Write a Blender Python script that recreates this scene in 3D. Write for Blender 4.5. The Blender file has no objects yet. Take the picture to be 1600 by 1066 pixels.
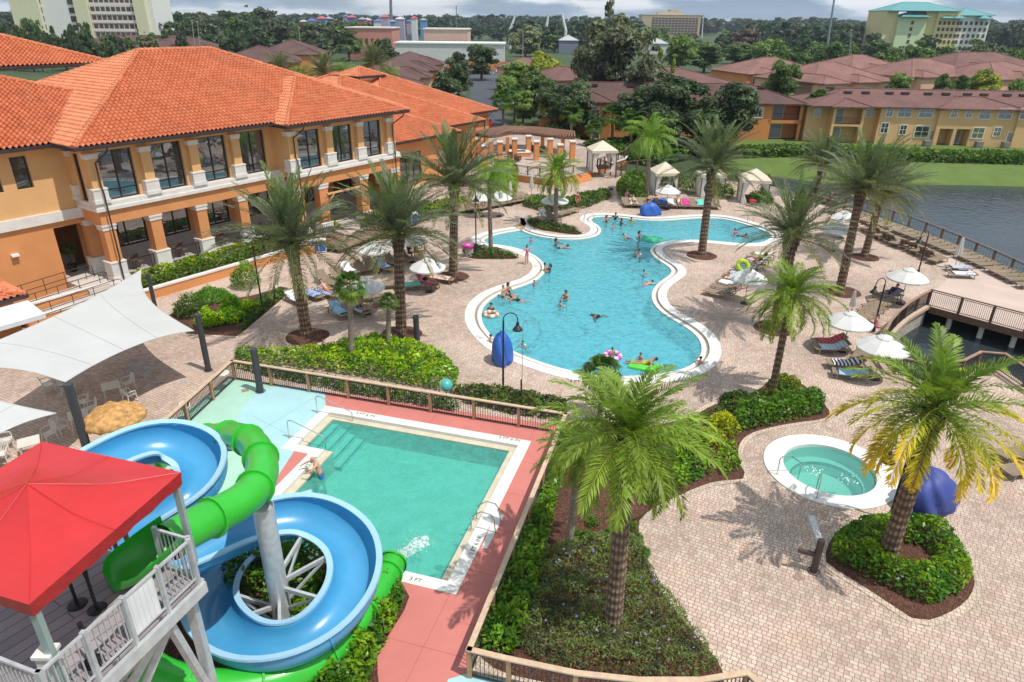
import bpy, bmesh, math, random
from mathutils import Vector, Matrix, geometry
from mathutils import noise as mnoise
import numpy as np
sc = bpy.context.scene
col = sc.collection
rnd = random.Random(7)
PI = math.pi
# ---------------------------------------------------------------- camera model (a drone about 17 m up)
F_PX, CAM_H, TH, ROLL = 1067.0, 17.0, math.radians(25.2), math.radians(0.6)
def ray(px, py):
    a = (px-800)/F_PX; b = (533-py)/F_PX
    a2 = a*math.cos(ROLL)-b*math.sin(ROLL); b2 = a*math.sin(ROLL)+b*math.cos(ROLL)
    return Vector((a2, b2*math.sin(TH)+math.cos(TH), b2*math.cos(TH)-math.sin(TH)))
def G(px, py, z=0.0):
    d = ray(px, py); t = (z-CAM_H)/d.z
    return Vector((d.x*t, d.y*t, z))
def D(px, py, y):
    d = ray(px, py); t = y/d.y
    return Vector((d.x*t, y, CAM_H+d.z*t))
def Q(px, py, zc):
    "point on the vertical line above ground pixel"
    return G(px, py, zc)
def W(pts, z=0.0): return [G(p[0], p[1], z) for p in pts]
def V(*a): return Vector(a)
# ---------------------------------------------------------------- object helpers
def link(o): col.objects.link(o); return o
class MB:
    def __init__(s): s.v=[]; s.f=[]; s.m=[]; s.c=None
    def add(s, vs, fs, mi=0):
        n=len(s.v); s.v.extend([tuple(p) for p in vs]); s.f.extend([tuple(i+n for i in f) for f in fs]); s.m.extend([mi]*len(fs)); return s
    def box(s, c, size, rz=0.0, mi=0, M=None):
        x,y,z=size[0]/2,size[1]/2,size[2]/2
        vs=[Vector((sx*x,sy*y,sz*z)) for sz in(-1,1) for sy in(-1,1) for sx in(-1,1)]
        R=M if M is not None else Matrix.Rotation(rz,3,'Z')
        c=Vector(c)
        vs=[R@v+c for v in vs]
        return s.add(vs,[(0,2,3,1),(4,5,7,6),(0,1,5,4),(2,6,7,3),(0,4,6,2),(1,3,7,5)],mi)
    def beam(s, a, b, w, h, mi=0, up=Vector((0,0,1))):
        a=Vector(a); b=Vector(b); d=b-a; L=d.length
        if L<1e-6: return s
        y=d/L; x=y.cross(up)
        if x.length<1e-4: x=y.cross(Vector((1,0,0)))
        x.normalize(); z=x.cross(y)
        M=Matrix((x,y,z)).transposed()
        return s.box((a+b)/2,(w,L,h),mi=mi,M=M)
    def cyl(s, a, b, r0, r1=None, n=10, cap=True, mi=0):
        if r1 is None: r1=r0
        return s.tube([a,b],[r0,r1],n,cap,mi)
    def tube(s, path, r, n=8, cap=True, mi=0, closed=False):
        path=[Vector(p) for p in path]; k=len(path)
        rs=r if isinstance(r,(list,tuple)) else [r]*k
        vs=[]; px=None
        for i,p in enumerate(path):
            if closed: t=path[(i+1)%k]-path[i-1]
            else: t=path[min(i+1,k-1)]-path[max(i-1,0)]
            t.normalize()
            if px is None:
                px=t.cross(Vector((0,0,1)))
                if px.length<1e-3: px=t.cross(Vector((1,0,0)))
            else:
                px=px-t*px.dot(t)
            px.normalize(); py=t.cross(px)
            for j in range(n):
                a=2*PI*j/n; vs.append(p+(px*math.cos(a)+py*math.sin(a))*rs[i])
        fs=[]
        for i in range(k if closed else k-1):
            for j in range(n):
                a=i*n+j; b=i*n+(j+1)%n; i2=(i+1)%k
                fs.append((a,b,i2*n+(j+1)%n,i2*n+j))
        if cap and not closed:
            fs.append(tuple(range(n-1,-1,-1))); fs.append(tuple(range((k-1)*n,k*n)))
        return s.add(vs,fs,mi)
    def lathe(s, prof, n=16, c=(0,0,0), mi=0):
        c=Vector(c); vs=[]; fs=[]
        for r,z in prof:
            for j in range(n):
                a=2*PI*j/n; vs.append(c+Vector((r*math.cos(a),r*math.sin(a),z)))
        for i in range(len(prof)-1):
            for j in range(n):
                fs.append((i*n+j,i*n+(j+1)%n,(i+1)*n+(j+1)%n,(i+1)*n+j))
        return s.add(vs,fs,mi)
    def fill(s, outer, holes=(), z=None, mi=0, up=True):
        loops=[[Vector(p) if z is None else Vector((p[0],p[1],z)) for p in l] for l in [outer]+list(holes)]
        tri=geometry.tessellate_polygon(loops)
        flat=[p for l in loops for p in l]
        fs=[]
        for t in tri:
            a,b,c=[flat[i] for i in t]
            nz=(b-a).cross(c-a).z
            fs.append(tuple(t) if (nz>0)==up else tuple(reversed(t)))
        return s.add(flat,fs,mi)
    def prism(s, outer, z0, z1, holes=(), bottom=False, mi=0):
        s.fill(outer,holes,z1,mi)
        if bottom: s.fill(outer,holes,z0,mi,up=False)
        for li,l in enumerate([outer]+list(holes)):
            s.wall(l,z0,z1,mi,flip=(area2(l)<0)!=(li>0))
        return s
    def wall(s, l, z0, z1, mi=0, flip=False, closed=True):
        n=len(l); vs=[(p[0],p[1],z0) for p in l]+[(p[0],p[1],z1) for p in l]; fs=[]
        for i in range(n if closed else n-1):
            j=(i+1)%n
            f=(i,j,n+j,n+i); fs.append(f[::-1] if flip else f)
        return s.add(vs,fs,mi)
    def strip(s, A, B, mi=0, closed=False):
        n=len(A); fs=[]
        for i in range(n if closed else n-1):
            j=(i+1)%n; fs.append((i,j,n+j,n+i))
        return s.add(list(A)+list(B),fs,mi)
    def build(s, name, mat=None, parent=None, smooth=False, attr=None):
        me=bpy.data.meshes.new(name); me.from_pydata(s.v,[],s.f); 
        mats=mat if isinstance(mat,(list,tuple)) else [mat]
        for m in mats:
            if m is not None: me.materials.append(m)
        if len(mats)>1: me.polygons.foreach_set('material_index',s.m)
        if smooth: me.polygons.foreach_set('use_smooth',[True]*len(me.polygons))
        if attr is not None: setcol(me,attr)
        me.update()
        o=bpy.data.objects.new(name,me); link(o)
        if parent is not None: o.parent=parent
        return o
def setcol(me, cols):
    a=me.attributes.new('tint','FLOAT_COLOR','POINT')
    arr=np.ones((len(me.vertices),4),dtype=np.float32); arr[:,:3]=np.asarray(cols,dtype=np.float32)
    a.data.foreach_set('color',arr.ravel())
def npmesh(name, verts, faces, mat, parent=None, tint=None, smooth=False):
    "faces: (n,k) int array"
    verts=np.asarray(verts,dtype=np.float32); faces=np.asarray(faces,dtype=np.int32); k=faces.shape[1]
    me=bpy.data.meshes.new(name); me.vertices.add(len(verts)); me.vertices.foreach_set('co',verts.ravel())
    me.loops.add(faces.size); me.loops.foreach_set('vertex_index',faces.ravel())
    me.polygons.add(len(faces)); me.polygons.foreach_set('loop_start',np.arange(0,faces.size,k,dtype=np.int32))
    if smooth: me.polygons.foreach_set('use_smooth',np.ones(len(faces),dtype=bool))
    me.materials.append(mat)
    if tint is not None: setcol(me,tint)
    me.update(calc_edges=True)
    o=bpy.data.objects.new(name,me); link(o)
    if parent is not None: o.parent=parent
    return o
def area2(l):
    return sum(l[i][0]*l[(i+1)%len(l)][1]-l[(i+1)%len(l)][0]*l[i][1] for i in range(len(l)))
def tag(o, label=None, cat=None, group=None, kind=None):
    if label: o['label']=label
    if cat: o['category']=cat
    if group: o['group']=group
    if kind: o['kind']=kind
    return o
def thing(name, label, cat, loc=(0,0,0), rz=0.0, group=None):
    o=bpy.data.objects.new(name,None); o.empty_display_size=.3; link(o)
    o.location=loc; o.rotation_euler=(0,0,rz)
    return tag(o,label,cat,group)
def kids(o): return [c for c in col.objects if c.parent==o]
_tree={}
def dup(root, loc, rz=0.0, label=None, group=None, s=None, mats=None):
    "copy of a thing with its parts and sub-parts; mats: {part name: material} overrides"
    r=root.copy(); link(r); r.location=loc; r.rotation_euler=(root.rotation_euler[0],root.rotation_euler[1],rz)
    if s is not None: r.scale=(s,s,s) if not isinstance(s,(tuple,list)) else s
    if label: r['label']=label
    if group: r['group']=group
    if mats and r.type=='MESH': remat(r,mats)
    def rec(src,dst):
        for ch in src.children:
            c=ch.copy(); link(c); c.parent=dst
            if mats: remat(c,mats)
            rec(ch,c)
    rec(root,r)
    return r
def remat(o, mats):
    m=mats.get(o.name.split('.')[0])
    if m is not None and o.type=='MESH' and o.material_slots:
        o.material_slots[0].link='OBJECT'; o.material_slots[0].material=m
def finish_proto(o): bpy.context.view_layer.update(); return o
# ---------------------------------------------------------------- splines
def spline(pts, n=6, closed=True):
    pts=[Vector(p) for p in pts]; k=len(pts); out=[]
    rng=range(k) if closed else range(k-1)
    for i in rng:
        if closed: p0,p1,p2,p3=pts[i-1],pts[i],pts[(i+1)%k],pts[(i+2)%k]
        else: p0,p1,p2,p3=pts[max(i-1,0)],pts[i],pts[i+1],pts[min(i+2,k-1)]
        for j in range(n):
            t=j/n
            out.append(.5*((2*p1)+(-p0+p2)*t+(2*p0-5*p1+4*p2-p3)*t*t+(-p0+3*p1-3*p2+p3)*t**3))
    if not closed: out.append(pts[-1].copy())
    return out
def resample(p, step, closed=True):
    p=[Vector(q) for q in p]
    if closed: p=p+[p[0]]
    L=[0]
    for i in range(1,len(p)): L.append(L[-1]+(p[i]-p[i-1]).length)
    n=max(3,int(L[-1]/step)); out=[]; i=0
    for k in range(n if closed else n+1):
        d=L[-1]*k/n
        while i<len(L)-2 and L[i+1]<d: i+=1
        t=(d-L[i])/max(1e-9,L[i+1]-L[i]); out.append(p[i].lerp(p[i+1],t))
    return out
def smooth(p, it=2, closed=True):
    p=[Vector(q) for q in p]; n=len(p)
    for _ in range(it):
        p=[(p[i-1]+2*p[i]+p[(i+1)%n])/4 if closed or 0<i<n-1 else p[i] for i in range(n)]
    return p
def offset(p, d, closed=True):
    "offset to the left of the direction of travel by d"
    n=len(p); out=[]
    for i in range(n):
        a=p[i-1] if closed or i>0 else p[i]; b=p[(i+1)%n] if closed or i<n-1 else p[i]
        t=Vector((b[0]-a[0],b[1]-a[1],0)); t.normalize()
        out.append(Vector((p[i][0]-t.y*d,p[i][1]+t.x*d,p[i][2])))
    return out
def inside(x, y, poly):
    r=False; n=len(poly); j=n-1
    for i in range(n):
        xi,yi,xj,yj=poly[i][0],poly[i][1],poly[j][0],poly[j][1]
        if (yi>y)!=(yj>y) and x<(xj-xi)*(y-yi)/(yj-yi)+xi: r=not r
        j=i
    return r
def circle(c, r, n=32, ry=None, rot=0):
    ry=r if ry is None else ry; out=[]
    for i in range(n):
        a=2*PI*i/n; x=r*math.cos(a); y=ry*math.sin(a)
        out.append(Vector((c[0]+x*math.cos(rot)-y*math.sin(rot),c[1]+x*math.sin(rot)+y*math.cos(rot),c[2] if len(c)>2 else 0)))
    return out
# ---------------------------------------------------------------- materials
def newmat(name):
    m=bpy.data.materials.new(name); m.use_nodes=True; nt=m.node_tree
    b=nt.nodes.get('Principled BSDF'); return m,nt,b
def N(nt, t, **kw):
    n=nt.nodes.new(t)
    for k,v in kw.items():
        if k.startswith('i_'): n.inputs[k[2:].replace('_',' ')].default_value=v
        else: setattr(n,k,v)
    return n
def rgba(c): return (c[0],c[1],c[2],1.0)
def coords(nt, kind='Object', scale=(1,1,1), rot=(0,0,0)):
    tc=N(nt,'ShaderNodeTexCoord'); mp=N(nt,'ShaderNodeMapping')
    mp.inputs['Scale'].default_value=scale; mp.inputs['Rotation'].default_value=rot
    nt.links.new(tc.outputs[kind],mp.inputs['Vector']); return mp.outputs['Vector']
def mixcol(nt, fac, a, b, mode='MIX'):
    m=N(nt,'ShaderNodeMix',data_type='RGBA',blend_type=mode)
    for s,v in ((m.inputs[0],fac),(m.inputs[6],a),(m.inputs[7],b)):
        if hasattr(v,'is_output'): nt.links.new(v,s)
        elif isinstance(v,(int,float)): s.default_value=v
        else: s.default_value=rgba(v)
    return m.outputs[2]
def ramp(nt, fac, stops):
    r=N(nt,'ShaderNodeValToRGB'); nt.links.new(fac,r.inputs[0]); e=r.color_ramp.elements
    while len(e)<len(stops): e.new(.5)
    for i,(p,c) in enumerate(stops): e[i].position=p; e[i].color=rgba(c) if not isinstance(c,(int,float)) else (c,c,c,1)
    return r.outputs[0]
def noise(nt, vec, scale, detail=4, rough=.55):
    n=N(nt,'ShaderNodeTexNoise'); n.inputs['Scale'].default_value=scale; n.inputs['Detail'].default_value=detail; n.inputs['Roughness'].default_value=rough
    nt.links.new(vec,n.inputs['Vector']); return n.outputs['Fac']
def bump(nt, b, h, strength=.3, dist=.02):
    bn=N(nt,'ShaderNodeBump'); bn.inputs['Strength'].default_value=strength; bn.inputs['Distance'].default_value=dist
    nt.links.new(h,bn.inputs['Height']); nt.links.new(bn.outputs['Normal'],b.inputs['Normal'])
MC={}
def mat(name, c, rough=.6, metal=0.0, var=.12, scale=1.5, bmp=0.0, bscale=20, spec=.5, coat=0.0, coords_kind='Object', tint=False, rand=0.0, sss=0):
    "plain procedural material: base colour broken up by two octaves of noise"
    if name in MC: return MC[name]
    m,nt,b=newmat(name)
    vec=coords(nt,coords_kind)
    n1=noise(nt,vec,scale,5); 
    lo=[max(0,x*(1-var)) for x in c]; hi=[min(1,x*(1+var)) for x in c]
    out=ramp(nt,n1,[(.3,lo),(.7,hi)])
    if rand:
        oi=N(nt,'ShaderNodeObjectInfo'); hs=N(nt,'ShaderNodeHueSaturation'); 
        mr=N(nt,'ShaderNodeMapRange'); mr.inputs['To Min'].default_value=1-rand; mr.inputs['To Max'].default_value=1+rand
        nt.links.new(oi.outputs['Random'],mr.inputs['Value']); nt.links.new(mr.outputs[0],hs.inputs['Value']); nt.links.new(out,hs.inputs['Color']); out=hs.outputs[0]
    if tint:
        at=N(nt,'ShaderNodeAttribute',attribute_name='tint'); out=mixcol(nt,1.0,out,at.outputs['Color'],'MULTIPLY')
    nt.links.new(out,b.inputs['Base Color'])
    b.inputs['Roughness'].default_value=rough; b.inputs['Metallic'].default_value=metal
    b.inputs['Specular IOR Level'].default_value=spec; b.inputs['Coat Weight'].default_value=coat
    if bmp: bump(nt,b,noise(nt,vec,bscale,4),bmp)
    MC[name]=m; return m
def leafmat(name, c, trans=.35, rough=.45, var=.25, scale=.6):
    "leaf: tinted diffuse plus light coming through the blade; per-vertex tint"
    if name in MC: return MC[name]
    m,nt,b=newmat(name)
    vec=coords(nt,'Object'); n1=noise(nt,vec,scale,3)
    base=ramp(nt,n1,[(.3,[x*(1-var) for x in c]),(.7,[x*(1+var) for x in c])])
    at=N(nt,'ShaderNodeAttribute',attribute_name='tint'); base=mixcol(nt,1.0,base,at.outputs['Color'],'MULTIPLY')
    nt.links.new(base,b.inputs['Base Color']); b.inputs['Roughness'].default_value=rough; b.inputs['Specular IOR Level'].default_value=.3
    tr=N(nt,'ShaderNodeBsdfTranslucent'); 
    tc=mixcol(nt,1.0,base,(1.0,1.15,.5),'MULTIPLY'); nt.links.new(tc,tr.inputs['Color'])
    mx=N(nt,'ShaderNodeMixShader'); mx.inputs[0].default_value=trans
    nt.links.new(b.outputs[0],mx.inputs[1]); nt.links.new(tr.outputs[0],mx.inputs[2])
    nt.links.new(mx.outputs[0],nt.nodes['Material Output'].inputs['Surface'])
    MC[name]=m; return m
# ================================================================ camera, sun, sky
cam=bpy.data.cameras.new('camera'); camo=link(bpy.data.objects.new('camera',cam))
cam.sensor_fit='HORIZONTAL'; cam.sensor_width=36; cam.lens=36*F_PX/1600; cam.clip_start=.3; cam.clip_end=9000
_r=Vector((1,0,0)); _u=Vector((0,math.sin(TH),math.cos(TH))); _f=Vector((0,math.cos(TH),-math.sin(TH)))
cx=_r*math.cos(ROLL)+_u*math.sin(ROLL); cy=-_r*math.sin(ROLL)+_u*math.cos(ROLL)
M4=Matrix((cx,cy,-_f)).transposed().to_4x4(); M4.translation=Vector((0,0,CAM_H)); camo.matrix_world=M4
sc.camera=camo
SUN_EL=math.radians(64); SUN_AZ=math.atan2(-.50,.86)       # direction towards the sun in plan
S=Vector((math.cos(SUN_EL)*math.cos(SUN_AZ),math.cos(SUN_EL)*math.sin(SUN_AZ),math.sin(SUN_EL)))
sl=bpy.data.lights.new('sun','SUN'); so=link(bpy.data.objects.new('sun',sl)); sl.energy=3.35; sl.angle=math.radians(.55); sl.color=(1,.955,.89)
so.rotation_euler=S.to_track_quat('Z','Y').to_euler(); so.location=(30,-20,80)
w=bpy.data.worlds.new('World'); sc.world=w; w.use_nodes=True; nt=w.node_tree
bg=nt.nodes['Background']; bg.inputs['Strength'].default_value=.125
sk=N(nt,'ShaderNodeTexSky',sky_type='NISHITA'); sk.sun_disc=False; sk.sun_elevation=SUN_EL; sk.sun_rotation=math.atan2(S.x,S.y); sk.air_density=1.0; sk.dust_density=1.2; sk.ozone_density=1.2
tc=N(nt,'ShaderNodeTexCoord'); 
# cumulus bands: noise on the sky direction, stretched along the horizon
mp=N(nt,'ShaderNodeMapping'); mp.inputs['Scale'].default_value=(2.2,2.2,13.0); mp.inputs['Location'].default_value=(.35,.2,.1)
nt.links.new(tc.outputs['Generated'],mp.inputs['Vector'])
n1=noise(nt,mp.outputs[0],1.5,9,.58)
cl=ramp(nt,n1,[(.30,0.25),(.50,1.0)])
mp2=N(nt,'ShaderNodeMapping'); mp2.inputs['Scale'].default_value=(4.0,4.0,20.0); mp2.inputs['Location'].default_value=(1.3,.4,.7)
nt.links.new(tc.outputs['Generated'],mp2.inputs['Vector'])
n2=noise(nt,mp2.outputs[0],1.6,7,.55)
ccol=ramp(nt,n2,[(.42,(1.8,2.6,3.6)),(.49,(3.1,4.0,4.9)),(.56,(7.0,7.2,7.4))])
skc=mixcol(nt,cl,sk.outputs[0],ccol)
nt.links.new(skc,bg.inputs['Color'])
sc.view_settings.view_transform='Standard'; sc.view_settings.look='None'; sc.view_settings.exposure=.26; sc.view_settings.gamma=1
sc.render.engine='CYCLES'
sc.cycles.max_bounces=8; sc.cycles.transparent_max_bounces=16; sc.cycles.caustics_reflective=False; sc.cycles.caustics_refractive=False
# ================================================================ ground materials
def paver_mat(name, c1, c2, c3, bw=.23, bh=.155, rot=0.0, mortar=.012, stain=(.50,.27,.17), stain_amt=.5):
    m,nt,b=newmat(name)
    v=coords(nt,'Object',rot=(0,0,rot))
    br=N(nt,'ShaderNodeTexBrick',offset=.5); nt.links.new(v,br.inputs['Vector'])
    br.inputs['Scale'].default_value=1; br.inputs['Brick Width'].default_value=bw; br.inputs['Row Height'].default_value=bh; br.inputs['Mortar Size'].default_value=mortar; br.inputs['Mortar Smooth'].default_value=.2; br.inputs['Bias'].default_value=0
    br.squash=.62; br.squash_frequency=2; br.offset_frequency=3
    br.inputs['Color1'].default_value=(0,0,0,1); br.inputs['Color2'].default_value=(1,1,1,1); br.inputs['Mortar'].default_value=(.5,.5,.5,1)
    br2=N(nt,'ShaderNodeTexBrick',offset=.33); nt.links.new(coords(nt,'Object',rot=(0,0,rot+PI/2)),br2.inputs['Vector'])
    br2.inputs['Scale'].default_value=1; br2.inputs['Brick Width'].default_value=bw*2.1; br2.inputs['Row Height'].default_value=bw*1.03; br2.inputs['Mortar Size'].default_value=0
    br2.inputs['Color1'].default_value=(0,0,0,1); br2.inputs['Color2'].default_value=(1,1,1,1)
    a=ramp(nt,br.outputs['Color'],[(.0,c1),(.5,c2),(1.0,c3)])
    g2=ramp(nt,br2.outputs['Color'],[(0,.86),(1,1.10)])
    a=mixcol(nt,.8,a,g2,'MULTIPLY')
    # worn patches, metres wide
    big=noise(nt,v,.22,5,.6); a=mixcol(nt,ramp(nt,big,[(.45,0.0),(.72,.55)]),a,[x*1.12 for x in c3]); a=mixcol(nt,1.0,a,ramp(nt,noise(nt,v,.11,6,.65),[(.35,.80),(.6,1.06)]),'MULTIPLY')
    st=noise(nt,v,.45,6,.65); sm=ramp(nt,st,[(.56,0.0),(.74,stain_amt)]); a=mixcol(nt,sm,a,stain,'MULTIPLY') if False else mixcol(nt,sm,a,stain)
    fine=noise(nt,v,9,4); a=mixcol(nt,.35,a,ramp(nt,fine,[(.3,.7),(.7,1.25)]),'MULTIPLY')
    mort=br.outputs['Fac']; a=mixcol(nt,mort,a,[x*.52 for x in c1])
    nt.links.new(a,b.inputs['Base Color']); b.inputs['Specular IOR Level'].default_value=.3; nt.links.new(ramp(nt,noise(nt,v,.6,5,.6),[(.35,.42),(.6,.9)]),b.inputs['Roughness'])
    inv=N(nt,'ShaderNodeMath',operation='SUBTRACT'); inv.inputs[0].default_value=1; nt.links.new(mort,inv.inputs[1])
    bump(nt,b,inv.outputs[0],.35,.01)
    return m
M_paver=paver_mat('paver',(.46,.33,.262),(.535,.402,.322),(.61,.488,.40),rot=math.radians(28))
M_paver2=paver_mat('paver_fine',(.40,.29,.24),(.50,.39,.33),(.57,.47,.41),bw=.22,bh=.11,rot=math.radians(-15),stain_amt=.2)
M_border=paver_mat('paver_border',(.50,.38,.29),(.58,.46,.36),(.62,.50,.40),bw=.2,bh=.2,rot=.4,stain_amt=.1)
def mulch_mat():
    m,nt,b=newmat('mulch'); v=coords(nt,'Object')
    vo=N(nt,'ShaderNodeTexVoronoi'); vo.inputs['Scale'].default_value=26; nt.links.new(v,vo.inputs['Vector'])
    c=ramp(nt,vo.outputs['Color'],[(.1,(.045,.018,.010)),(.5,(.115,.045,.026)),(.9,(.21,.095,.06))])
    c=mixcol(nt,.5,c,ramp(nt,noise(nt,v,1.3,4),[(.3,.55),(.7,1.2)]),'MULTIPLY')
    nt.links.new(c,b.inputs['Base Color']); b.inputs['Roughness'].default_value=.95; bump(nt,b,vo.outputs['Distance'],.9,.05)
    return m
M_mulch=mulch_mat()
def grass_mat(name,c1,c2,sc_=.5):
    m,nt,b=newmat(name); v=coords(nt,'Object')
    c=ramp(nt,noise(nt,v,sc_,6,.65),[(.3,c1),(.7,c2)]); c=mixcol(nt,.6,c,ramp(nt,noise(nt,v,14,4,.7),[(.3,.6),(.7,1.35)]),'MULTIPLY')
    nt.links.new(c,b.inputs['Base Color']); b.inputs['Roughness'].default_value=.9; bump(nt,b,noise(nt,v,30,3),.7,.05); return m
M_grass=grass_mat('grass',(.082,.135,.020),(.125,.185,.032))
M_ground=grass_mat('ground_green',(.030,.058,.017),(.055,.088,.026),.03)
M_white=mat('white_coping',(.72,.70,.655),.55,var=.06,scale=3)
M_plaster=None
def pool_plaster(name,c):
    m,nt,b=newmat(name); v=coords(nt,'Object')
    c1=ramp(nt,noise(nt,v,1.2,5,.6),[(.3,[x*.93 for x in c]),(.7,[min(1,x*1.05) for x in c])])
    nt.links.new(c1,b.inputs['Base Color']); b.inputs['Roughness'].default_value=.8; return m
def water_mat(name, tint, rip=6.0, strength=.12, deep=None, absorb=.55, rough=.03, caustic_mott=0.0, ior=1.33):
    "thin clear sheet: sees the basin through a tinted pane, mirrors the sky by Fresnel"
    m,nt,b=newmat(name); nt.nodes.remove(b); out=nt.nodes['Material Output']
    v=coords(nt,'Object')
    h1=noise(nt,v,rip,3,.5); h2=noise(nt,v,rip*.31,2,.5)
    ad=N(nt,'ShaderNodeMath',operation='ADD'); nt.links.new(h1,ad.inputs[0]); nt.links.new(h2,ad.inputs[1])
    bn=N(nt,'ShaderNodeBump'); bn.inputs['Strength'].default_value=strength; bn.inputs['Distance'].default_value=.12; nt.links.new(ad.outputs[0],bn.inputs['Height'])
    tr=N(nt,'ShaderNodeBsdfRefraction'); tr.inputs['Color'].default_value=rgba(tint); tr.inputs['IOR'].default_value=1.06; tr.inputs['Roughness'].default_value=0
    tp=N(nt,'ShaderNodeBsdfTransparent'); tp.inputs['Color'].default_value=rgba(tint)
    df=N(nt,'ShaderNodeBsdfDiffuse'); df.inputs['Color'].default_value=rgba(deep or tint)
    mx0=N(nt,'ShaderNodeMixShader'); mx0.inputs[0].default_value=absorb
    if caustic_mott: nt.links.new(ramp(nt,noise(nt,v,2.6,6,.72),[(.36,absorb-caustic_mott),(.64,min(1,absorb+caustic_mott))]),mx0.inputs[0])  # rippling caustic light painted in as noise on the water's cloudiness
    nt.links.new(tp.outputs[0],mx0.inputs[1]); nt.links.new(df.outputs[0],mx0.inputs[2]); 
    gl=N(nt,'ShaderNodeBsdfGlossy'); gl.inputs['Roughness'].default_value=rough; nt.links.new(bn.outputs[0],gl.inputs['Normal'])
    fr=N(nt,'ShaderNodeFresnel'); fr.inputs['IOR'].default_value=ior; nt.links.new(bn.outputs[0],fr.inputs['Normal'])
    mx=N(nt,'ShaderNodeMixShader'); nt.links.new(fr.outputs[0],mx.inputs[0]); nt.links.new(mx0.outputs[0],mx.inputs[1]); nt.links.new(gl.outputs[0],mx.inputs[2])
    nt.links.new(mx.outputs[0],out.inputs['Surface']); return m
M_poolwater=water_mat('pool_water',(.42,.86,.92),rip=3.2,strength=.75,deep=(.125,.48,.56),absorb=.56,caustic_mott=.20)
M_kidwater=water_mat('kid_water',(.44,.88,.80),rip=3.0,strength=.55,deep=(.115,.50,.455),absorb=.40,caustic_mott=.10)
M_spawater=water_mat('spa_water',(.55,.90,.82),rip=7,strength=.15,deep=(.16,.50,.46),absorb=.35)
M_lake=water_mat('lake_water',(.02,.03,.03),rip=1.5,strength=.32,deep=(.032,.042,.048),absorb=.97,rough=.10,ior=1.5)
# ================================================================ pools
def pool_ring(o_outer, w1, zc, name, m, drop=.0):
    pass
MP=[(735,372.5),(757.5,362.8),(771,359.8),(792,356),(810,354),
 (814,347),(811,340),(819,339.5),(821,347),(828,356),(844.6,362.8),(864,366.5),(888,368.3),(912,367.3),(922.6,360.5),(921,353.8),(909,347),(905,342),(911,336.5),(923,333.5),(945,333),(972,334.7),(996,337.7),(1012.6,339.5),(1035,339.2),(1062,336.8),(1087.6,335.5),(1110,335.5),(1132.5,336.7),(1155,340.8),(1176,346.8),(1194,352),(1210.6,358),(1224,365.5),(1225,373),(1215,379.8),(1197,384.3),(1170,385.3),(1140,383.2),(1107,379.8),(1087.6,379),(1062,379.3),(1044,383),(1035,387.5),(1035,394),(1044,401.8),(1059,410),(1069.6,417.6),(1073.4,423.6),(1070.4,431),(1057.6,440),(1048,447),(1042.5,456),(1041.6,465.5),(1050.6,480.5),(1070,492.5),(1089.6,503),(1107.6,515),(1121,528.6),(1127,545),(1125.6,558.6),(1118,570.6),(1100,584),(1060,595),(1000,601),(955,601),(918.6,597.6),(890,593),(860,585.6),(830,575.8),(800,564.6),(765.5,548),(743,528.6),(729.5,510.5),(725.8,495.5),(729,479),(744.5,462.5),(768,450),(792,442.3),(816,434.8),(830,424),(832.6,416),(825,405.5),(810,396.5),(790.5,389),(770,386.5),(750,384.5),(741,380)]
mp_outer=[G(*p) for p in MP]                       # clockwise seen from above -> interior on the right
if area2(mp_outer)<0: mp_outer.reverse()            # now counter-clockwise, interior on the left
mp_outer=smooth(resample(spline(mp_outer,3),.45),2)
mp_in=smooth(offset(mp_outer,.62),2); mp_lip=smooth(offset(mp_outer,.78),3); mp_water=smooth(offset(mp_outer,1.05),4)
def resort(A,B): return B
# red deck pool (rectangle with a stair alcove)
P0=G(508.8,634.4); P1=G(830,690); P2=G(717.6,931)
ex=(P1-P0).normalized(); ey=Vector((ex.y,-ex.x,0))     # ex along the far side, ey towards the camera
KP_W=(P1-P0).length; KP_H=(P2-P1).dot(ey)
def kp(a,b,z=0): return P0+ex*a+ey*b+Vector((0,0,z))
def kinv(p): d=p-P0; return d.dot(ex),d.dot(ey)
al=kinv(G(441.8,701.8)); nt_=kinv(G(482.5,709)); bl=kinv(G(415,780))
KA=al[1]; KX=nt_[0]; KL=al[0]*.5+kinv(P0)[0]*.5-.05
kp_outer=[kp(KL,0),kp(KL,KA),kp(KX,KA),kp(KX,KP_H),kp(KP_W,KP_H),kp(KP_W,0)]
if area2(kp_outer)<0: kp_outer.reverse()
c_=.48
kp_in=[kp(KL+c_,c_),kp(KL+c_,KA-c_),kp(KX+c_,KA-c_),kp(KX+c_,KP_H-c_),kp(KP_W-c_,KP_H-c_),kp(KP_W-c_,c_)]
c2_=c_+.30
kp_wat=[kp(KL+c2_,c2_),kp(KL+c2_,KA-c2_+.12),kp(KX+c2_,KA-c2_+.12),kp(KX+c2_,KP_H-c_-.1),kp(KP_W-c2_,KP_H-c_-.1),kp(KP_W-c2_,c2_)]
if area2(kp_in)<0: kp_in.reverse(); kp_wat.reverse()
# spa
sa=G(1198,704);  sb=G(1393,775)
SPC=(G(1214,690)+G(1380,778)+G(1232,762)+G(1360,712))/4
SPR=2.62
sp_outer=circle(SPC,SPR,56)
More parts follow.
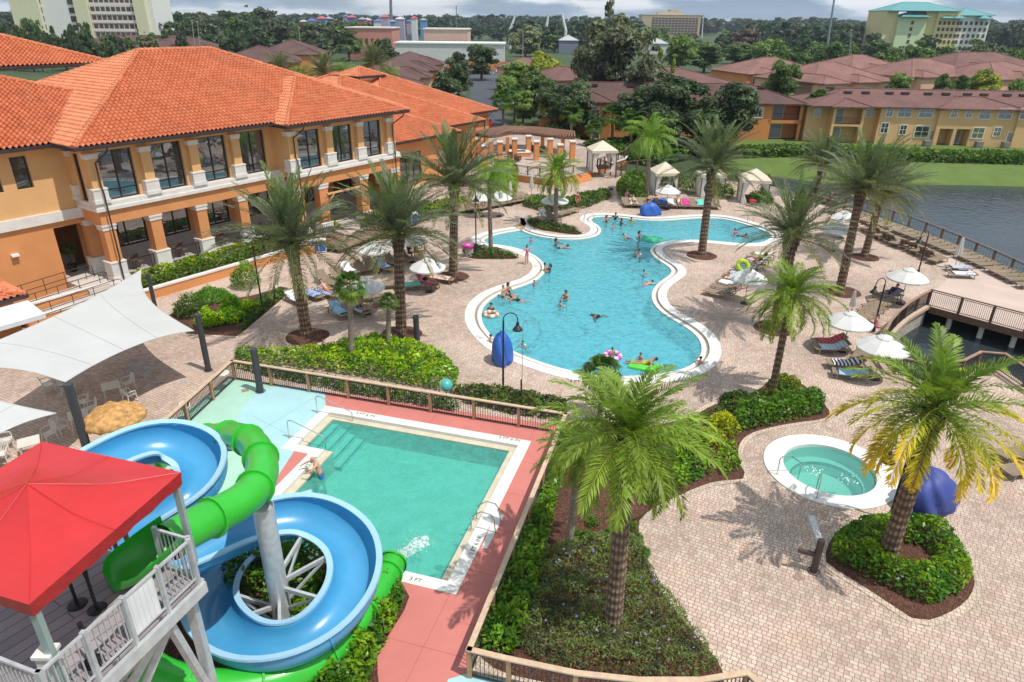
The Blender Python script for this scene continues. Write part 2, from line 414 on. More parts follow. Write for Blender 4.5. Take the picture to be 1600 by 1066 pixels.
# ---------------------------------------------------------------- lake, terrain, deck outlines
LZ=-1.35
bay=[G(*p) for p in [(1449,478),(1420,495),(1398,514),(1384,532),(1377,553),(1386,578),(1410,592),(1450,598),(1500,590),(1542,572),(1600,607),(1680,655)]]
bay=resample(spline(bay,5,False),.6,False)
bridge_near=[G(1449,478),G(1600,519),G(1720,552)]
lake_edge_px=[(1205,291),(1235,298),(1265,306),(1300,317),(1340,328),(1380,342),(1420,356),(1460,372),(1500,389),(1560,416),(1640,455),(1720,490)]
lake_edge=resample(spline([G(*p) for p in lake_edge_px],4,False),1.0,False)
farR=[V(95,60,0)]
deck_outer=[V(-75,4,0),V(14,4,0)]+[V(34,22,0)]+[V(p.x,p.y,0) for p in reversed(bay)]+[bridge_near[1],bridge_near[2]]+[V(p.x,p.y,0) for p in reversed(lake_edge)]+\
  [G(1190,288),G(1150,284),G(1080,282),G(1010,272),G(930,262),G(800,240),G(745,215),G(500,190),V(-75,95,0)]
# the beige poured promenade along the lake, and the paver area: same level, promenade as a 4 mm sheet
prom_edge=[G(*p) for p in [(1285,326),(1330,345),(1380,372),(1420,392),(1450,408),(1468,422),(1472,434),(1462,445),(1448,452)]]
prom_edge=resample(spline(prom_edge,5,False),.8,False)
promenade=list(prom_edge)+[bridge_near[0],bridge_near[1],bridge_near[2]]+list(reversed(lake_edge))[:-3]
if area2(promenade)<0: promenade.reverse()
mb=MB(); holes=[mp_outer,kp_outer,sp_outer]
mb.fill(deck_outer,holes,0.0); 
ground_deck=mb.build('pavement',M_paver); tag(ground_deck,kind='structure')
# seawall skirts
mb=MB(); sk_=[V(p.x,p.y,0) for p in bay]; mb.wall(sk_,-2.6,-.02,closed=False)
M_seawall=mat('seawall',(.42,.37,.31),.9,var=.35,scale=4,bmp=.4)
tag(mb.build('seawall',M_seawall),'corrugated concrete seawall round the small bay below the railing','seawall')
mb=MB(); o_=offset([V(p.x,p.y,.0) for p in bay],-.28,False); i_=offset([V(p.x,p.y,.0) for p in bay],.22,False)
for a,b in((o_,i_),):
    mb.strip([V(p.x,p.y,.10) for p in a],[V(p.x,p.y,.10) for p in b]); mb.wall(a,-.12,.10,closed=False); mb.wall(b,-.12,.10,closed=False)
M_tancap=mat('tan_cap',(.52,.38,.28),.8,var=.12)
tag(mb.build('seawall_coping',M_tancap),'tan concrete coping curving along the top of the bay seawall','coping')
mb=MB(); mb.fill(promenade,(),.005)
M_prom=mat('promenade_concrete',(.53,.41,.345),.85,var=.09,scale=.5,bmp=.1)
tag(mb.build('promenade',M_prom),kind='structure')
pb_o=offset(prom_edge,.30,False); pb_i=offset(prom_edge,-.30,False)
mb=MB(); mb.strip([V(p.x,p.y,.010) for p in pb_o],[V(p.x,p.y,.010) for p in pb_i]); tag(mb.build('promenade_border',M_border),kind='structure')
# terrain sheet (hole where the resort and the lake lie)
far_shore=[G(*p,LZ) for p in [(1120,262),(1165,263),(1200,265),(1240,271),(1290,276),(1340,277),(1400,276),(1480,277),(1560,279),(1640,281)]]
far_shore=resample(spline(far_shore,3,False),3,False)
lake_hole=[V(-75,4,0),V(14,4,0),V(40,4,0),V(140,20,0),V(150,92,0)]+[V(p.x,p.y,0) for p in reversed(far_shore)]+[G(1080,282),G(1010,272),G(930,262),G(800,240),G(745,215),G(500,190),V(-75,95,0)]
big=[V(-3500,-300,0),V(3500,-300,0),V(3500,6000,0),V(-3500,6000,0)]
mb=MB(); mb.fill(big,[lake_hole],-.03); tag(mb.build('ground',M_ground),kind='structure')
mb=MB(); fs0=[V(p.x,p.y-.4,-.004) for p in far_shore]; fs1=[V(p.x,p.y-5.0,LZ-.05) for p in far_shore]; mb.strip(fs1,fs0)
tag(mb.build('lake_bank',M_grass),kind='structure')
mb=MB(); lk=[V(2,20,LZ),V(60,4,LZ),V(200,4,LZ),V(200,100,LZ),V(far_shore[-1].x+5,far_shore[-1].y+1,LZ)]+[V(p.x,p.y+.3,LZ) for p in reversed(far_shore)]+[V(far_shore[0].x,75,LZ)]
lkw=[V(p.x,p.y,LZ) for p in bay]; 
mb.fill([V(13,30,LZ),V(40,5,LZ),V(220,5,LZ),V(220,150,LZ),V(20,150,LZ)],(),LZ)
tag(mb.build('lake_water',M_lake),kind='structure')
# lawn beyond the lake: sheet over the ground
lawn=[V(p.x,p.y-.4,0) for p in far_shore]+[G(*p) for p in [(1800,280),(1800,215),(1640,226),(1500,226),(1400,225),(1300,219),(1160,216),(1090,225)]]
mb=MB(); mb.fill(lawn,(),.0); tag(mb.build('lawn',M_grass),kind='structure')
# ---------------------------------------------------------------- main pool
main_pool=thing('swimming_pool','large freeform turquoise swimming pool with white coping','pool')
def ring(mb,A,B,za,zb): mb.strip([V(p.x,p.y,za) for p in A],[V(p.x,p.y,zb) for p in B],closed=True)
mb=MB(); ring(mb,mp_outer,mp_in,.02,.02); ring(mb,mp_in,mp_in,.02,-.10); ring(mb,mp_outer,mp_outer,-.02,.02)
mb.build('coping',M_white,main_pool)
mb=MB(); ring(mb,mp_in,mp_lip,-.10,-.11); mb.build('gutter',mat('gutter',(.30,.25,.2),.8),main_pool)
mb=MB(); ring(mb,mp_lip,mp_lip,-.11,-.05); ring(mb,mp_lip,mp_water,-.05,-.055); ring(mb,mp_water,mp_water,-.055,-.3); mb.build('gutter_lip',mat('gutter_lip',(.74,.71,.64),.6,var=.05),main_pool)
# basin: triangulated floor, shallow at the beach entry on the left
beach=G(765,362); 
deep_=[]
bnd=[(p.x,p.y) for p in mp_water]; xs=[p[0] for p in bnd]; ys=[p[1] for p in bnd]
pts=[Vector(p) for p in bnd]; nb=len(pts)
y=min(ys)+.6
while y<max(ys):
    x=min(xs)+.6
    while x<max(xs):
        if inside(x,y,bnd): pts.append(Vector((x,y)))
        x+=1.2
    y+=1.2
r_=geometry.delaunay_2d_cdt(pts,[(i,(i+1)%nb) for i in range(nb)],[],1,1e-5)
def pdepth(x,y):
    d=(Vector((x,y,0))-Vector((beach.x,beach.y,0))).length
    return -.16-min(1.1,max(0,(d-1.5)*.085))
vs=[(p.x,p.y,pdepth(p.x,p.y)) for p in r_[0]]
mb=MB(); mb.add(vs,[tuple(f) for f in r_[2]])
zedge=[V(p.x,p.y,pdepth(p.x,p.y)) for p in mp_water]
mb.strip([V(p.x,p.y,-.12) for p in mp_water],zedge,closed=True)
mb.build('basin',pool_plaster('pool_plaster',(.62,.80,.83)),main_pool)
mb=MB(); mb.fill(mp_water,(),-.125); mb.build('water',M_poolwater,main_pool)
# curved entry steps at the left shallow corner
stc=G(757,500); mb=MB()
for k,rr in enumerate((3.6,2.8,2.0,1.2)):
    arc=[V(stc.x+rr*math.cos(a),stc.y+rr*math.sin(a)*1.15,0) for a in np.linspace(-1.9,1.5,18)]
    z1=-.62+k*.13
    base=[V(stc.x-1.2,stc.y+2.6,0),V(stc.x-1.8,stc.y,0),V(stc.x-.9,stc.y-2.4,0)]
    arc=[p for p in arc if inside(p.x,p.y,bnd)]
    mb.fill([V(p.x,p.y,z1) for p in arc]+[V(stc.x-.3,stc.y+.8,z1)],(),None)
    mb.wall(arc,z1-.13,z1,closed=False)
    e0=[V(p.x,p.y,z1+.006) for p in arc]; e1=[V(p.x+(stc.x-p.x)*.05,p.y+(stc.y-p.y)*.05,z1+.006) for p in arc]
    mb.strip(e0,e1,mi=1)
mb.build('entry_steps',[pool_plaster('step_plaster',(.66,.84,.86)),mat('step_edge',(.05,.22,.32),.6)],main_pool)
# ---------------------------------------------------------------- kids pool
kid=thing('swimming_pool','smaller rectangular green-blue pool sunk in the red deck','pool')
mb=MB(); mb.strip([V(p.x,p.y,.02) for p in kp_outer],[V(p.x,p.y,.02) for p in kp_in],closed=True); mb.wall(kp_outer,-.02,.02,flip=False); mb.wall(kp_in,-.24,.02,flip=True)
# the wider landing of white coping at the ladder
lad=[G(776,798),G(787.5,806),G(761,858),G(752,857)]
mb.fill([p+V(0,0,.016) for p in lad],()); mb.build('coping',M_white,kid)
mb=MB(); mb.strip([V(p.x,p.y,-.14) for p in kp_in],[V(p.x,p.y,-.15) for p in kp_wat],closed=True); mb.wall(kp_wat,-1.25,-.15,flip=True)
mb.build('ledge',mat('pool_ledge',(.56,.50,.37),.7,var=.1,scale=2),kid)
mb=MB(); mb.fill(kp_wat,(),-1.15)
mb.build('basin',pool_plaster('kid_plaster',(.55,.78,.66)),kid)
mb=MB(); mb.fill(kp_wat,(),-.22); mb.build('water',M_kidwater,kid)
mb=MB()
for k in range(4):
    a0=KL+c2_+.02+k*.42; a1=a0+.42; z1=-.36-.2*k
    q=[kp(a0,c2_+.02,z1),kp(a1,c2_+.02,z1),kp(a1,KA-c_-.2,z1),kp(a0,KA-c_-.2,z1)]
    mb.add(q,[(0,1,2,3)]); mb.add([q[1],q[2],q[2]-V(0,0,.2),q[1]-V(0,0,.2)],[(0,1,2,3)])
    e=[kp(a1-.10,c2_+.02,z1+.005),kp(a1,c2_+.02,z1+.005),kp(a1,KA-c_-.2,z1+.005),kp(a1-.10,KA-c_-.2,z1+.005)]
    mb.add(e,[(0,1,2,3)],1)
mb.build('entry_steps',[pool_plaster('kid_step',(.60,.80,.70)),mat('kid_step_edge',(.03,.20,.22),.6)],kid)
# ---------------------------------------------------------------- spa
spa=thing('hot_tub','round white-rimmed hot tub with pale green water','hot tub',SPC)
L0=V(0,0,0)
o_=circle(L0,SPR,56); i1=circle(L0,SPR-.80,56); i2=circle(L0,SPR-1.22,56)
mb=MB(); ring(mb,o_,i1,.05,.05); ring(mb,o_,o_,-.02,.05); ring(mb,i1,i1,.05,-.05); mb.build('coping',M_white,spa)
mb=MB(); ring(mb,i1,i1,-.05,-.62); ring(mb,i1,i2,-.62,-.62); ring(mb,i2,i2,-.62,-1.15); mb.fill(i2,(),-1.15)
mb.build('basin',pool_plaster('spa_plaster',(.62,.78,.70)),spa)
mb=MB(); ring(mb,i2,circle(L0,SPR-1.17,56),-.612,-.612); ring(mb,i2,circle(L0,SPR-1.22,56),-.74,-.62); mb.build('bench_tile',mat('spa_tile',(.02,.10,.17),.3),spa)
mb=MB(); mb.fill(i1,(),-.10); mb.build('water',M_spawater,spa)
mb=MB()
rs_=random.Random(3)
MC_foam=mat('foam',(.85,.9,.9),.5)
for k in range(7):
    mj=MB(); mj.lathe([(0,.02),(.05,.015),(.06,0)],8,(1.6*math.cos(k*.75+.3),1.6*math.sin(k*.75+.3),-.60)); mj.build('jet',MC_foam,spa)
for (fx,fy) in((-.55,.1),(.6,-.5)):
    for k in range(22):
        a=rs_.random()*6.3; q=rs_.random()**.7*.4; mb.lathe([(0,.012),(.02,.008),(.028,0)],6,(fx+q*math.cos(a),fy+q*math.sin(a),-.10))
tag(mb.build('jet_bubbles',mat('foam',(.85,.9,.9),.5),spa),kind='stuff')
# ---------------------------------------------------------------- coloured decks round the kids pool (4 mm sheets)
M_red=mat('red_deck',(.55,.18,.15),.75,var=.07,scale=.9,bmp=.08,bscale=60)
M_lblue=mat('pale_blue_deck',(.36,.58,.60),.75,var=.06,scale=.9)
M_lgreen=mat('pale_green_deck',(.36,.58,.46),.75,var=.06,scale=.9)
fA=G(360,592); fB=G(884,666); fC=G(737,1020)          # fence corners: far left, far right, near right
fL=G(225,690)
M_joint=mat('joint',(.40,.12,.10),.9)
red=[G(508,612),fB,fC,G(640,1130),G(560,1130),G(590,980),G(640,930),G(420,900),G(380,830),G(440,725),G(482,709)]
mb=MB(); 
kc=[kp(KX,KP_H),kp(KP_W,KP_H),kp(KP_W,0),kp(KL,0)]
red_outer=[G(506,612),fB,fC+V(0,-.2,0),G(700,1120),G(380,1120),G(330,900),kp(KX,KP_H)]+kc[1:]
if area2(red_outer)<0: red_outer.reverse()
mb.fill(red_outer,(),.004); q_=[kp(KX,KP_H),kp(KX,KA),G(455,703),G(405,790)]; mb.fill(q_,(),.009); tag(mb.build('red_deck',M_red),kind='structure')
grn=[fA,G(506,612),kp(KL,0),kp(KL,KA),G(455,703),G(405,790),G(330,900),G(150,800),fL]
mb=MB(); mb.fill(grn,[kp_outer] if False else (),.006)
tag(mb.build('green_deck',M_lgreen),kind='structure')
bl_=resample(spline([G(*p) for p in [(417,606),(390,625),(372,650),(366,672),(372,700),(395,735),(420,760),(440,735),(470,690),(500,648),(506,613),(460,606)]],4),.5)
mb=MB(); mb.fill(bl_,(),.010); tag(mb.build('blue_deck',M_lblue),kind='structure')

# saw-cut joints in the coloured deck
mb=MB()
for a in np.arange(.6,KP_W,2.4): mb.beam(kp(a,-.02,.006),kp(a,-1.55,.006),.016,.003)
for b in np.arange(1.6,KP_H+3,2.2): mb.beam(kp(KP_W+.03,b,.006),kp(KP_W+1.45,b,.006),.016,.003)
for a in (KP_W-2.6,KP_W-.2): mb.beam(kp(a,KP_H+.03,.006),kp(a,KP_H+4,.006),.016,.003)
mb.beam(kp(KX+3.5,KP_H+2.2,.006),kp(KP_W+1.4,KP_H+2.2,.006),.016,.003)
tag(mb.build('deck_joint',M_joint),kind='structure')
mb=MB(); 
for p,q in((G(378,690),G(506,613)),(G(372,742),G(440,726)),(G(395,650),G(470,690))): mb.beam(p+V(0,0,.012),q+V(0,0,.012),.016,.003)
tag(mb.build('deck_joint',mat('joint_blue',(.22,.36,.36),.9)),kind='structure')
# ================================================================ clubhouse
CA=math.radians(55); CO=V(-27.0,43.7,0); CU=V(math.cos(CA),math.sin(CA),0); CN=V(-math.sin(CA),math.cos(CA),0)
def cw(s,t,z=0): return CO+CU*s+CN*t+V(0,0,z)
def cbpx(px,py,t):
    d=ray(px,py); k=(t+CO.dot(CN))/(V(d.x,d.y,0).dot(CN)); p=V(d.x*k,d.y*k,CAM_H+d.z*k)-CO
    return p.dot(CU),p.z
def stinv(p): q=p-CO; return V(q.dot(CU),q.dot(CN),p.z)
def tile_mat():
    m,nt,b=newmat('roof_tile'); v=coords(nt,'Object')
    vo=N(nt,'ShaderNodeTexVoronoi'); vo.inputs['Scale'].default_value=2.6; nt.links.new(v,vo.inputs['Vector'])
    sp=N(nt,'ShaderNodeSeparateColor'); nt.links.new(vo.outputs['Color'],sp.inputs[0])
    c=ramp(nt,sp.outputs[0],[(.05,(.57,.18,.085)),(.45,(.62,.215,.102)),(.95,(.67,.255,.13))])
    c=mixcol(nt,.35,c,ramp(nt,noise(nt,v,.35,5,.6),[(.35,.72),(.7,1.12)]),'MULTIPLY')
    at=N(nt,'ShaderNodeAttribute',attribute_name='tint'); c=mixcol(nt,1.0,c,at.outputs['Color'],'MULTIPLY')
    nt.links.new(c,b.inputs['Base Color']); b.inputs['Roughness'].default_value=.7; b.inputs['Specular IOR Level'].default_value=.3; return m
M_tile=tile_mat()
M_orange=mat('stucco_orange',(.65,.275,.10),.85,var=.07,scale=.6,bmp=.12,bscale=30)
M_yellow=mat('stucco_ochre',(.69,.395,.17),.85,var=.06,scale=.6,bmp=.12,bscale=30)
M_stone=mat('white_stone',(.70,.665,.62),.75,var=.08,scale=2)
M_bronze=mat('dark_bronze',(.035,.026,.026),.45,var=.1)
M_gutter=mat('gutter_brown',(.040,.028,.030),.5,var=.15)
def glass_mat(name,c=(.02,.022,.026),refl=.42,rough=.015,wav=0.0):
    m,nt,b=newmat(name); b.inputs['Base Color'].default_value=rgba(c); b.inputs['Roughness'].default_value=.2
    gl=N(nt,'ShaderNodeBsdfGlossy'); gl.inputs['Color'].default_value=(.82,.86,.9,1); gl.inputs['Roughness'].default_value=rough
    mx=N(nt,'ShaderNodeMixShader'); mx.inputs[0].default_value=refl; nt.links.new(b.outputs[0],mx.inputs[1]); nt.links.new(gl.outputs[0],mx.inputs[2])
    if wav:
        v=coords(nt,'Object'); bn=N(nt,'ShaderNodeBump'); bn.inputs['Strength'].default_value=wav; bn.inputs['Distance'].default_value=.02; nt.links.new(noise(nt,v,1.2,2),bn.inputs['Height']); nt.links.new(bn.outputs[0],gl.inputs['Normal'])
    nt.links.new(mx.outputs[0],nt.nodes['Material Output'].inputs['Surface']); return m
M_glass=glass_mat('window_glass',(.03,.034,.04),refl=.27,wav=.05)
TW,TC=.33,.42
def tile_plane(mb, poly, tints):
    "poly: convex, first edge is the eave (left to right seen from outside); barrel tiles as real relief"
    a,b=poly[0],poly[1]; ux=(b-a).normalized()
    nrm=None
    for i in range(2,len(poly)):
        nrm=ux.cross(poly[i]-a)
        if nrm.length>.1: break
    nrm.normalize(); 
    if nrm.z<0: nrm=-nrm
    uy=nrm.cross(ux)
    if uy.z<0: uy=-uy
    L=[((p-a).dot(ux),(p-a).dot(uy)) for p in poly]
    x0=min(p[0] for p in L); x1=max(p[0] for p in L); y1=max(p[1] for p in L)
    nx=int((x1-x0)/TW*6)+1; ny=int(y1/TC)+1
    xs=x0+np.arange(nx+1)*TW/6
    ph=(np.arange(nx+1)%6)/6
    prof=.075*np.sin(ph*2*np.pi)+.02*np.sin(ph*4*np.pi)
    bm=bmesh.new(); vs=[]
    A=np.array(a);U=np.array(ux);Y=np.array(uy);Nn=np.array(nrm)
    rows=[]
    for j in range(ny):
        for (yy,h) in((j*TC,.085),((j+1)*TC+.02,.0)):
            rows.append((yy,h))
    P=np.array([[A+U*x+Y*yy+Nn*(h+p+.01) for x,p in zip(xs,prof)] for yy,h in rows])
    bv=[[bm.verts.new(q) for q in r] for r in P]
    for r in range(len(rows)-1):
        if r%2==1:
            pass
        for k in range(nx):
            try: bm.faces.new((bv[r][k],bv[r][k+1],bv[r+1][k+1],bv[r+1][k]))
            except ValueError: pass
    n=len(poly)
    for i in range(1,n):
        p,q=poly[i],poly[(i+1)%n]
        e=(q-p).normalized(); pn=e.cross(nrm); 
        if pn.dot(sum(poly,Vector())/n-p)>0: pn=-pn
        bmesh.ops.bisect_plane(bm,geom=bm.verts[:]+bm.edges[:]+bm.faces[:],plane_co=p,plane_no=pn,clear_outer=True,dist=1e-5)
    bm.verts.index_update()
    mb.add([v.co[:] for v in bm.verts],[tuple(v.index for v in f.verts) for f in bm.faces]); bm.free()
def cap_line(mb,a,b,r=.15):
    d=(b-a); n=max(1,int(d.length/.42)); dn=d.normalized()
    for i in range(n):
        p=a+d*(i/n); q=a+d*((i+1.15)/n)
        mb.tube([p+V(0,0,.05),q+V(0,0,.03)],[r*1.12,r*.9],8)
def hip_roof(parent, fr, s0,s1,t0,t1,z,slope=.43, sides='FRLB', name='roof', soffit=.9, hipend=True):
    "fr(s,t,z) -> world. Hip roof over a rectangle, tiles as geometry, plus fascia, gutter, soffit"
    w=min(s1-s0,t1-t0)/2; zt=z+slope*w
    if t1-t0<=s1-s0: r0,r1=(s0+w,(t0+t1)/2),(s1-w,(t0+t1)/2)
    else: r0,r1=((s0+s1)/2,t0+w),((s0+s1)/2,t1-w)
    A,B,C_,D_=fr(s0,t0,z),fr(s1,t0,z),fr(s1,t1,z),fr(s0,t1,z); R0=fr(r0[0],r0[1],zt); R1=fr(r1[0],r1[1],zt)
    mb=MB(); wide=t1-t0<=s1-s0
    pl={}
    if wide: pl={'F':[A,B,R1,R0],'R':[B,C_,R1],'B':[C_,D_,R0,R1],'L':[D_,A,R0]}
    else: pl={'F':[A,B,R0],'R':[B,C_,R1,R0],'B':[C_,D_,R1],'L':[D_,A,R0,R1]}
    for k in sides: tile_plane(mb,pl[k],None)
    for k in pl:
        if k not in sides: mb.add(pl[k],[tuple(range(len(pl[k])))])
    rf=mb.build(name,M_tile,parent,attr=None); tn=np.ones((len(rf.data.vertices),3)); setcol(rf.data,tn)
    mb=MB()
    hips=[(A,R0),(B,R1 if wide else R0),(R0,R1),(C_,R1),(D_,R0 if wide else R1)]
    for a,b in hips: 
        if (b-a).length>.5: cap_line(mb,a,b)
    cp=mb.build('ridge_tile',M_tile,rf); setcol(cp.data,np.ones((len(cp.data.vertices),3))*.92)
    mb=MB(); cs=[(s0,t0),(s1,t0),(s1,t1),(s0,t1)]; o=.06
    for i in range(4):
        a=cs[i]; b=cs[(i+1)%4]; pa=fr(a[0],a[1],z-.10+.004*i); pb=fr(b[0],b[1],z-.10+.004*i)
        mb.beam(pa,pb,.16,.20)
    mb.build('gutter',M_gutter,rf)
    mb=MB(); q=.08; mb.add([fr(s0+q,t0+q,z-.24),fr(s1-q,t0+q,z-.24),fr(s1-q,t1-q,z-.24),fr(s0+q,t1-q,z-.24)],[(3,2,1,0)]); mb.build('soffit',M_yellow,rf)
    return rf
club=thing('clubhouse','two-storey orange stucco clubhouse with terracotta tile roofs and tall windows','building',(0,0,0))
def cbox(mb,s0,s1,t0,t1,z0,z1,mi=0):
    q=[cw(s,t,z) for z in(z0,z1) for t in(t0,t1) for s in(s0,s1)]
    return mb.add(q,[(0,2,3,1),(4,5,7,6),(0,1,5,4),(2,6,7,3),(0,4,6,2),(1,3,7,5)],mi)
EZ=9.68
hip_roof(club,cw,-.95,27.8,-.95,21.6,EZ,sides='FRL')
hip_roof(club,cw,13.6,27.05,-2.45,16.0,EZ-.12,sides='FRL')
hip_roof(club,cw,-60,12.0,1.7,27,EZ+.0,slope=.30,sides='F')
hip_roof(club,cw,-36,11.6,17.5,40,13.35,slope=.36,sides='FR')
# upper storey, left part: piers, lintel, window sill band
piers=[(0,.8),(3.1,4.2),(6.6,7.75),(10.1,11.2),(13.5,14.3)]
mb=MB()
for a,b in piers: cbox(mb,a,b,.35,.75,5.9,9.1)
cbox(mb,0,14.3,.35,.75,9.1,9.5)
# side wall s=0 and the wall behind
cbox(mb,0,.3,.75,1.05,5.4,9.5); cbox(mb,0,.3,1.75,2.9,5.4,9.5); cbox(mb,0,.3,1.05,1.75,9.0,9.5)
# left wing upper wall with recessed windows
wz0,wz1=7.05,9.05
wins=[(-4.9,-4.0),(-3.25,-2.3)]
edges=[-40]+[e for w_ in wins for e in w_]+[0]
for k in range(0,len(edges),2): cbox(mb,edges[k],edges[k+1],2.6,2.95,5.35,9.5)
for a,b in wins: cbox(mb,a,b,2.6,2.95,5.35,wz0); cbox(mb,a,b,2.6,2.95,wz1,9.5)
# right part
rp=[(14.3,15.44),(17.65,18.83),(21.12,22.3),(24.58,26.3)]
for a,b in rp: cbox(mb,a,b,-1.15,-.75,5.85,8.85)
cbox(mb,14.3,26.3,-1.15,-.75,8.85,9.4)
cbox(mb,26.0,26.3,-.75,8,5.4,9.4)
cbox(mb,14.3,14.6,-.75,.35,5.4,9.4)
mb.build('upper_wall',M_yellow,club)
mb=MB()
cbox(mb,-40,-1.93,2.6,2.95,-.1,4.7)            # left wing lower wall
cbox(mb,-1.93,0,2.6,2.95,4.3,4.7)
cbox(mb,0,14.3,.02,.80,4.5,5.4)              # beam over the porch
cbox(mb,14.3,26.3,-1.45,-.7,4.45,5.4)
cbox(mb,0,.6,.8,2.6,4.5,5.4)
cbox(mb,26.0,26.3,-.7,8,.0,5.4)
for a,b in((0,1.6),(4.6,5.6),(8.0,9.0),(11.5,12.4),(15.5,17.0),(21.9,22.6),(25.0,26.0)): cbox(mb,a,b,3.6,3.9,.6,4.5)
cbox(mb,0,26,3.6,3.9,4.0,4.5); cbox(mb,-2.6,-2.3,2.95,6.5,.2,4.7)
# porch arch at the right: two square pillars and a rail
mb.build('lower_wall',M_orange,club)
mb=MB(); cbox(mb,0,26,3.55,3.62,.6,1.75); cbox(mb,-1.93,0,5.5,5.6,.6,1.7); mb.build('porch_wainscot',mat('porch_grey',(.44,.38,.36),.8),club)
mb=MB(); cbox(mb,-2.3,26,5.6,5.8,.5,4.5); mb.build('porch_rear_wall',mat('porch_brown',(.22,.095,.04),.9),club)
mb=MB(); cbox(mb,.6,26.0,.8,3.6,4.50,4.55); cbox(mb,-2.3,.6,2.95,5.6,4.50,4.55); mb.build('porch_ceiling',M_yellow,club)
mb=MB(); cbox(mb,-40,0,2.42,2.6,4.7,5.36); cbox(mb,-.12,0,2.3,2.6,4.7,5.9)
cbox(mb,-.18,14.3,-.16,.5,5.4,5.62); cbox(mb,-.12,14.3,-.08,.5,5.62,5.92); cbox(mb,-.18,.1,.5,2.42,5.4,5.62); cbox(mb,-.12,.1,.5,2.42,5.62,5.92)
cbox(mb,14.1,26.5,-1.68,-1.1,5.4,5.6); cbox(mb,14.15,26.45,-1.6,-1.1,5.6,5.86)
mb.build('sill_band',M_stone,club)
mb=MB(); cbox(mb,-2.0,14.6,-.5,6,-.2,.65); cbox(mb,14.6,26.3,-1.6,6,-.2,.45); mb.build('terrace_floor',mat('terrace_stone',(.56,.50,.45),.8,var=.1),club)
def column(s,t,z0,z1,wd,dp,base=None,cap=None,m=None):
    mb=MB(); cbox(mb,s-wd/2,s+wd/2,t,t+dp,z0,z1); c=mb.build('column',m,club)
    if base:
        mb=MB(); e=.13; cbox(mb,s-wd/2-e,s+wd/2+e,t-e,t+dp+e,base[0],base[1]); cbox(mb,s-wd/2-e-.05,s+wd/2+e+.05,t-e-.05,t+dp+e+.05,base[0],base[0]+.25)
        cbox(mb,s-wd/2-e-.03,s+wd/2+e+.03,t-e-.03,t+dp+e+.03,base[1]-.10,base[1]-.02); mb.build('column_base',M_stone,c)
    if cap:
        mb=MB(); e=.05; cbox(mb,s-wd/2-e,s+wd/2+e,t-e,t+dp+e,cap[0],cap[1]); cbox(mb,s-wd/2-e-.04,s+wd/2+e+.04,t-e-.04,t+dp+e+.04,cap[1]-.1,cap[1]+.02); mb.build('column_capital',M_stone,c)
for s in (.36,3.83,7.3,10.72): column(s,.0,5.9,9.12,.68,.5,(5.9,6.88),(8.74,9.05),M_yellow)
column(.05,2.15,5.9,9.1,.3,.5,(5.9,6.9),(8.74,9.05),M_yellow)
for s in (14.66,18.42,21.84,25.4): column(s,-1.5,5.86,8.98,.70,.5,(5.86,6.85),(8.62,8.95),M_yellow)
for s in (.42,3.6,7.1,10.6): column(s,.05,.65,4.5,.78,.74,(.65,1.95),(4.1,4.45),M_orange)
column(.3,2.3,.65,4.5,.7,.7,(.65,1.85),(4.1,4.45),M_orange)
for s in (14.8,21.9,25.8): column(s,-1.42,.3,4.5,.9,.7,(.3,1.2),(4.05,4.42),M_orange)
for s in (17.3,): column(s,-1.42,.3,4.5,.9,.7,(.3,1.2),(4.05,4.42),M_orange)
def window(s0,s1,t,z0,z1,nx=2,sill=.62,fr_=.075,parent=None,mg=None,mf=None,W_=None,extra=()):
    W_=W_ or cw; d=.06
    def bx(mb,a,b,c,e):
        q=[W_(s,tt,z) for z in(c,e) for tt in(t-d,t+d) for s in(a,b)]
        mb.add(q,[(0,2,3,1),(4,5,7,6),(0,1,5,4),(2,6,7,3),(0,4,6,2),(1,3,7,5)])
    mb=MB(); bx(mb,s0,s1,z0,z0+fr_); bx(mb,s0,s1,z1-fr_,z1); bx(mb,s0,s0+fr_,z0+fr_,z1-fr_); bx(mb,s1-fr_,s1,z0+fr_,z1-fr_)
    for k in range(1,nx): x=s0+(s1-s0)*k/nx; bx(mb,x-fr_/2,x+fr_/2,z0+fr_,z1-fr_)
    w_=mb.build('window',mf or M_bronze,parent)
    mb=MB()
    for zz in ([z0+sill] if sill else [])+list(extra): bx(mb,s0+fr_,s1-fr_,zz-.03,zz+.03)
    if mb.v: mb.build('transom',mf or M_bronze,w_)
    mb=MB(); mb.add([W_(s0,t,z0),W_(s1,t,z0),W_(s1,t,z1),W_(s0,t,z1)],[(0,1,2,3)]); mb.build('pane',mg or M_glass,w_)
    return w_
for a,b in((.8,3.1),(4.2,6.6),(7.75,10.1),(11.2,13.5)): window(a,b,.6,5.94,9.1,parent=club)
for a,b in((15.44,17.65),(18.83,21.12),(22.3,24.58)): window(a,b,-.95,5.88,8.85,parent=club)
for a,b in wins: window(a,b,2.85,wz0,wz1,nx=1,sill=0,parent=club,mg=glass_mat('dim_glass',(.05,.035,.03),.12) if 'dim' not in MC else MC['dim'])
MC['dim']=bpy.data.materials['dim_glass']
def sidew(s,t,z): return cw(t,s,z)
window(1.05,1.75,.15,5.94,9.0,nx=1,sill=.62,parent=club,W_=lambda s,t,z: cw(t,s,z))
window(13.62,14.25,.5,5.94,9.0,nx=1,sill=.62,parent=club)
for a,b in((1.6,4.6),(5.6,8.0),(9.0,11.5),(12.4,15.5),(17.0,19.5),(19.6,21.9),(22.6,25.0)): window(a,b,3.75,1.75 if b<12 else .7,4.0,nx=2,sill=0,parent=club,mg=MC['dim'] if b>12 else None)
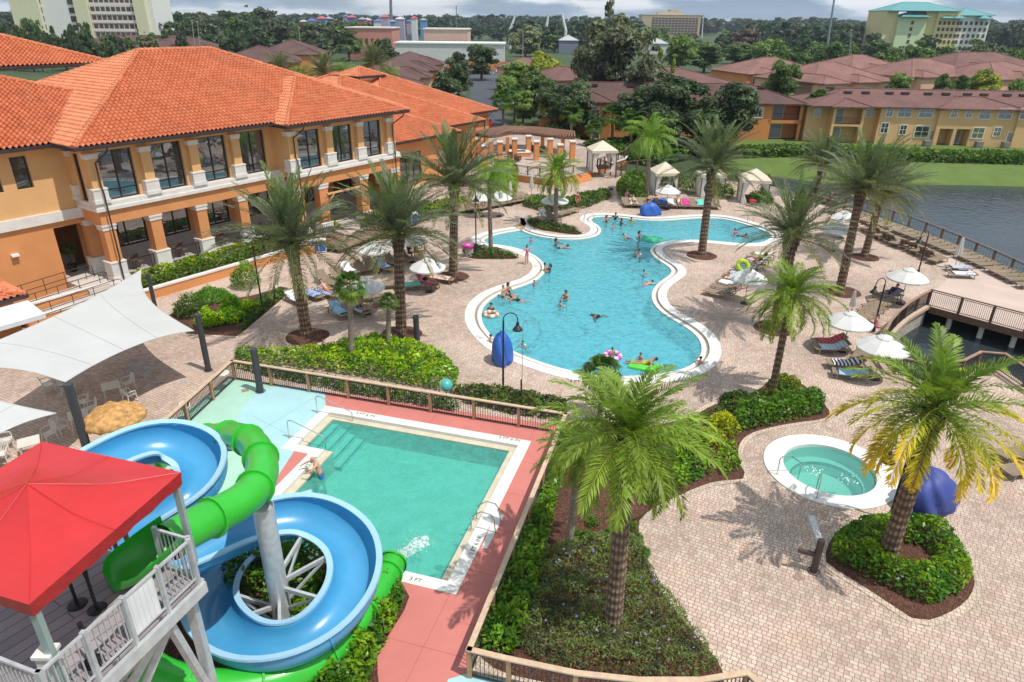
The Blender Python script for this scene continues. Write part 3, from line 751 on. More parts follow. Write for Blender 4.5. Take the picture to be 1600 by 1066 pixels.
# downpipes
def pipe(pts): mb=MB(); mb.tube([cw(*p) for p in pts],.055,8); mb.build('downpipe',M_gutter,club)
pipe([(1.05,-.9,EZ-.2),(1.0,-.85,9.2),(.45,-.18,8.5),(.45,-.18,7.0),(.45,-.32,6.7),(.45,-.32,2.2),(.45,-.2,1.9),(.45,-.2,.7)])
pipe([(15.4,-2.3,EZ-.2),(15.3,-2.2,9.1),(14.75,-1.62,8.5),(14.75,-1.62,7.0),(14.75,-1.8,6.7),(14.75,-1.8,.5)])
pipe([(26.6,-2.3,EZ-.2),(26.5,-2.2,9.1),(25.6,-1.65,8.4),(25.6,-1.65,7.0),(25.6,-1.8,6.7),(25.6,-1.8,.5)])
pipe([(26.9,-.3,EZ-.2),(26.9,-.3,9.0),(26.42,-.3,8.4),(26.42,-.3,.5)])
# porch railings between the columns: bronze bars with glass panels
M_clear=water_mat('rail_glass',(.80,.83,.84),rip=.1,strength=0,deep=(.2,.2,.2),absorb=.12)
for a,b in((.9,3.1),(4.1,6.6),(7.6,10.1),(11.1,14.0)):
    mb=MB(); mb.beam(cw(a,.35,1.72),cw(b,.35,1.72),.07,.06)
    for x in (a+.05,a+.12+(b-a)*.0,b-.28,b-.05): mb.beam(cw(x,.35,.65),cw(x,.35,1.72),.05,.05)
    r=mb.build('porch_railing',M_bronze,club)
    mb=MB(); mb.add([cw(a+.1,.35,.72),cw(b-.1,.35,.72),cw(b-.1,.35,1.66),cw(a+.1,.35,1.66)],[(0,1,2,3)]); mb.build('glass_panel',M_clear,r)
# bracing timber at the arch
mb=MB(); mb.beam(cw(17.6,-1.5,3.55),cw(21.5,-1.5,3.55),.14,.14); mb.beam(cw(21.5,-1.5,2.9),cw(20.9,-1.5,3.5),.1,.1); mb.beam(cw(17.75,-1.5,2.9),cw(18.35,-1.5,3.5),.1,.1); mb.build('arch_brace',M_yellow,club)
# ---- single-storey wing to the right
LE=5.15
hip_roof(club,cw,20,43.6,5.2,30,LE,sides='FR')
hip_roof(club,cw,28,53.2,8.9,36,LE+.02,sides='FR')
hip_roof(club,cw,40,63.2,14.3,46,LE+.04,sides='FR')
mb=MB()
for (a,b,t0,t1,h) in((26.3,42.7,6.1,8,4.95),(42.4,52.3,9.8,12,4.95),(52,62.3,15.2,17,4.95)):
    cbox(mb,a,b,t0,t0+.3,3.7,h); cbox(mb,a,b,t0,t0+.3,-.1,.4)
    cbox(mb,b-.3,b,t0+.3,40,-.1,h)
for a,b,t in((26.3,28.5,6.1),(33.0,34.2,6.1),(37.6,42.7,6.1),(42.7,44.0,9.8),(48.5,52.3,9.8),(52.3,62.3,15.2)): cbox(mb,a,b,t,t+.3,.4,3.7)
mb.build('wing_wall',M_orange,club)
for a,b,t in((28.5,33.0,6.2),(34.2,37.6,6.2),(44.0,48.5,9.9)): window(a,b,t+.05,.42,3.7,nx=3,sill=1.6,parent=club)
pipe([(52.2,9.2,LE-.2),(52.0,9.3,4.6),(51.2,9.7,4.2),(51.2,9.7,.3)])
pipe([(62.2,14.6,LE-.2),(62.0,14.7,4.6),(61.2,15.1,4.2),(61.2,15.1,.3)])
# cupola
hip_roof(club,cw,46.5,51.3,24.5,29.3,10.0,slope=.42,sides='FRLB')
mb=MB(); cbox(mb,47.1,50.7,25.1,28.7,9.5,9.8); mb.build('cupola_trim',M_stone,club); mb=MB(); cbox(mb,47.3,50.5,25.3,28.5,7,9.5); mb.build('cupola_wall',M_yellow,club)
# wall lamp on the lower left wall
s_,z_=cbpx(23,399,2.5); 
wl=thing('wall_lamp','small white box lamp on the orange clubhouse wall','wall lamp',cw(s_,2.6,z_),CA)
mb=MB(); mb.box((0,-.14,0),(.42,.28,.14)); mb.build('lamp_housing',mat('lamp_white',(.8,.78,.74),.5),wl); mb=MB(); mb.box((0,-.14,-.08),(.34,.2,.03)); mb.build('lens',mat('lens',(.6,.6,.55),.3),wl)
# ================================================================ plants
nr=np.random.default_rng(11)
M_date=leafmat('date_frond',(.165,.19,.115),.28,.5)
M_sylv=leafmat('sylv_frond',(.21,.315,.055),.38,.45)
M_fan=leafmat('fan_frond',(.085,.165,.03),.3,.45)
M_leaf=leafmat('broad_leaf',(.085,.155,.028),.3,.5,scale=.25)
M_hedge=leafmat('hedge_leaf',(.115,.245,.020),.35,.35,scale=.8)
def barkmat(name,c,sc_=6):
    return mat(name,c,.95,var=.35,scale=sc_,bmp=.6,bscale=14,tint=True)
M_dtrunk=barkmat('date_trunk',(.24,.165,.115),5)
M_strunk=barkmat('palm_trunk',(.25,.205,.165),5)
M_bark=barkmat('bark',(.13,.10,.075),2)
def nz(v): return v/np.maximum(1e-9,np.linalg.norm(v,axis=-1,keepdims=True))
def frond(V_,F_,T_,az,el,L,droop,n,ll,lw,tint,vee=.35,yel=0.0,twist=0.0,r0=.03,hang=.25,org=(0,0,0)):
    ns=n; t=np.linspace(0,1,ns); e=el-droop*t**1.5; azs=az+twist*t**2
    T=np.stack([np.cos(e)*np.cos(azs),np.cos(e)*np.sin(azs),np.sin(e)],1)
    P=np.cumsum(T*(L/(ns-1)),0)-T[0]*(L/(ns-1))+np.array(org)
    Sd=np.stack([-np.sin(azs),np.cos(azs),np.zeros(ns)],1); U=nz(np.cross(T,Sd)); U=np.where(U[:,2:3]<0,-U,U) if el<1.2 else U
    off=sum(len(v) for v in V_)
    # rachis: a narrow keel
    w=(r0*(1-t*.8))[:,None]
    vr=np.concatenate([P-Sd*w,P+Sd*w,P-U*w*1.2]); V_.append(vr); T_.append(np.tile(np.array(tint)*np.array([1.25,1.1,.95]),(len(vr),1)))
    i=np.arange(ns-1); F_.append(np.concatenate([np.stack([i,i+1,ns+i+1,ns+i],1),np.stack([ns+i,ns+i+1,2*ns+i+1,2*ns+i],1)])+off); off+=len(vr)
    m=t>.10; tt=t[m]; k=len(tt)
    for sgn in(-1,1):
        A=np.radians(68-40*tt+nr.normal(0,6,k)); ve=vee+nr.normal(0,.18,k)
        d=np.cos(A)[:,None]*T[m]+np.sin(A)[:,None]*(sgn*Sd[m]*np.cos(ve)[:,None]+U[m]*np.sin(ve)[:,None])
        ln=ll*np.sin(np.pi*(tt*.80+.16))**.55*(1+nr.normal(0,.08,k))
        wv=nz(np.cross(d,U[m]+Sd[m]*sgn*.4))*lw
        b=P[m]; mid=b+d*(ln*.5)[:,None]; tip=b+d*ln[:,None]; tip[:,2]-=hang*ln*np.cos(e[m]); 
        vs=np.stack([b,mid+wv,tip,mid-wv],1).reshape(-1,3); V_.append(vs)
        tb=np.array(tint)[None,:]*(1+nr.normal(0,.10,(k,1)))
        if yel>0:
            a=np.clip((tt-.30)*1.7,0,1)[:,None]*yel; tb=tb*(1-a)+a*np.array([4.6,2.05,.55])
        T_.append(np.repeat(tb,4,0)); j=np.arange(k)*4
        F_.append(np.stack([j,j+1,j+2,j+3],1)+off); off+=4*k
def palm_crown(kind, seed):
    global nr; nr=np.random.default_rng(seed); V_,F_,T_=[],[],[]
    if kind=='date':
        N_=66
        for i in range(N_):
            q=(i+.5)/N_; el=math.radians(84-88*q**.95+nr.normal(0,6)); az=i*2.39996+nr.normal(0,.2)
            L=(4.6-.9*abs(q-.45)-(.9 if q<.12 else 0))*(1+nr.normal(0,.05)); tn=np.array([1,1,1])*(1+nr.normal(0,.12)); 
            if q<.25: tn=tn*np.array([1.05,1.25,.8])
            if q>.82: tn=tn*np.array([1.35,1.15,.85])
            frond(V_,F_,T_,az,el,L,math.radians(20+38*q+nr.normal(0,6)),58,.58,.030,tn,vee=.48,hang=.07,org=(0,0,.35*(1-q)))
        for i in range(3):       # hanging old fronds
            frond(V_,F_,T_,nr.uniform(0,6.3),math.radians(-15),3.4,math.radians(62),40,.45,.02,np.array([2.0,1.75,1.1]),vee=.1,hang=.3)
    elif kind in('sylv','gold'):
        N_=54
        for i in range(N_):
            q=(i+.5)/N_; el=math.radians(78-112*q**.9+nr.normal(0,7)); az=i*2.39996+nr.normal(0,.25)
            L=(2.95-.5*abs(q-.5)-(.7 if q<.15 else 0))*(1+nr.normal(0,.07)); tn=np.array([1,1,1])*(1+nr.normal(0,.13))
            tn=tn*np.array([1+.35*q,1+.15*q,1-.2*q])
            frond(V_,F_,T_,az,el,L,math.radians(48+40*q+nr.normal(0,9)),50,.52,.026,tn,vee=.30 if kind=='sylv' else .5,hang=.18,yel=(0 if kind=='sylv' else max(0,min(1,(q-.34)*3.4))) if kind=='gold' else (.28 if nr.random()<.12 and q>.6 else 0),org=(0,0,.2*(1-q)),r0=.02)
    elif kind=='queen':
        N_=34
        for i in range(N_):
            q=(i+.5)/N_; el=math.radians(84-95*q+nr.normal(0,8)); az=i*2.39996+nr.normal(0,.3)
            tn=np.array([1.05,1.15,.9])*(1+nr.normal(0,.12))
            frond(V_,F_,T_,az,el,2.9*(1+nr.normal(0,.08)),math.radians(75+30*q+nr.normal(0,10)),44,.62,.022,tn,vee=.1,hang=.75,twist=nr.normal(0,.3),r0=.022)
    elif kind=='fan':
        N_=34
        for i in range(N_):
            q=(i+.5)/N_; el=math.radians(85-125*q+nr.normal(0,8)); az=i*2.39996+nr.normal(0,.3)
            tn=np.array([1,1,1])*(1+nr.normal(0,.16)); 
            if q>.8: tn=tn*np.array([1.8,1.35,.7])
            d=np.array([math.cos(el)*math.cos(az),math.cos(el)*math.sin(az),math.sin(el)]); s_=np.array([-math.sin(az),math.cos(az),0]); u_=np.cross(d,s_); u_=u_ if u_[2]>0 else -u_
            pl=.75; c=d*pl; off=sum(len(v) for v in V_)
            pv=np.array([s_*.012,-s_*.012,c-s_*.01,c+s_*.01]); V_.append(pv); T_.append(np.tile(tn,(4,1))); F_.append(np.array([[0,1,2,3]])+off); off+=4
            ks=20; a=np.linspace(-1.75,1.75,ks)+nr.normal(0,.03,ks); R=.72*(1-.18*np.abs(a)/1.75)*(1+nr.normal(0,.05,ks))
            dd=np.cos(a)[:,None]*d+np.sin(a)[:,None]*s_; up=u_*.22
            mid=c+dd*(R*.55)[:,None]+up*.3*np.abs(np.sin(a))[:,None]; tip=c+dd*R[:,None]; tip[:,2]-=.24*R+.10
            w=nz(np.cross(dd,u_))*(R*.06)[:,None]
            vs=np.stack([np.tile(c,(ks,1)),mid+w,tip,mid-w],1).reshape(-1,3); V_.append(vs); T_.append(np.tile(tn,(ks*4,1))); j=np.arange(ks)*4; F_.append(np.stack([j,j+1,j+2,j+3],1)+off)
    return np.concatenate(V_),np.concatenate(F_),np.concatenate(T_)
CROWN={}
def crown_mesh(kind,seed,m):
    if (kind,seed) not in CROWN:
        v,f,t=palm_crown(kind,seed); o=npmesh('crown',v,f,m,tint=t); CROWN[(kind,seed)]=o.data; bpy.data.objects.remove(o)
    return CROWN[(kind,seed)]
def palm_trunk(h,r,diamond,seed,boots=True,lean=(0,0)):
    n=40; dz=.05 if diamond else .07; k=int(h/dz)+1
    z=np.linspace(0,h,k)[:,None]; a=np.linspace(0,2*np.pi,n,endpoint=False)[None,:]
    q=z/h; rr=r*(1.0+.45*np.exp(-z/.22)-.12*q)
    if diamond:
        p=np.cos(a*6+z*10)*np.cos(a*6-z*10); p=np.maximum(p,-.2); rr=rr*(1+.16*p); tn=.38+1.05*np.clip(p+.12,0,1)
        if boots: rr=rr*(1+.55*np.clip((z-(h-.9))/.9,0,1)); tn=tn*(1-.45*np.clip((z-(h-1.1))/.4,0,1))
    else:
        p=np.abs(np.sin(z*16+np.sin(a*3)*.5)); rr=rr*(1+.05*p); tn=.75+.4*p+0*a
    rg=np.random.default_rng(seed); rr=rr*(1+rg.normal(0,.012,rr.shape)); tn=tn*(1+rg.normal(0,.07,tn.shape))
    x=rr*np.cos(a)+lean[0]*q; y=rr*np.sin(a)+lean[1]*q
    v=np.stack([x,y,z+0*a],2).reshape(-1,3); i=np.arange(k-1)[:,None]*n; j=np.arange(n)[None,:]
    f=np.stack([i+j,i+(j+1)%n,i+n+(j+1)%n,i+n+j],2).reshape(-1,4)
    t=np.repeat(tn.reshape(-1,1),3,1)*np.array([1.05,1,.95])
    return v,f,t
def palm(px,py,ox,oy,kind,label,group,scale=1.0,r=.30,diamond=True,seed=1,rz=0,name='palm_tree',z0=0,base=None):
    b=G(px,py,z0) if base is None else base; o_=D(ox,oy,b.y); h=o_.z-z0; dx=o_.x-b.x
    m={'date':M_date,'fan':M_fan}.get(kind,M_sylv)
    p=thing(name,label,'palm tree',b,0,group)
    v,f,t=palm_trunk(h,r,diamond,seed,lean=(dx,0)); npmesh('trunk',v,f,M_dtrunk if diamond else M_strunk,p,tint=t,smooth=not diamond)
    c=bpy.data.objects.new('crown',crown_mesh(kind,seed,m)); link(c); c.parent=p; c.location=(dx,0,h-.05); c.rotation_euler=(0,0,rz); c.scale=(scale,)*3
    return p
gd='tall date palms round the main pool'
palm(480,525,456,385,'date','date palm nearest the clubhouse steps, grey-green crown across the orange facade',gd,1.0,.31,seed=1)
palm(627,521,622,368,'date','date palm on the paving behind the big bright hedge, left of the main pool',gd,.95,.30,seed=2,rz=1)
palm(708,431,710,292,'date','date palm with gold fruit stalks in front of the low clubhouse wing',gd,1.02,.30,seed=3,rz=2)
palm(1096,399,1112,266,'date','lone date palm on the paved peninsula jutting into the pool',gd,.92,.30,seed=2,rz=2.4)
palm(1213,512,1237,372,'date','stout date palm on the paving whose crown covers the east end of the pool',gd,.80,.36,seed=1,rz=.8)
palm(1312,455,1345,300,'date','leaning date palm nearer the pool of the pair by the lake promenade',gd,.90,.28,seed=3,rz=.3)
palm(1350,402,1377,308,'date','date palm nearer the lake of the pair by the lake promenade',gd,.90,.27,seed=1,rz=4)
palm(1273,306,1284,258,'date','date palm farthest back on the promenade against the lawn beyond the lake',gd,.86,.28,seed=2,rz=5)
gs='green feather palms with arching fronds'
palm(957,988,982,682,'sylv','large bright green palm in the foreground bed of purple flowers',gs,.92,.24,seed=5,rz=.4)
palm(1385,872,1462,640,'gold','palm with golden yellow frond tips in the round clipped hedge beside the hot tub',gs,1.08,.27,seed=6,rz=1)
palm(888,862,905,705,'sylv','smaller palm half hidden behind the large foreground palm, beside the red deck hedge',gs,.55,.13,seed=5,rz=3,diamond=False)
palm(1205,617,1237,462,'sylv','bright green drooping palm in the bed above the hot tub',gs,.86,.17,seed=7,rz=2)
palm(868,353,870,270,'sylv','green palm in the mulch bed between the two upper lobes of the pool',gs,.95,.20,seed=5,rz=5,diamond=False)
palm(767,391,764,282,'queen','thin-trunked palm in the low bed at the beach entry of the pool',gs,.85,.17,seed=8,rz=1,diamond=False)
palm(1010,314,1016,215,'queen','bright green shaggy palm left of the white cabanas',gs,1.05,.22,seed=9,rz=2,diamond=False)
palm(937,655,941,583,'fan','small dark fan palm by the pool edge behind the foreground palm','small fan palms by the fence',.80,.11,seed=10,diamond=False,name='fan_palm')
palm(550,567,546,447,'fan','slim fan palm with a tidy green head in the bright hedge','small fan palms by the fence',.72,.15,seed=10,rz=1,diamond=False,name='fan_palm')
palm(607,550,607,470,'fan','short fan palm with withered drooping head in the bright hedge','small fan palms by the fence',.45,.14,seed=12,rz=2,diamond=False,name='fan_palm')
gp='cabbage palms behind the pergola'
for i,(x,y,ox,oy,s_,lb) in enumerate([(861,216,859,166,1.5,'cabbage palm behind the pergola left of the orange gable'),(893,224,893,176,1.5,'cabbage palm behind the pergola in front of the orange gable'),(956,232,957,184,1.7,'cabbage palm just behind the white cabana at the top of the steps'),(988,238,985,188,1.5,'cabbage palm between the cabana and the shaggy bright palm'),(925,236,928,200,1.1,'short cabbage palm with brown trunk beside the upper cabana'),(787,196,785,158,1.6,'cabbage palm at the near end of the parking lot'),(803,190,806,148,1.6,'taller cabbage palm at the right edge of the parking lot'),(1279,214,1279,160,1.8,'cabbage palm at the left end of the long ochre townhouses')]):
    palm(x,y,ox,oy,'fan',lb,gp,s_,.22,False,seed=10+(i%2)*2,rz=i,name='cabbage_palm')
gb='palms rising behind the clubhouse roof'
for i,(ox,oy,lb) in enumerate([(440,118,'leftmost dark palm crown behind the clubhouse roof'),(470,118,'second dark palm crown behind the clubhouse roof'),(505,116,'middle dark palm crown behind the clubhouse roof'),(535,112,'dark palm crown left of the little tiled cupola'),(583,100,'dark palm crown just above the tiled cupola'),(608,118,'low palm crown right of the tiled cupola')]):
    c=D(ox,oy,96+i*2); palm(0,0,ox,oy,'queen' if i%2 else 'date',lb,gb,.72,.2,False,seed=9 if i%2 else 2,rz=i,base=V(c.x,c.y,0))
# ---------------------------------------------------------------- broadleaf trees
def leafcloud(P,Nn,size,rg,tint,flat=.5,asp=.5):
    "one diamond leaf (or leaf spray) per point, roughly facing Nn"
    k=len(P); n_=nz(Nn+rg.normal(0,flat,(k,3))); a=nz(np.cross(n_,rg.normal(0,1,(k,3)))); b=np.cross(n_,a)
    s=size*(1+rg.normal(0,.25,(k,1))); 
    v=np.stack([P-a*s,P+b*s*asp,P+a*s,P-b*s*asp],1).reshape(-1,3)
    return v,(np.arange(k)*4)[:,None]+np.arange(4)[None,:],np.repeat(tint,4,0)
def tree_mesh(seed,nb=34,per=110,leaf=.30,shape='round',cb=.28,airy=.0):
    "unit tree: height 10, crown radius about 4"
    rg=np.random.default_rng(seed); VV,FF,TT=[],[],[]; off=0; cents=[]
    for i in range(nb):
        u=rg.normal(0,1,3); u/=np.linalg.norm(u); rad=rg.random()**.45
        if shape=='round': c=np.array([u[0]*3.0*rad,u[1]*3.0*rad,4.8+u[2]*4.0*rad]); br=rg.uniform(.8,1.6)
        elif shape=='tall': 
            h=rg.random(); c=np.array([u[0]*2.0*rad*(1.05-h*.75),u[1]*2.0*rad*(1.05-h*.75),2.6+h*6.8]); br=rg.uniform(.6,1.25)*(1.15-.5*h)
        else: c=np.array([u[0]*3.9*rad,u[1]*3.9*rad,4.7+u[2]*4.0*rad]); br=rg.uniform(.8,1.6)
        if rg.random()<airy: br*=.6
        cents.append((c,br)); k=int(per*br*br/1.4)
        d=nz(rg.normal(0,1,(k,3))); d[:,2]=np.where(d[:,2]<-.3,-d[:,2]*.6,d[:,2]); d=nz(d)
        P=c+d*br*(rg.random((k,1))**.35)*np.array([1,1,.8])
        b=rg.uniform(.62,1.38); tn=np.ones((k,3))*b*(1+rg.normal(0,.16,(k,1))); tn=tn*np.array([1+.15*(b-1),1,1])
        v,f,t=leafcloud(P,d+np.array([0,0,.5]),leaf,rg,tn,.6); VV.append(v); FF.append(f+off); TT.append(t); off+=len(v)
    return np.concatenate(VV),np.concatenate(FF),np.concatenate(TT),cents
TREE={}
def tree_parts(key):
    if key in TREE: return TREE[key]
    seed,shape,leaf,nb,per,airy=key
    v,f,t,cents=tree_mesh(seed,nb,per,leaf,shape,airy=airy)
    o=npmesh('crown',v,f,M_leaf,tint=t); cm=o.data; bpy.data.objects.remove(o)
    mb=MB(); mb.tube([(0,0,0),(.05,0,1.2),(0,.08,2.6),(.1,0,4.5),(0,0,6.6)],[.34,.26,.22,.15,.06],8)
    rg=random.Random(seed)
    for c,br in rg.sample(cents,min(len(cents),11)):
        z=rg.uniform(2.2,4.2); p=Vector(c); mb.tube([(0,0,z),(p.x*.45,p.y*.45,z+(p.z-z)*.55),tuple(p)],[.13,.09,.03],5)
    o=mb.build('trunk',M_bark); setcol(o.data,np.ones((len(o.data.vertices),3))); tm=o.data; bpy.data.objects.remove(o)
    TREE[key]=(cm,tm); return TREE[key]
LM={}
def leafcol(c,tr=.3):
    k='leaf_%d_%d_%d'%tuple(int(x*1000) for x in c)
    return leafmat(k,c,tr,.5,scale=.25)
K_round=[(s,'round',.26,46,210,.1) for s in(21,22,23)]; K_tall=[(s,'tall',.24,36,180,.2) for s in(31,32)]; K_wide=[(s,'wide',.25,60,210,.2) for s in(41,42)]
K_far=[(s,'round',.50,26,70,.15) for s in(51,52,53,54)]+[(55,'tall',.45,24,70,.2)]
def tree(base,h,w,key,colr,label,group,rz=0,name='tree'):
    cm,tm=tree_parts(key); t=thing(name,label,'tree',base,rz,group)
    c=bpy.data.objects.new('crown',cm); link(c); c.parent=t; tr=bpy.data.objects.new('trunk',tm); link(tr); tr.parent=t
    c.material_slots[0].link='OBJECT'; c.material_slots[0].material=leafcol(colr)
    t.scale=(w/3.7,w/3.7,h/9.2); return t
def tree_px(cx_,top,halfw,dist,key,colr,label,group,rz=0,name='tree',z0=0):
    "crown centre column, top row and half width in the photo, standing `dist` metres away"
    p=D(cx_,top,dist); depth=dist*math.cos(TH)-(p.z-CAM_H)*math.sin(TH)
    return tree(V(p.x,dist,z0),p.z-z0,halfw*depth/F_PX,key,colr,label,group,rz,name)
DK=(.072,.112,.045); MD=(.105,.175,.045); LT=(.16,.25,.05); YG=(.29,.33,.035); GY=(.13,.15,.085); PL=(.24,.27,.14)
tree_px(972,14,62,128,(24,'wide',.26,64,180,.45),GY,'tallest grey-green live oak with ragged top rising above the orange townhouses','large trees among the townhouses',0,'oak_tree')
tree_px(952,4,26,132,(33,'tall',.26,44,150,.5),GY,'narrow ragged upper stem of the oak clump, left of its highest crown','large trees among the townhouses',2,'oak_tree')
tree_px(1005,60,34,122,(25,'wide',.26,44,150,.4),GY,'grey-green oak leaning right beside the tallest oak','large trees among the townhouses',2,'oak_tree')
tree_px(925,70,30,126,(26,'wide',.26,40,150,.4),GY,'grey-green oak leaning left beside the tallest oak','large trees among the townhouses',4,'oak_tree')
tree_px(1060,108,60,104,K_wide[0],DK,'broad dark oak right of the shaggy bright palm','large trees among the townhouses',1,'oak_tree')
tree_px(1150,124,52,101,K_round[0],DK,'rounded dark tree in front of the brown roof by the lawn','large trees among the townhouses',2)
tree_px(884,122,44,112,K_wide[1],DK,'dark oak overhanging the roof of the orange gable behind the pergola','large trees among the townhouses',3,'oak_tree')
tree_px(1003,135,46,104,K_round[1],DK,'dark tree in front of the tall oak beside the orange gable','large trees among the townhouses',3)
tree_px(1036,158,36,97,K_round[2],DK,'low dark tree at the foot of the oaks, left one by the cabanas','large trees among the townhouses',2)
tree_px(1098,168,34,97,K_round[1],DK,'low dark tree at the foot of the oaks, right one by the lawn','large trees among the townhouses',5)
gl_='trees lining the parking lot'
tree_px(836,104,30,140,K_round[2],MD,'mid-green tree between the parking lot and the dark overhanging oak',gl_,1)
tree_px(818,138,22,128,K_round[1],LT,'low light green tree behind the left end of the pergola',gl_,2)
tree_px(806,92,34,170,K_round[1],LT,'tall light green tree along the right side of the parking lot',gl_,1)
tree_px(790,118,24,150,K_round[0],LT,'smaller light green tree at the right kerb of the parking lot',gl_,1)
tree_px(850,78,34,165,K_round[2],YG,'yellow-green tree behind the dark oak right of the parking lot',gl_,2)
tree_px(697,110,32,128,K_round[2],DK,'dark rounded tree at the left edge of the parking lot nearest the clubhouse',gl_,3)
tree_px(716,78,24,165,K_round[0],DK,'dark rounded tree at the left edge of the parking lot farther back',gl_,4)
tree_px(752,66,30,225,K_round[1],DK,'dark tree in front of the long white building',gl_,5)
tree_px(593,57,30,210,K_round[2],DK,'dark tree between the two brown-roofed townhouse rows',gl_,6)
tree_px(1032,80,17,150,K_tall[0],YG,'slim bright yellow-green tree rising over the red-brown roof',gl_,3)
tree_px(1053,96,12,148,K_tall[1],YG,'short bright yellow-green tree beside the slim one over the red-brown roof',gl_,4)
tree_px(822,36,30,330,K_round[0],PL,'pale feathery willow-like tree in front of the far amusement rides',gl_,2)
gh='trees among the right-hand townhouses'
for (x,y,w_,d,c,l) in [(1229,88,30,135,MD,'rounded green tree left of the pink-roofed townhouses'),(1413,110,22,150,LT,'low bright green tree behind the long roof, left of three'),(1479,112,16,150,MD,'low green tree behind the long roof, second from the left'),(1506,114,16,150,MD,'low dark green tree behind the long roof, third from the left'),(1545,104,24,150,YG,'taller yellow-green tree behind the long roof'),(1594,120,18,150,LT,'green tree behind the long roof at the right edge'),(1158,66,26,300,MD,'green tree left of the power pole'),(1065,50,26,260,LT,'light green tree below the brown hotel slab'),(1105,64,30,270,MD,'mid-green tree below the brown hotel slab'),(1200,60,30,290,LT,'light green tree right of the bare grey tree')]:
    tree_px(x,y,w_,d,rnd.choice(K_round),c,l,gh,rnd.random()*6)
tree_px(1166,42,26,330,K_round[1],(.15,.12,.105),'bare greyish tree standing out of the green belt',gh,1,'bare_tree')
rb=random.Random(5); gbelt='belt of trees between the townhouses and the yellow hotel'
for i in range(46):
    x=1195+i*9.3+rb.uniform(-5,5); d=rb.uniform(225,330)
    y=52+rb.uniform(0,40)+(8 if x>1500 else 0)-(12 if rb.random()<.1 else 0)
    tree_px(x,y,rb.uniform(14,28),d,rb.choice(K_far),rb.choice([DK,MD,MD,LT,GY]),'broadleaf tree in the dense belt below the yellow hotel',gbelt,rb.random()*6)
gleft='woods left of the pink buildings'
for i in range(60):
    x=235+rb.random()*330; d=rb.uniform(260,480); y=8+38*(480-d)/220*rb.uniform(.55,1)+rb.uniform(-4,8)+(14 if x>420 else 0)
    if x<330 and y<24: y+=6
    tree_px(x,y,rb.uniform(14,30),d,rb.choice(K_far),rb.choice([DK,DK,MD,GY]),'dark broadleaf tree in the wood between the white hotel and the pink buildings',gleft,rb.random()*6)
gfl='dark trees in front of the white hotel'
for i in range(26):
    x=-5+i*9.6+rb.uniform(-5,5); d=rb.uniform(230,270); y=rb.uniform(18,52) if x<130 else rb.uniform(44,60)
    tree_px(x,y,rb.uniform(10,19),d,rb.choice(K_far),rb.choice([DK,DK,MD]),'dark broadleaf tree at the foot of the pale yellow hotel',gfl,rb.random()*6)
gc='trees scattered behind the townhouse rows'
for i in range(40):
    x=rb.uniform(560,1170); d=rb.uniform(330,560); y=36+60*(560-d)/230*rb.uniform(.4,.8)
    if 560<x<790 and y<60: y+=22
    tree_px(x,y,rb.uniform(10,22),d,rb.choice(K_far),rb.choice([DK,MD,GY,LT]),'dark green tree in the mixed woods behind the amusement rides and shops',gc,rb.random()*6)
# far wood: reads as one mass
def far_wood():
    VV,FF,TT=[],[],[]; off=0; cache=[tree_mesh(60+i,14,20,.95,'round')[:3] for i in range(4)]
    rg=np.random.default_rng(4)
    for i in range(3000):
        d=400+1500*rg.random()**1.4; a=rg.uniform(-.86,.86); x=a*d
        if any(a0<a<a1 and d<dm for a0,a1,dm in((-.80,-.50,460),(-.33,-.0,640),(.0,.12,425),(.49,.74,500),(.17,.30,960))): continue
        v,f,t=cache[i%4]; s=rg.uniform(.85,1.45)*(1.35 if d>1000 else 1.0); th=rg.uniform(0,6.3); c_,s_=math.cos(th),math.sin(th)
        w_=2.0 if d>1000 else 1.4
        q=np.stack([(v[:,0]*c_-v[:,1]*s_)*s*w_+x,(v[:,0]*s_+v[:,1]*c_)*s*w_+d,v[:,2]*s*(1.45)-1],1)
        VV.append(q); FF.append(f+off); TT.append(t*rg.uniform(.7,1.2)); off+=len(q)
    o=npmesh('far_wood',np.concatenate(VV),np.concatenate(FF),leafcol((.062,.10,.055)),tint=np.concatenate(TT))
    tag(o,'dark wood closing the horizon all along','wood',kind='stuff')
far_wood()
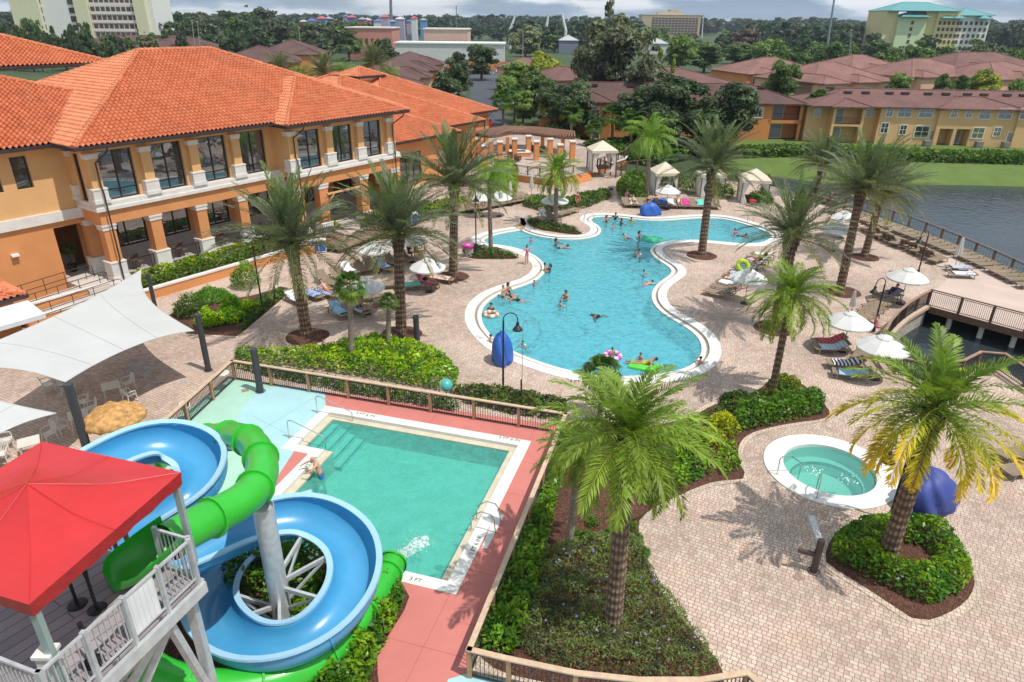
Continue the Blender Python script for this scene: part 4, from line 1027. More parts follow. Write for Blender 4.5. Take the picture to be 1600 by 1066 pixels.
# ---------------------------------------------------------------- hedges, shrubs, ground cover
def region_points(poly,n,rg):
    xs=[p[0] for p in poly]; ys=[p[1] for p in poly]; out=[]
    while len(out)<n:
        x=rg.uniform(min(xs),max(xs)); y=rg.uniform(min(ys),max(ys))
        if inside(x,y,poly): out.append((x,y))
    return np.array(out)
def edge_dist(P,poly):
    A=np.array([[p[0],p[1]] for p in poly]); B=np.roll(A,-1,0); best=np.full(len(P),1e9)
    for a,b in zip(A,B):
        ab=b-a; t=np.clip(((P-a)@ab)/max(1e-9,ab@ab),0,1); best=np.minimum(best,np.linalg.norm(P-(a+t[:,None]*ab),axis=1))
    return best
def mass(name,poly,h,dens,leaf,m,label,cat,seed=1,z0=0.0,lump=.35,edge=.5,tints=((1,1,1),),kind=None,asp=.5,layers=2,group=None,flat=.7,holes=(),spike=0):
    "clipped or loose shrub mass: leaves over a lumpy rounded surface, several layers deep"
    rg=np.random.default_rng(seed); poly=[(p[0],p[1]) for p in poly]; ar=abs(area2(poly))/2; n=int(ar*dens*layers)
    P=region_points(poly,n,rg)
    for hl in holes:
        P=P[[not inside(x,y,hl) for x,y in P]]
    e=edge_dist(P,poly)
    for hl in holes: e=np.minimum(e,edge_dist(P,hl))
    f=np.clip(e/edge,0,1); prof=np.sqrt(1-(1-f)**2)
    nzv=np.array([mnoise.noise((x*1.6+seed,y*1.6,.3))+.5*mnoise.noise((x*4.1,y*4.1,seed*1.7)) for x,y in P])
    top=h*(.25+.75*prof)*(1+lump*nzv)
    dpt=rg.random(len(P))**1.6*np.where(f<.9,1.0,.55); z=top*(1-dpt*.75)+z0
    out=np.stack([P[:,0],P[:,1],z],1)
    nn=np.stack([rg.normal(0,.3,len(P)),rg.normal(0,.3,len(P)),np.ones(len(P))],1)
    tt=np.array(tints)[(np.clip((nzv*.8+.5+rg.normal(0,.18,len(P)))*len(tints),0,len(tints)-1)).astype(int)]*(1+rg.normal(0,.16,(len(P),1)))
    v,f_,t=leafcloud(out,nn,leaf,rg,tt,flat,asp)
    o=npmesh(name,v,f_,m,tint=t); tag(o,label,cat,group,kind); return o
def sheet(name,poly,m,z=.012,kind='structure'):
    mb=MB(); mb.fill([V(p[0],p[1],z) for p in poly],()); o=mb.build(name,m); tag(o,kind=kind); return o
def curb(poly,w=.22,z=.02,h=.06,label='pale paver edging round a planting bed',name='bed_edging'):
    q=resample(poly,.5); a=q; b=offset(q,-w if area2(q)>0 else w); mb=MB(); mb.strip([V(p.x,p.y,z) for p in a],[V(p.x,p.y,z) for p in b],closed=True)
    o=mb.build(name,M_border); tag(o,kind='structure')
bed=lambda pts,n=4: resample(spline(W(pts),n),.6)
YEL=((1.0,1.0,1.0),(1.5,1.25,.8),(2.6,1.7,.7)); GR=((.6,.65,.8),(.9,.95,.9),(1.25,1.15,.9),(1.7,1.35,.8))
# mulch rings under the palms
for i,(x,y,r_) in enumerate([(480,526,1.25),(627,522,1.2),(708,432,1.15),(1096,399,1.2),(1209,513,1.2),(1316,456,1.25),(1350,402,1.15),(1273,306,1.2)]):
    c=G(x,y); rr=[V(c.x+(r_*(1+.04*math.sin(3*a+i)))*math.cos(a),c.y+(r_*(1+.05*math.cos(2*a+i)))*math.sin(a),0) for a in np.linspace(0,2*PI,40,endpoint=False)]
    mb=MB(); mb.fill([V(p.x,p.y,.05) for p in circle(c,.5,12)],()); n_=len(rr); 
    mb.v=[];mb.f=[];mb.m=[]
    inn=circle(c,.45,40); mb.strip([V(p.x,p.y,.012) for p in rr],[V(p.x,p.y,.09) for p in inn],closed=True); mb.fill([V(p.x,p.y,.09) for p in inn],())
    tag(mb.build('mulch_ring',M_mulch),kind='structure')
# foreground bed between the red deck and the plaza
b5=bed([(887,662),(930,658),(1000,668),(1080,652),(1112,634),(1180,612),(1212,590),(1250,598),(1285,630),(1296,652),(1225,664),(1172,678),(1153,700),(1158,730),(1167,750),(1120,752),(1060,775),(1005,805),(998,835),(1012,885),(1040,935),(1085,990),(1135,1058),(1100,1090),(900,1075),(745,1030),(780,930),(838,790),(870,705)],3)
sheet('mulch_bed',b5,M_mulch); curb(b5)
mass('hedge',W([(884,690),(868,720),(846,775),(818,835),(787,905),(760,968),(744,1012),(752,1024),(800,1035),(822,990),(838,930),(852,872),(866,800),(880,745),(898,705)]),.75,135,.10,M_hedge,'bright green glossy hedge running down the outside of the red deck fence','hedge',3,tints=((.55,.75,.9),(1,1.05,1),(1.35,1.2,.9),(1.7,1.35,.8)))
fl=mass('flower_bed',W([(848,868),(905,850),(960,838),(1000,850),(1020,900),(1060,955),(1128,1050),(1080,1062),(960,1062),(850,1042),(808,1015),(822,950)]),.55,330,.062,leafmat('ruellia',(.15,.20,.065),.3,.5),'loose green bed of thin-leaved shrubs with small purple flowers','flower bed',4,lump=.6,edge=.35,tints=((.6,.7,.8),(1,1,1),(1.3,1.1,.8),(1.1,1.25,1.0)),kind='stuff',asp=.28,flat=1.1)
rgf=np.random.default_rng(9); fp=region_points([(p.x,p.y) for p in W([(840,890),(960,850),(1010,890),(1110,1040),(850,1035),(815,1000)])],110,rgf)
v,f_,t=leafcloud(np.stack([fp[:,0],fp[:,1],rgf.uniform(.45,.66,len(fp))],1),np.tile([0,0,1.],(len(fp),1)),.045,rgf,np.ones((len(fp),3)),.4,.9)
ff=npmesh('flowers',v,f_,leafmat('purple_flower',(.30,.22,.52),.2,.5,var=.1),fl,tint=t)
mass('hedge',W([(1142,660),(1150,640),(1215,628),(1275,618),(1289,630),(1284,648),(1220,662),(1160,676)]),.75,190,.085,M_hedge,'small dark clipped hedge beside the drooping palm above the hot tub','hedge',5,tints=((.4,.55,.7),(.8,.9,.9),(1.1,1.05,.9)))
def shrub(px,py,r,h,label,tints,seed,m=None,leaf=.10,dens=260,asp=.35,z0=0,cat='shrub',group=None,name='shrub',lump=.5):
    c=G(px,py,z0); return mass(name,circle(c,r,14),h,dens,leaf,m or M_leaf,label,cat,seed,z0=z0,lump=lump,edge=r*.9,tints=tints,asp=asp,flat=1.0,group=group)
shrub(1130,672,.75,.7,'yellow croton shrub at the right of the large foreground palm',((1.6,1.3,.8),(4,2.4,.6),(5,2.8,.5)),6)
shrub(1110,690,.7,.6,'second yellow croton shrub, lower right of the large foreground palm',((1.2,1.2,.9),(3.4,2.2,.6),(4.4,2.6,.5)),7)
shrub(1152,632,.9,.5,'dark low shrub in the bed behind the yellow crotons',((.6,.6,.8),(1,.9,.8)),8)
shrub(1225,606,.8,.6,'low olive shrub at the foot of the drooping palm',((.9,.9,.8),(1.8,1.4,.7),(2.4,1.6,.6)),9)
shrub(905,690,.7,.7,'yellow-green shrub at the corner of the red deck fence',((1.2,1.2,.9),(3.0,2.0,.6)),10)
for i,(x,y) in enumerate([(898,838),(925,820),(918,842),(952,838),(995,845),(1005,868),(985,826),(940,862)]):
    shrub(x,y,.24,.32,'small round green tuft on the mulch round the foreground palm trunk',((.8,1,.9),(1.5,1.5,.9)),20+i,leaf=.09,dens=700,asp=.16,name='grass_tuft',group='tufts round the foreground palm')
mass('ground_shrubs',W([(1125,700),(1150,690),(1152,708),(1158,735),(1130,745),(1115,728)]),.4,100,.09,M_hedge,'small patch of green shrubs at the right tip of the bed above the plaza','shrubs',65,tints=((.7,.8,.8),(1.2,1.1,.8),(1.8,1.4,.7)),lump=.9)
mass('ground_shrubs',W([(1000,692),(1085,660),(1108,705),(1115,742),(1060,764),(1008,792),(985,740)]),.5,110,.10,M_hedge,'low mixed green shrubs between the large foreground palm and the hot tub paving','shrubs',63,tints=((.6,.7,.8),(1,1,.8),(1.7,1.4,.7)),lump=.8)
mass('ground_shrubs',W([(1150,650),(1215,632),(1220,612),(1180,618),(1120,640),(1090,655),(1110,668)]),.4,90,.09,M_leaf,'low dark ground shrubs along the upper edge of the bed above the hot tub','shrubs',64,tints=((.5,.6,.8),(1,.9,.8),(1.5,1.2,.7)),lump=.9)
# right round bed
b6=bed([(1290,878),(1300,840),(1335,815),(1395,806),(1455,810),(1490,832),(1514,878),(1523,912),(1505,945),(1440,972),(1385,940),(1330,905)],3)
sheet('mulch_bed',b6,M_mulch); curb(b6,.24)
mass('hedge',W([(1294,872),(1303,842),(1338,820),(1395,812),(1452,816),(1486,838),(1508,878),(1517,905),(1500,930),(1445,948),(1390,922),(1335,895)]),.72,175,.085,M_hedge,'ring-shaped clipped hedge round the golden palm, lime green on its sunny side','hedge',11,tints=((.55,.75,.8),(.95,1,.9),(1.4,1.2,.8),(2.1,1.5,.7)),holes=[[(p.x,p.y) for p in W([(1370,858),(1400,846),(1445,858),(1462,880),(1430,893),(1385,885)])]])
# bright hedge behind the fence
mass('hedge',W([(366,566),(372,554),(430,560),(500,556),(545,545),(590,536),(645,545),(695,565),(718,588),(712,606),(690,612),(600,597),(500,580),(430,570)]),.85,150,.095,M_hedge,'large bright green shrub mass behind the wooden fence with two fan palms in it','hedge',12,tints=((.7,.85,.8),(1.5,1.4,.9),(2.4,1.8,.8),(3.2,2.1,.7)))
mass('hedge',W([(700,612),(760,612),(820,620),(884,632),(884,660),(800,648),(730,632)]),.62,150,.10,M_leaf,'dark purple-green shrubs along the far side of the fence by the pool','hedge',13,tints=((.5,.45,.7),(1,.8,.8),(1.5,.9,.8),(1.4,1.5,1.0)))
mass('hedge',W([(365,575),(430,577),(560,604),(700,630),(720,636),(715,645),(560,618),(420,590)]),.5,140,.09,M_leaf,'low dark foliage pressed against the outside of the pool fence','hedge',14,tints=((.5,.6,.8),(.9,1,.9),(1.8,1.7,1.2)))
# shrubs round the slide
b7=bed([(250,905),(330,880),(430,860),(560,880),(618,905),(640,935),(612,985),(588,1030),(565,1120),(240,1120)],3)
sheet('mulch_bed',b7,M_mulch)
mass('hedge',W([(520,900),(596,900),(632,930),(628,960),(606,1000),(585,1045),(565,1110),(420,1110),(440,1000),(470,940)]),1.0,280,.09,M_hedge,'dark green hedge spilling from under the blue slide onto the red deck','hedge',15,tints=((.45,.6,.7),(.9,.95,.9),(1.4,1.25,.8),(1.9,1.5,.8)))
mass('hedge',W([(350,905),(420,880),(500,872),(540,890),(500,930),(430,960),(360,950)]),1.25,150,.09,M_hedge,'dark hedge growing inside the loop of the blue slide','hedge',16,tints=((.4,.55,.65),(.8,.85,.8),(1.1,1.05,.8)))
# bed by the lamp and the raised planter along the porch
b3=bed([(292,522),(372,526),(456,455),(446,447),(395,462),(345,470),(290,480),(262,492)],1)
sheet('mulch_bed',b3,M_mulch); curb(b3)
def pl_(s,t): return cw(s,t,0)
pt=[cw(1.6,-.55,0),cw(13.6,-.55,0),cw(13.6,-3.6,0),cw(.2,-3.3,0)]
plt=thing('planter','long raised planter with orange wall and white cap below the porch','planter',(0,0,0))
mb=MB(); a_,b_,c_,d_=cw(13.7,-.5),cw(13.7,-3.7),cw(.0,-3.4),cw(.0,-.5)
for p,q in((a_,b_),(b_,c_)): mb.beam(p+V(0,0,.32),q+V(0,0,.32),.25,.64)
mb.build('planter_wall',M_orange,plt)
mb=MB()
for k,(p,q) in enumerate(((a_,b_),(b_,c_))): d9=(q-p).normalized()*.12; mb.beam(p-d9+V(0,0,.70+.004*k),q+d9+V(0,0,.70+.004*k),.36,.12)
mb.build('planter_cap',M_stone,plt)
mb=MB(); mb.fill([p+V(0,0,.5) for p in(cw(.1,-.55),cw(.1,-3.3),cw(13.6,-3.6),cw(13.6,-.55))],()); mb.build('soil',M_mulch,plt)
mass('hedge',[cw(.6,-1.7),cw(13.2,-1.7),cw(13.2,-.65),cw(.6,-.65)],.75,150,.11,M_hedge,'yellow-green croton hedge along the porch side of the raised planter','hedge',17,z0=.5,tints=((1.0,1.0,.8),(2.0,1.4,.7),(3.0,1.8,.6)))
mass('hedge',[cw(.6,-3.2),cw(13.2,-3.4),cw(13.2,-1.7),cw(.6,-1.7)],.45,130,.10,M_leaf,'low olive ground shrubs along the front of the raised planter','hedge',18,z0=.5,tints=((.8,.8,.8),(1.3,1.1,.8),(1.5,1.4,.9)))
shrub(330,505,.95,.8,'lime green croton bush in the bed by the shade sail post',((1.2,1.3,.9),(2.4,1.9,.7),(3.2,2.2,.6)),30,asp=.25,leaf=.14,m=M_hedge)
shrub(362,500,.9,.75,'second lime green croton bush, nearer the lamp post',((1.2,1.3,.9),(2.6,2.0,.7)),31,asp=.25,leaf=.14,m=M_hedge)
shrub(388,485,.7,.6,'yellow croton bush at the foot of the black lamp post',((1.6,1.5,.8),(3.6,2.4,.6)),32,asp=.25,leaf=.12,m=M_hedge)
shrub(296,492,.9,1.3,'tall dark oleander bush beside the white shade sail',((.7,.8,.8),(1.1,1.1,1.0),(2.2,2.0,2.0)),33,leaf=.13,asp=.2)
shrub(385,448,1.0,1.6,'feathery green bush in front of the orange planter wall',((.8,1,.8),(1.3,1.35,.8)),34,leaf=.14,asp=.16,m=M_hedge)
shrub(330,468,1.2,.7,'low feathery green bush at the foot of the planter wall',((.8,1,.8),(1.2,1.3,.8)),35,leaf=.13,asp=.16,m=M_hedge)
shrub(362,484,.6,.9,'spiky yucca-like plant in the middle of the bed by the lamp',((1.0,1.2,.7),(1.5,1.6,.7)),36,leaf=.26,asp=.10,dens=200,m=M_hedge)
mass('hedge',W([(375,522),(400,500),(452,458),(440,452),(400,470),(385,490)]),.35,150,.09,M_leaf,'low dark ground shrubs along the diagonal edge of the lamp post bed','hedge',37,tints=((.8,.9,.8),(1.3,1.2,.8)))
# pool-side beds
b9=bed([(722,392),(736,384),(752,387),(772,391),(790,394),(806,401),(812,404),(795,405),(760,405),(735,404)],2); sheet('mulch_bed',b9,M_mulch)
b10=bed([(822,346),(832,344),(860,350),(888,354),(910,366),(888,366),(862,362),(838,358)],2); sheet('mulch_bed',b10,M_mulch)
mass('ground_plants',[(p.x,p.y) for p in b9],.32,55,.10,M_leaf,'sparse dark low plants in the mulch bed at the beach entry','plants',41,tints=((.5,.6,.7),(1,1,.9)),kind='stuff',lump=.8)
mass('ground_plants',[(p.x,p.y) for p in b10],.32,55,.10,M_leaf,'sparse dark low plants in the mulch bed between the pool lobes','plants',42,tints=((.5,.6,.7),(1,1,.9)),kind='stuff',lump=.8)
# beds at the back: terrace and cabanas
mass('hedge',W([(760,318),(770,270),(800,262),(812,275),(806,318),(780,324)]),1.5,60,.16,M_leaf,'tall bright bamboo-like shrubs at the left end of the terrace wall','hedge',43,tints=((1,1.2,.8),(1.8,1.7,.7),(3.2,2.2,.6)),asp=.2)
mass('hedge',W([(815,322),(830,312),(880,318),(910,308),(950,302),(955,310),(915,326),(850,332)]),.7,70,.14,M_leaf,'dark shrubs along the foot of the orange terrace wall','hedge',44,tints=((.6,.7,.8),(1,1,.8),(1.5,1.3,.7)))
mass('hedge',W([(962,296),(975,282),(1000,278),(1012,290),(1010,318),(985,320),(966,310)]),1.1,70,.15,M_leaf,'bushy green shrubs left of the first poolside cabana','hedge',45,tints=((.7,.8,.8),(1.1,1.1,.8),(1.7,1.5,.7)))
for i,(x,y,l) in enumerate([(1068,300,'leafy shrub between the left and middle poolside cabanas'),(1128,308,'leafy shrub between the middle and right poolside cabanas'),(1188,318,'bright feathery shrub right of the right poolside cabana'),(1110,296,'shrub behind the middle poolside cabana'),(1048,290,'shrub behind the left poolside cabana')]): shrub(x,y,1.3,1.5,l,((.8,.9,.8),(1.2,1.2,.8),(1.6,1.5,.7)),50+i,leaf=.2,dens=90,asp=.2)
mass('hedge',W([(560,345),(620,330),(690,322),(730,318),(735,326),(690,338),(620,352),(566,358)]),.8,60,.15,M_leaf,'mixed yellow and green shrubs along the low clubhouse wing','hedge',56,tints=((.7,.8,.8),(1.2,1.1,.8),(3.2,2.2,.6)))
shrub(462,372,1.0,.9,'dark shrub in the small orange planter by the towel cart',((.6,.7,.8),(1,1,.8)),57,leaf=.14)
shrub(518,362,.9,.8,'yellow shrub left of the row of empty loungers',((1.5,1.3,.8),(3.6,2.3,.6)),58,leaf=.14)
mass('hedge',W([(905,236),(960,228),(1040,226),(1090,232),(1092,246),(1030,262),(985,256),(940,246)]),1.3,22,.28,M_leaf,'dark unclipped hedge behind the cabanas and pergola','hedge',61,tints=((.5,.7,.7),(.9,1,.8),(1.3,1.2,.7)))
mass('hedge',W([(800,205),(860,208),(905,216),(905,224),(850,216),(800,214)]),1.2,20,.28,M_leaf,'dark hedge just behind the brown pergola roof','hedge',62,tints=((.5,.7,.7),(.9,1,.8),(1.3,1.2,.7)))
# hedge on the far lawn
mass('hedge',W([(1150,238),(1240,236),(1400,243),(1640,249),(1640,259),(1400,253),(1240,246),(1150,248)]),1.1,14,.35,M_leaf,'long clipped hedge along the lawn beyond the lake','hedge',60,tints=((.6,.8,.7),(1,1.05,.8),(1.4,1.3,.7)),lump=.2,edge=.8)
# ================================================================ townhouses and far buildings
def shingle(name,c):
    m,nt,b=newmat(name); v=coords(nt,'Object')
    br=N(nt,'ShaderNodeTexBrick'); nt.links.new(v,br.inputs['Vector']); br.inputs['Scale'].default_value=1.6; br.inputs['Mortar Size'].default_value=.03
    br.inputs['Color1'].default_value=rgba([x*.85 for x in c]); br.inputs['Color2'].default_value=rgba([x*1.15 for x in c]); br.inputs['Mortar'].default_value=rgba([x*.6 for x in c])
    o=mixcol(nt,.7,br.outputs[0],ramp(nt,noise(nt,v,.25,5,.6),[(.3,.72),(.7,1.2)]),'MULTIPLY'); nt.links.new(o,b.inputs['Base Color']); b.inputs['Roughness'].default_value=.9; b.inputs['Specular IOR Level'].default_value=.2; return m
M_sh_brown=shingle('shingle_brown',(.135,.078,.070)); M_sh_red=shingle('shingle_red',(.20,.108,.095)); M_sh_pink=shingle('shingle_rose',(.27,.142,.12))
M_owall=mat('house_orange',(.62,.245,.085),.9,var=.06,scale=.4); M_cwall=mat('house_ochre',(.68,.43,.215),.9,var=.06,scale=.4); M_pwall=mat('house_peach',(.68,.42,.27),.9,var=.06,scale=.4)
M_trim=mat('house_trim',(.74,.70,.63),.7,var=.05); M_winglass=glass_mat('house_glass',(.05,.06,.07),.30); M_dark=mat('shadow_room',(.10,.075,.055),.9); M_vent=mat('roof_vent',(.05,.035,.035),.7)
M_drape=mat('door_glass',(.30,.32,.33),.3)
class Frame:
    def __init__(s,a,b): s.o=Vector((a[0],a[1],0)); d=Vector((b[0]-a[0],b[1]-a[1],0)); s.L=d.length; s.u=d.normalized(); s.n=Vector((-s.u.y,s.u.x,0)); s.n=s.n if s.n.y>0 else -s.n
    def __call__(s,x,t,z): return s.o+s.u*x+s.n*t+Vector((0,0,z))
    def uv(s,px,py,t=0):
        d=ray(px,py); o=s.o+s.n*t; k=o.dot(s.n)/Vector((d.x,d.y,0)).dot(s.n); p=Vector((d.x*k,d.y*k,CAM_H+d.z*k)); return (p-s.o).dot(s.u),p.z
def fbox(mb,fr,s0,s1,t0,t1,z0,z1,mi=0):
    q=[fr(s,t,z) for z in(z0,z1) for t in(t0,t1) for s in(s0,s1)]
    return mb.add(q,[(0,2,3,1),(4,5,7,6),(0,1,5,4),(2,6,7,3),(0,4,6,2),(1,3,7,5)],mi)
def hip(fr,parent,s0,s1,t0,t1,z,slope,m,over=.5,gut=True,name='roof'):
    s0-=over;s1+=over;t0-=over;t1+=over
    w=min(s1-s0,t1-t0)/2; zt=z+slope*w; wide=t1-t0<=s1-s0
    if wide: r0,r1=(s0+w,(t0+t1)/2),(s1-w,(t0+t1)/2)
    else: r0,r1=((s0+s1)/2,t0+w),((s0+s1)/2,t1-w)
    A,B,C_,D_=[fr(*q,z) for q in((s0,t0),(s1,t0),(s1,t1),(s0,t1))]; R0,R1=fr(*r0,zt),fr(*r1,zt)
    mb=MB(); mb.add([A,B,C_,D_,R0,R1],[(0,1,5,4),(1,2,5),(2,3,4,5),(3,0,4)] if wide else [(0,1,4),(1,2,5,4),(2,3,5),(3,0,4,5)])
    E=[fr(*q,z-.18) for q in((s0,t0),(s1,t0),(s1,t1),(s0,t1))]; mb.add([A,B,C_,D_]+E,[(0,4,5,1),(1,5,6,2),(2,6,7,3),(3,7,4,0),(4,7,6,5)])
    for a,b in ((A,R0),(B,R1 if wide else R0),(R0,R1),(C_,R1),(D_,R0 if wide else R1)):
        if (b-a).length>.3: mb.tube([a+V(0,0,.03),b+V(0,0,.03)],.10,5)
    return mb.build(name,m,parent)
def hwin(fr,parent,s,z,w,h,t=-.02,bars=True,m=None,depth=.10):
    mb=MB(); e=.12
    fbox(mb,fr,s-w/2-e,s+w/2+e,t-.06,t,z-h/2-e,z-h/2); fbox(mb,fr,s-w/2-e,s+w/2+e,t-.06,t,z+h/2,z+h/2+e); fbox(mb,fr,s-w/2-e,s-w/2,t-.06,t,z-h/2,z+h/2); fbox(mb,fr,s+w/2,s+w/2+e,t-.06,t,z-h/2,z+h/2)
    if bars:
        fbox(mb,fr,s-.03,s+.03,t-.04,t-.01,z-h/2,z+h/2); fbox(mb,fr,s-w/2,s+w/2,t-.045,t-.012,z-.03,z+.03)
    o=mb.build('window',M_trim,parent); mb=MB(); mb.add([fr(s-w/2,t,z-h/2),fr(s+w/2,t,z-h/2),fr(s+w/2,t,z+h/2),fr(s-w/2,t,z+h/2)],[(0,1,2,3)]); mb.build('pane',m or M_winglass,o); return o
def vents(fr,parent,pts):
    for s,t,z in pts: mb=MB(); fbox(mb,fr,s-.55,s+.55,t-.3,t+.3,z,z+.32); mb.build('roof_vent',M_vent,parent)
def railing_bars(fr,parent,s0,s1,t,z,h=1.0,n=14,name='balcony_rail',m=None):
    mb=MB(); fbox(mb,fr,s0,s1,t-.03,t+.03,z+h-.06,z+h); fbox(mb,fr,s0,s1,t-.02,t+.02,z+.08,z+.13)
    for i in range(n+1): x=s0+(s1-s0)*i/n; fbox(mb,fr,x-.018,x+.018,t-.015,t+.015,z+.13,z+h-.06)
    return mb.build(name,m or M_bronze,parent)
# ---- long ochre townhouses beyond the lawn
fr=Frame(G(1258,222),G(1700,232))
h1=thing('townhouse','long ochre townhouse row with rose-brown roof behind the lawn and lake','townhouse')
X=lambda px,py,t=0: fr.uv(px,py,t)
Ltot=fr.L+25; ez=5.5
secs=[(0,X(1298,190)[0],1.6),(X(1298,190)[0],X(1347,190)[0],-.6),(X(1347,190)[0],X(1373,190)[0],1.4),(X(1373,190)[0],X(1463,190)[0],0),(X(1463,190)[0],X(1585,190)[0],-.5),(X(1585,190)[0],Ltot,-.9)]
for i,(a,b,t) in enumerate(secs):
    mb=MB()
    if i==1:
        fbox(mb,fr,a,a+.4,t,12,0,ez); fbox(mb,fr,b-.4,b,t,12,0,ez); fbox(mb,fr,a+.4,b-.4,t+1.8,t+2.0,0,ez); fbox(mb,fr,a+.4,b-.4,t,t+1.8,2.55,2.85); fbox(mb,fr,a+.4,b-.4,t,t+1.8,ez-.3,ez)
        railing_bars(fr,h1,a+.4,b-.4,t+.1,2.85); hwin(fr,h1,(a*.7+b*.3),3.95,1.4,2.0,t+1.78,False,M_drape); hwin(fr,h1,(a*.7+b*.3),1.1,1.4,2.0,t+1.78,False,M_drape)
    elif i==4:
        p0,p1,p2=X(1466,213,t)[0],X(1490,213,t)[0],X(1514,213,t)[0]
        fbox(mb,fr,a,p0,t,12,0,ez); fbox(mb,fr,p1-.25,p1+.25,t,t+2,0,2.5); fbox(mb,fr,p0,p2,t+2,t+2.2,0,2.5); fbox(mb,fr,p0,p2,t,12,2.5,ez); fbox(mb,fr,p2,b,t,12,0,ez)
        hwin(fr,h1,(p1+p2)/2+.2,1.1,1.2,2.0,t+1.98,False,M_drape)
    else: fbox(mb,fr,a,b,t,12,0,ez)
    mb.build('wall',M_cwall,h1)
    if t<0: hip(fr,h1,a-.2,b+.2,t,8+t,ez-.02,.30,M_sh_red)
for (px,py,w,h,t) in [(1390,175,.9,1.3,0),(1414,175,1.9,1.4,0),(1447,176,1.9,1.4,0),(1491,177,.8,1.2,-.5),(1514,177,.8,1.2,-.5),(1539,178,1.5,1.4,-.5),(1571,178,1.8,1.4,-.5),(1411,203,.9,1.3,0),(1440,206,2.0,1.6,0),(1528,208,1.6,1.5,-.5),(1558,206,.9,1.2,-.5),(1359,174,1.0,1.5,1.4),(1277,176,.8,1.2,1.6),(1382,200,1.0,1.4,0),(1604,178,1.7,1.4,-.9)]:
    s,z=X(px,py,t); hwin(fr,h1,s,z,w,h,t-.01)
for (px,py,w,t) in [(1457,216,1.0,0),(1579,214,1.0,-.5)]: s,z=X(px,py,t); hwin(fr,h1,s,1.1,w,2.1,t-.01,False,M_drape)
hip(fr,h1,0,Ltot,0,12.5,ez,.30,M_sh_red)
vents(fr,h1,[(X(px,138,8)[0],4.3,6.98) for px in (1313,1340,1376,1400,1435,1462,1495,1520,1555,1580)])
for px in (1445,1526,1568): s,z=X(px,222,-.8); mb=MB(); fbox(mb,fr,s-.5,s+.5,-1.9,-1.1,0,.9); fbox(mb,fr,s-.42,s+.42,-1.95,-1.9,.15,.8); tag(mb.build('air_conditioner',mat('ac_grey',(.25,.24,.23),.6,metal=.3)),'grey air conditioner box standing against the ochre townhouse wall','air conditioner','air conditioners by the ochre townhouses')
# ---- orange townhouse with balconies at the lawn, long roof running left behind the oaks
fr2=Frame(G(870,213),G(1247,219)); 
h2=thing('townhouse','orange townhouse row with dark brown roof behind the oaks, corner balconies by the lawn','townhouse')
s_c=fr2.uv(1200,190)[0]; s_e=fr2.L
mb=MB(); fbox(mb,fr2,-3,s_c,0,14,0,5.5); fbox(mb,fr2,s_c,s_e,2.2,14,0,5.5)
for s in (s_c,s_e-.45): fbox(mb,fr2,s,s+.45,0,.45,0,5.5)
fbox(mb,fr2,s_c,s_e,0,2.2,2.5,3.0); fbox(mb,fr2,s_c,s_e,0,2.2,5.2,5.5); mb.build('wall',M_owall,h2)
railing_bars(fr2,h2,s_c+.45,s_e-.45,.2,3.0); hwin(fr2,h2,(s_c+s_e)/2-.6,4.1,1.6,2.0,2.18,False,M_drape); hwin(fr2,h2,(s_c+s_e)/2-.6,1.1,1.9,2.0,2.18,False,M_drape)
hip(fr2,h2,-3,s_e,0,14,5.5,.30,M_sh_brown); hip(fr2,h2,s_c-14,s_c-4,-2.2,7,5.48,.30,M_sh_brown)
mb=MB(); fbox(mb,fr2,s_c-14,s_c-4,-2.2,0,0,5.5); mb.build('wall',M_owall,h2)
for px,py in((1160,175),(1185,176),(1105,178),(1080,178)): s,z=fr2.uv(px,py); hwin(fr2,h2,s,4.1,1.3,1.4,-2.22 if s<s_c-4 and s>s_c-14 else -.02)
vents(fr2,h2,[(x,5.0,7.35) for x in (6,12,20,27,33,39,44)])
# ---- orange gable end behind the pergola
fr3=Frame(G(838,214),G(952,218)); h3=thing('townhouse','orange townhouse end with hipped brown roof behind the pergola','townhouse')
s1=fr3.uv(922,190)[0]
mb=MB(); fbox(mb,fr3,0,s1,3.2,18,0,5.6); fbox(mb,fr3,s1,fr3.L,0,18,0,5.6); mb.build('wall',M_owall,h3)
hip(fr3,h3,0,s1,3.2,18,5.6,.32,M_sh_brown); hip(fr3,h3,s1-3,fr3.L,0,18,5.6,.32,M_sh_brown)
s,z=fr3.uv(932,162); hwin(fr3,h3,s,4.0,1.0,1.6); s,z=fr3.uv(931,200); hwin(fr3,h3,s,1.2,1.1,2.2,-.02,False,M_dark)
# ---- house rows: helper for simple rows given by image columns
def row(label,cx0,cx1,ytop_eave,dist,depth,ez,slope,wm,rm,skew=0.0,bays=(),wn=0,group=None,winz=(1.5,4.2)):
    "row whose front eave runs from column cx0 to cx1 at `dist`; skew turns the far end away"
    a=D(cx0,ytop_eave,dist); b=D(cx1,ytop_eave,dist+skew)
    f=Frame(a,b); h=thing('townhouse',label,'townhouse',(0,0,0),0,group)
    mb=MB(); fbox(mb,f,0,f.L,0,depth,0,ez); mb.build('wall',wm,h); hip(f,h,0,f.L,0,depth,ez,slope,rm)
    for (q0,q1,t) in bays:
        mb=MB(); fbox(mb,f,f.L*q0,f.L*q1,-t,depth*.5,0,ez+.1); mb.build('wall',wm,h); hip(f,h,f.L*q0,f.L*q1,-t,depth*.6,ez+.1,slope,rm)
    for i in range(wn):
        for zz in winz: 
            q=(i+.5)/wn; tt=0
            for (q0,q1,t) in bays:
                if q0<q<q1: tt=-t
            hwin(f,h,f.L*q,zz,1.1,1.4,tt-.02)
    return h,f
gr='townhouses with brown and rose roofs round the resort'
row('townhouse with plum-brown roof, far left behind the clubhouse roof',100,335,84,270,24,6,.34,M_cwall,M_sh_brown,10,((.35,.55,2),(.7,.9,2)),0,gr)
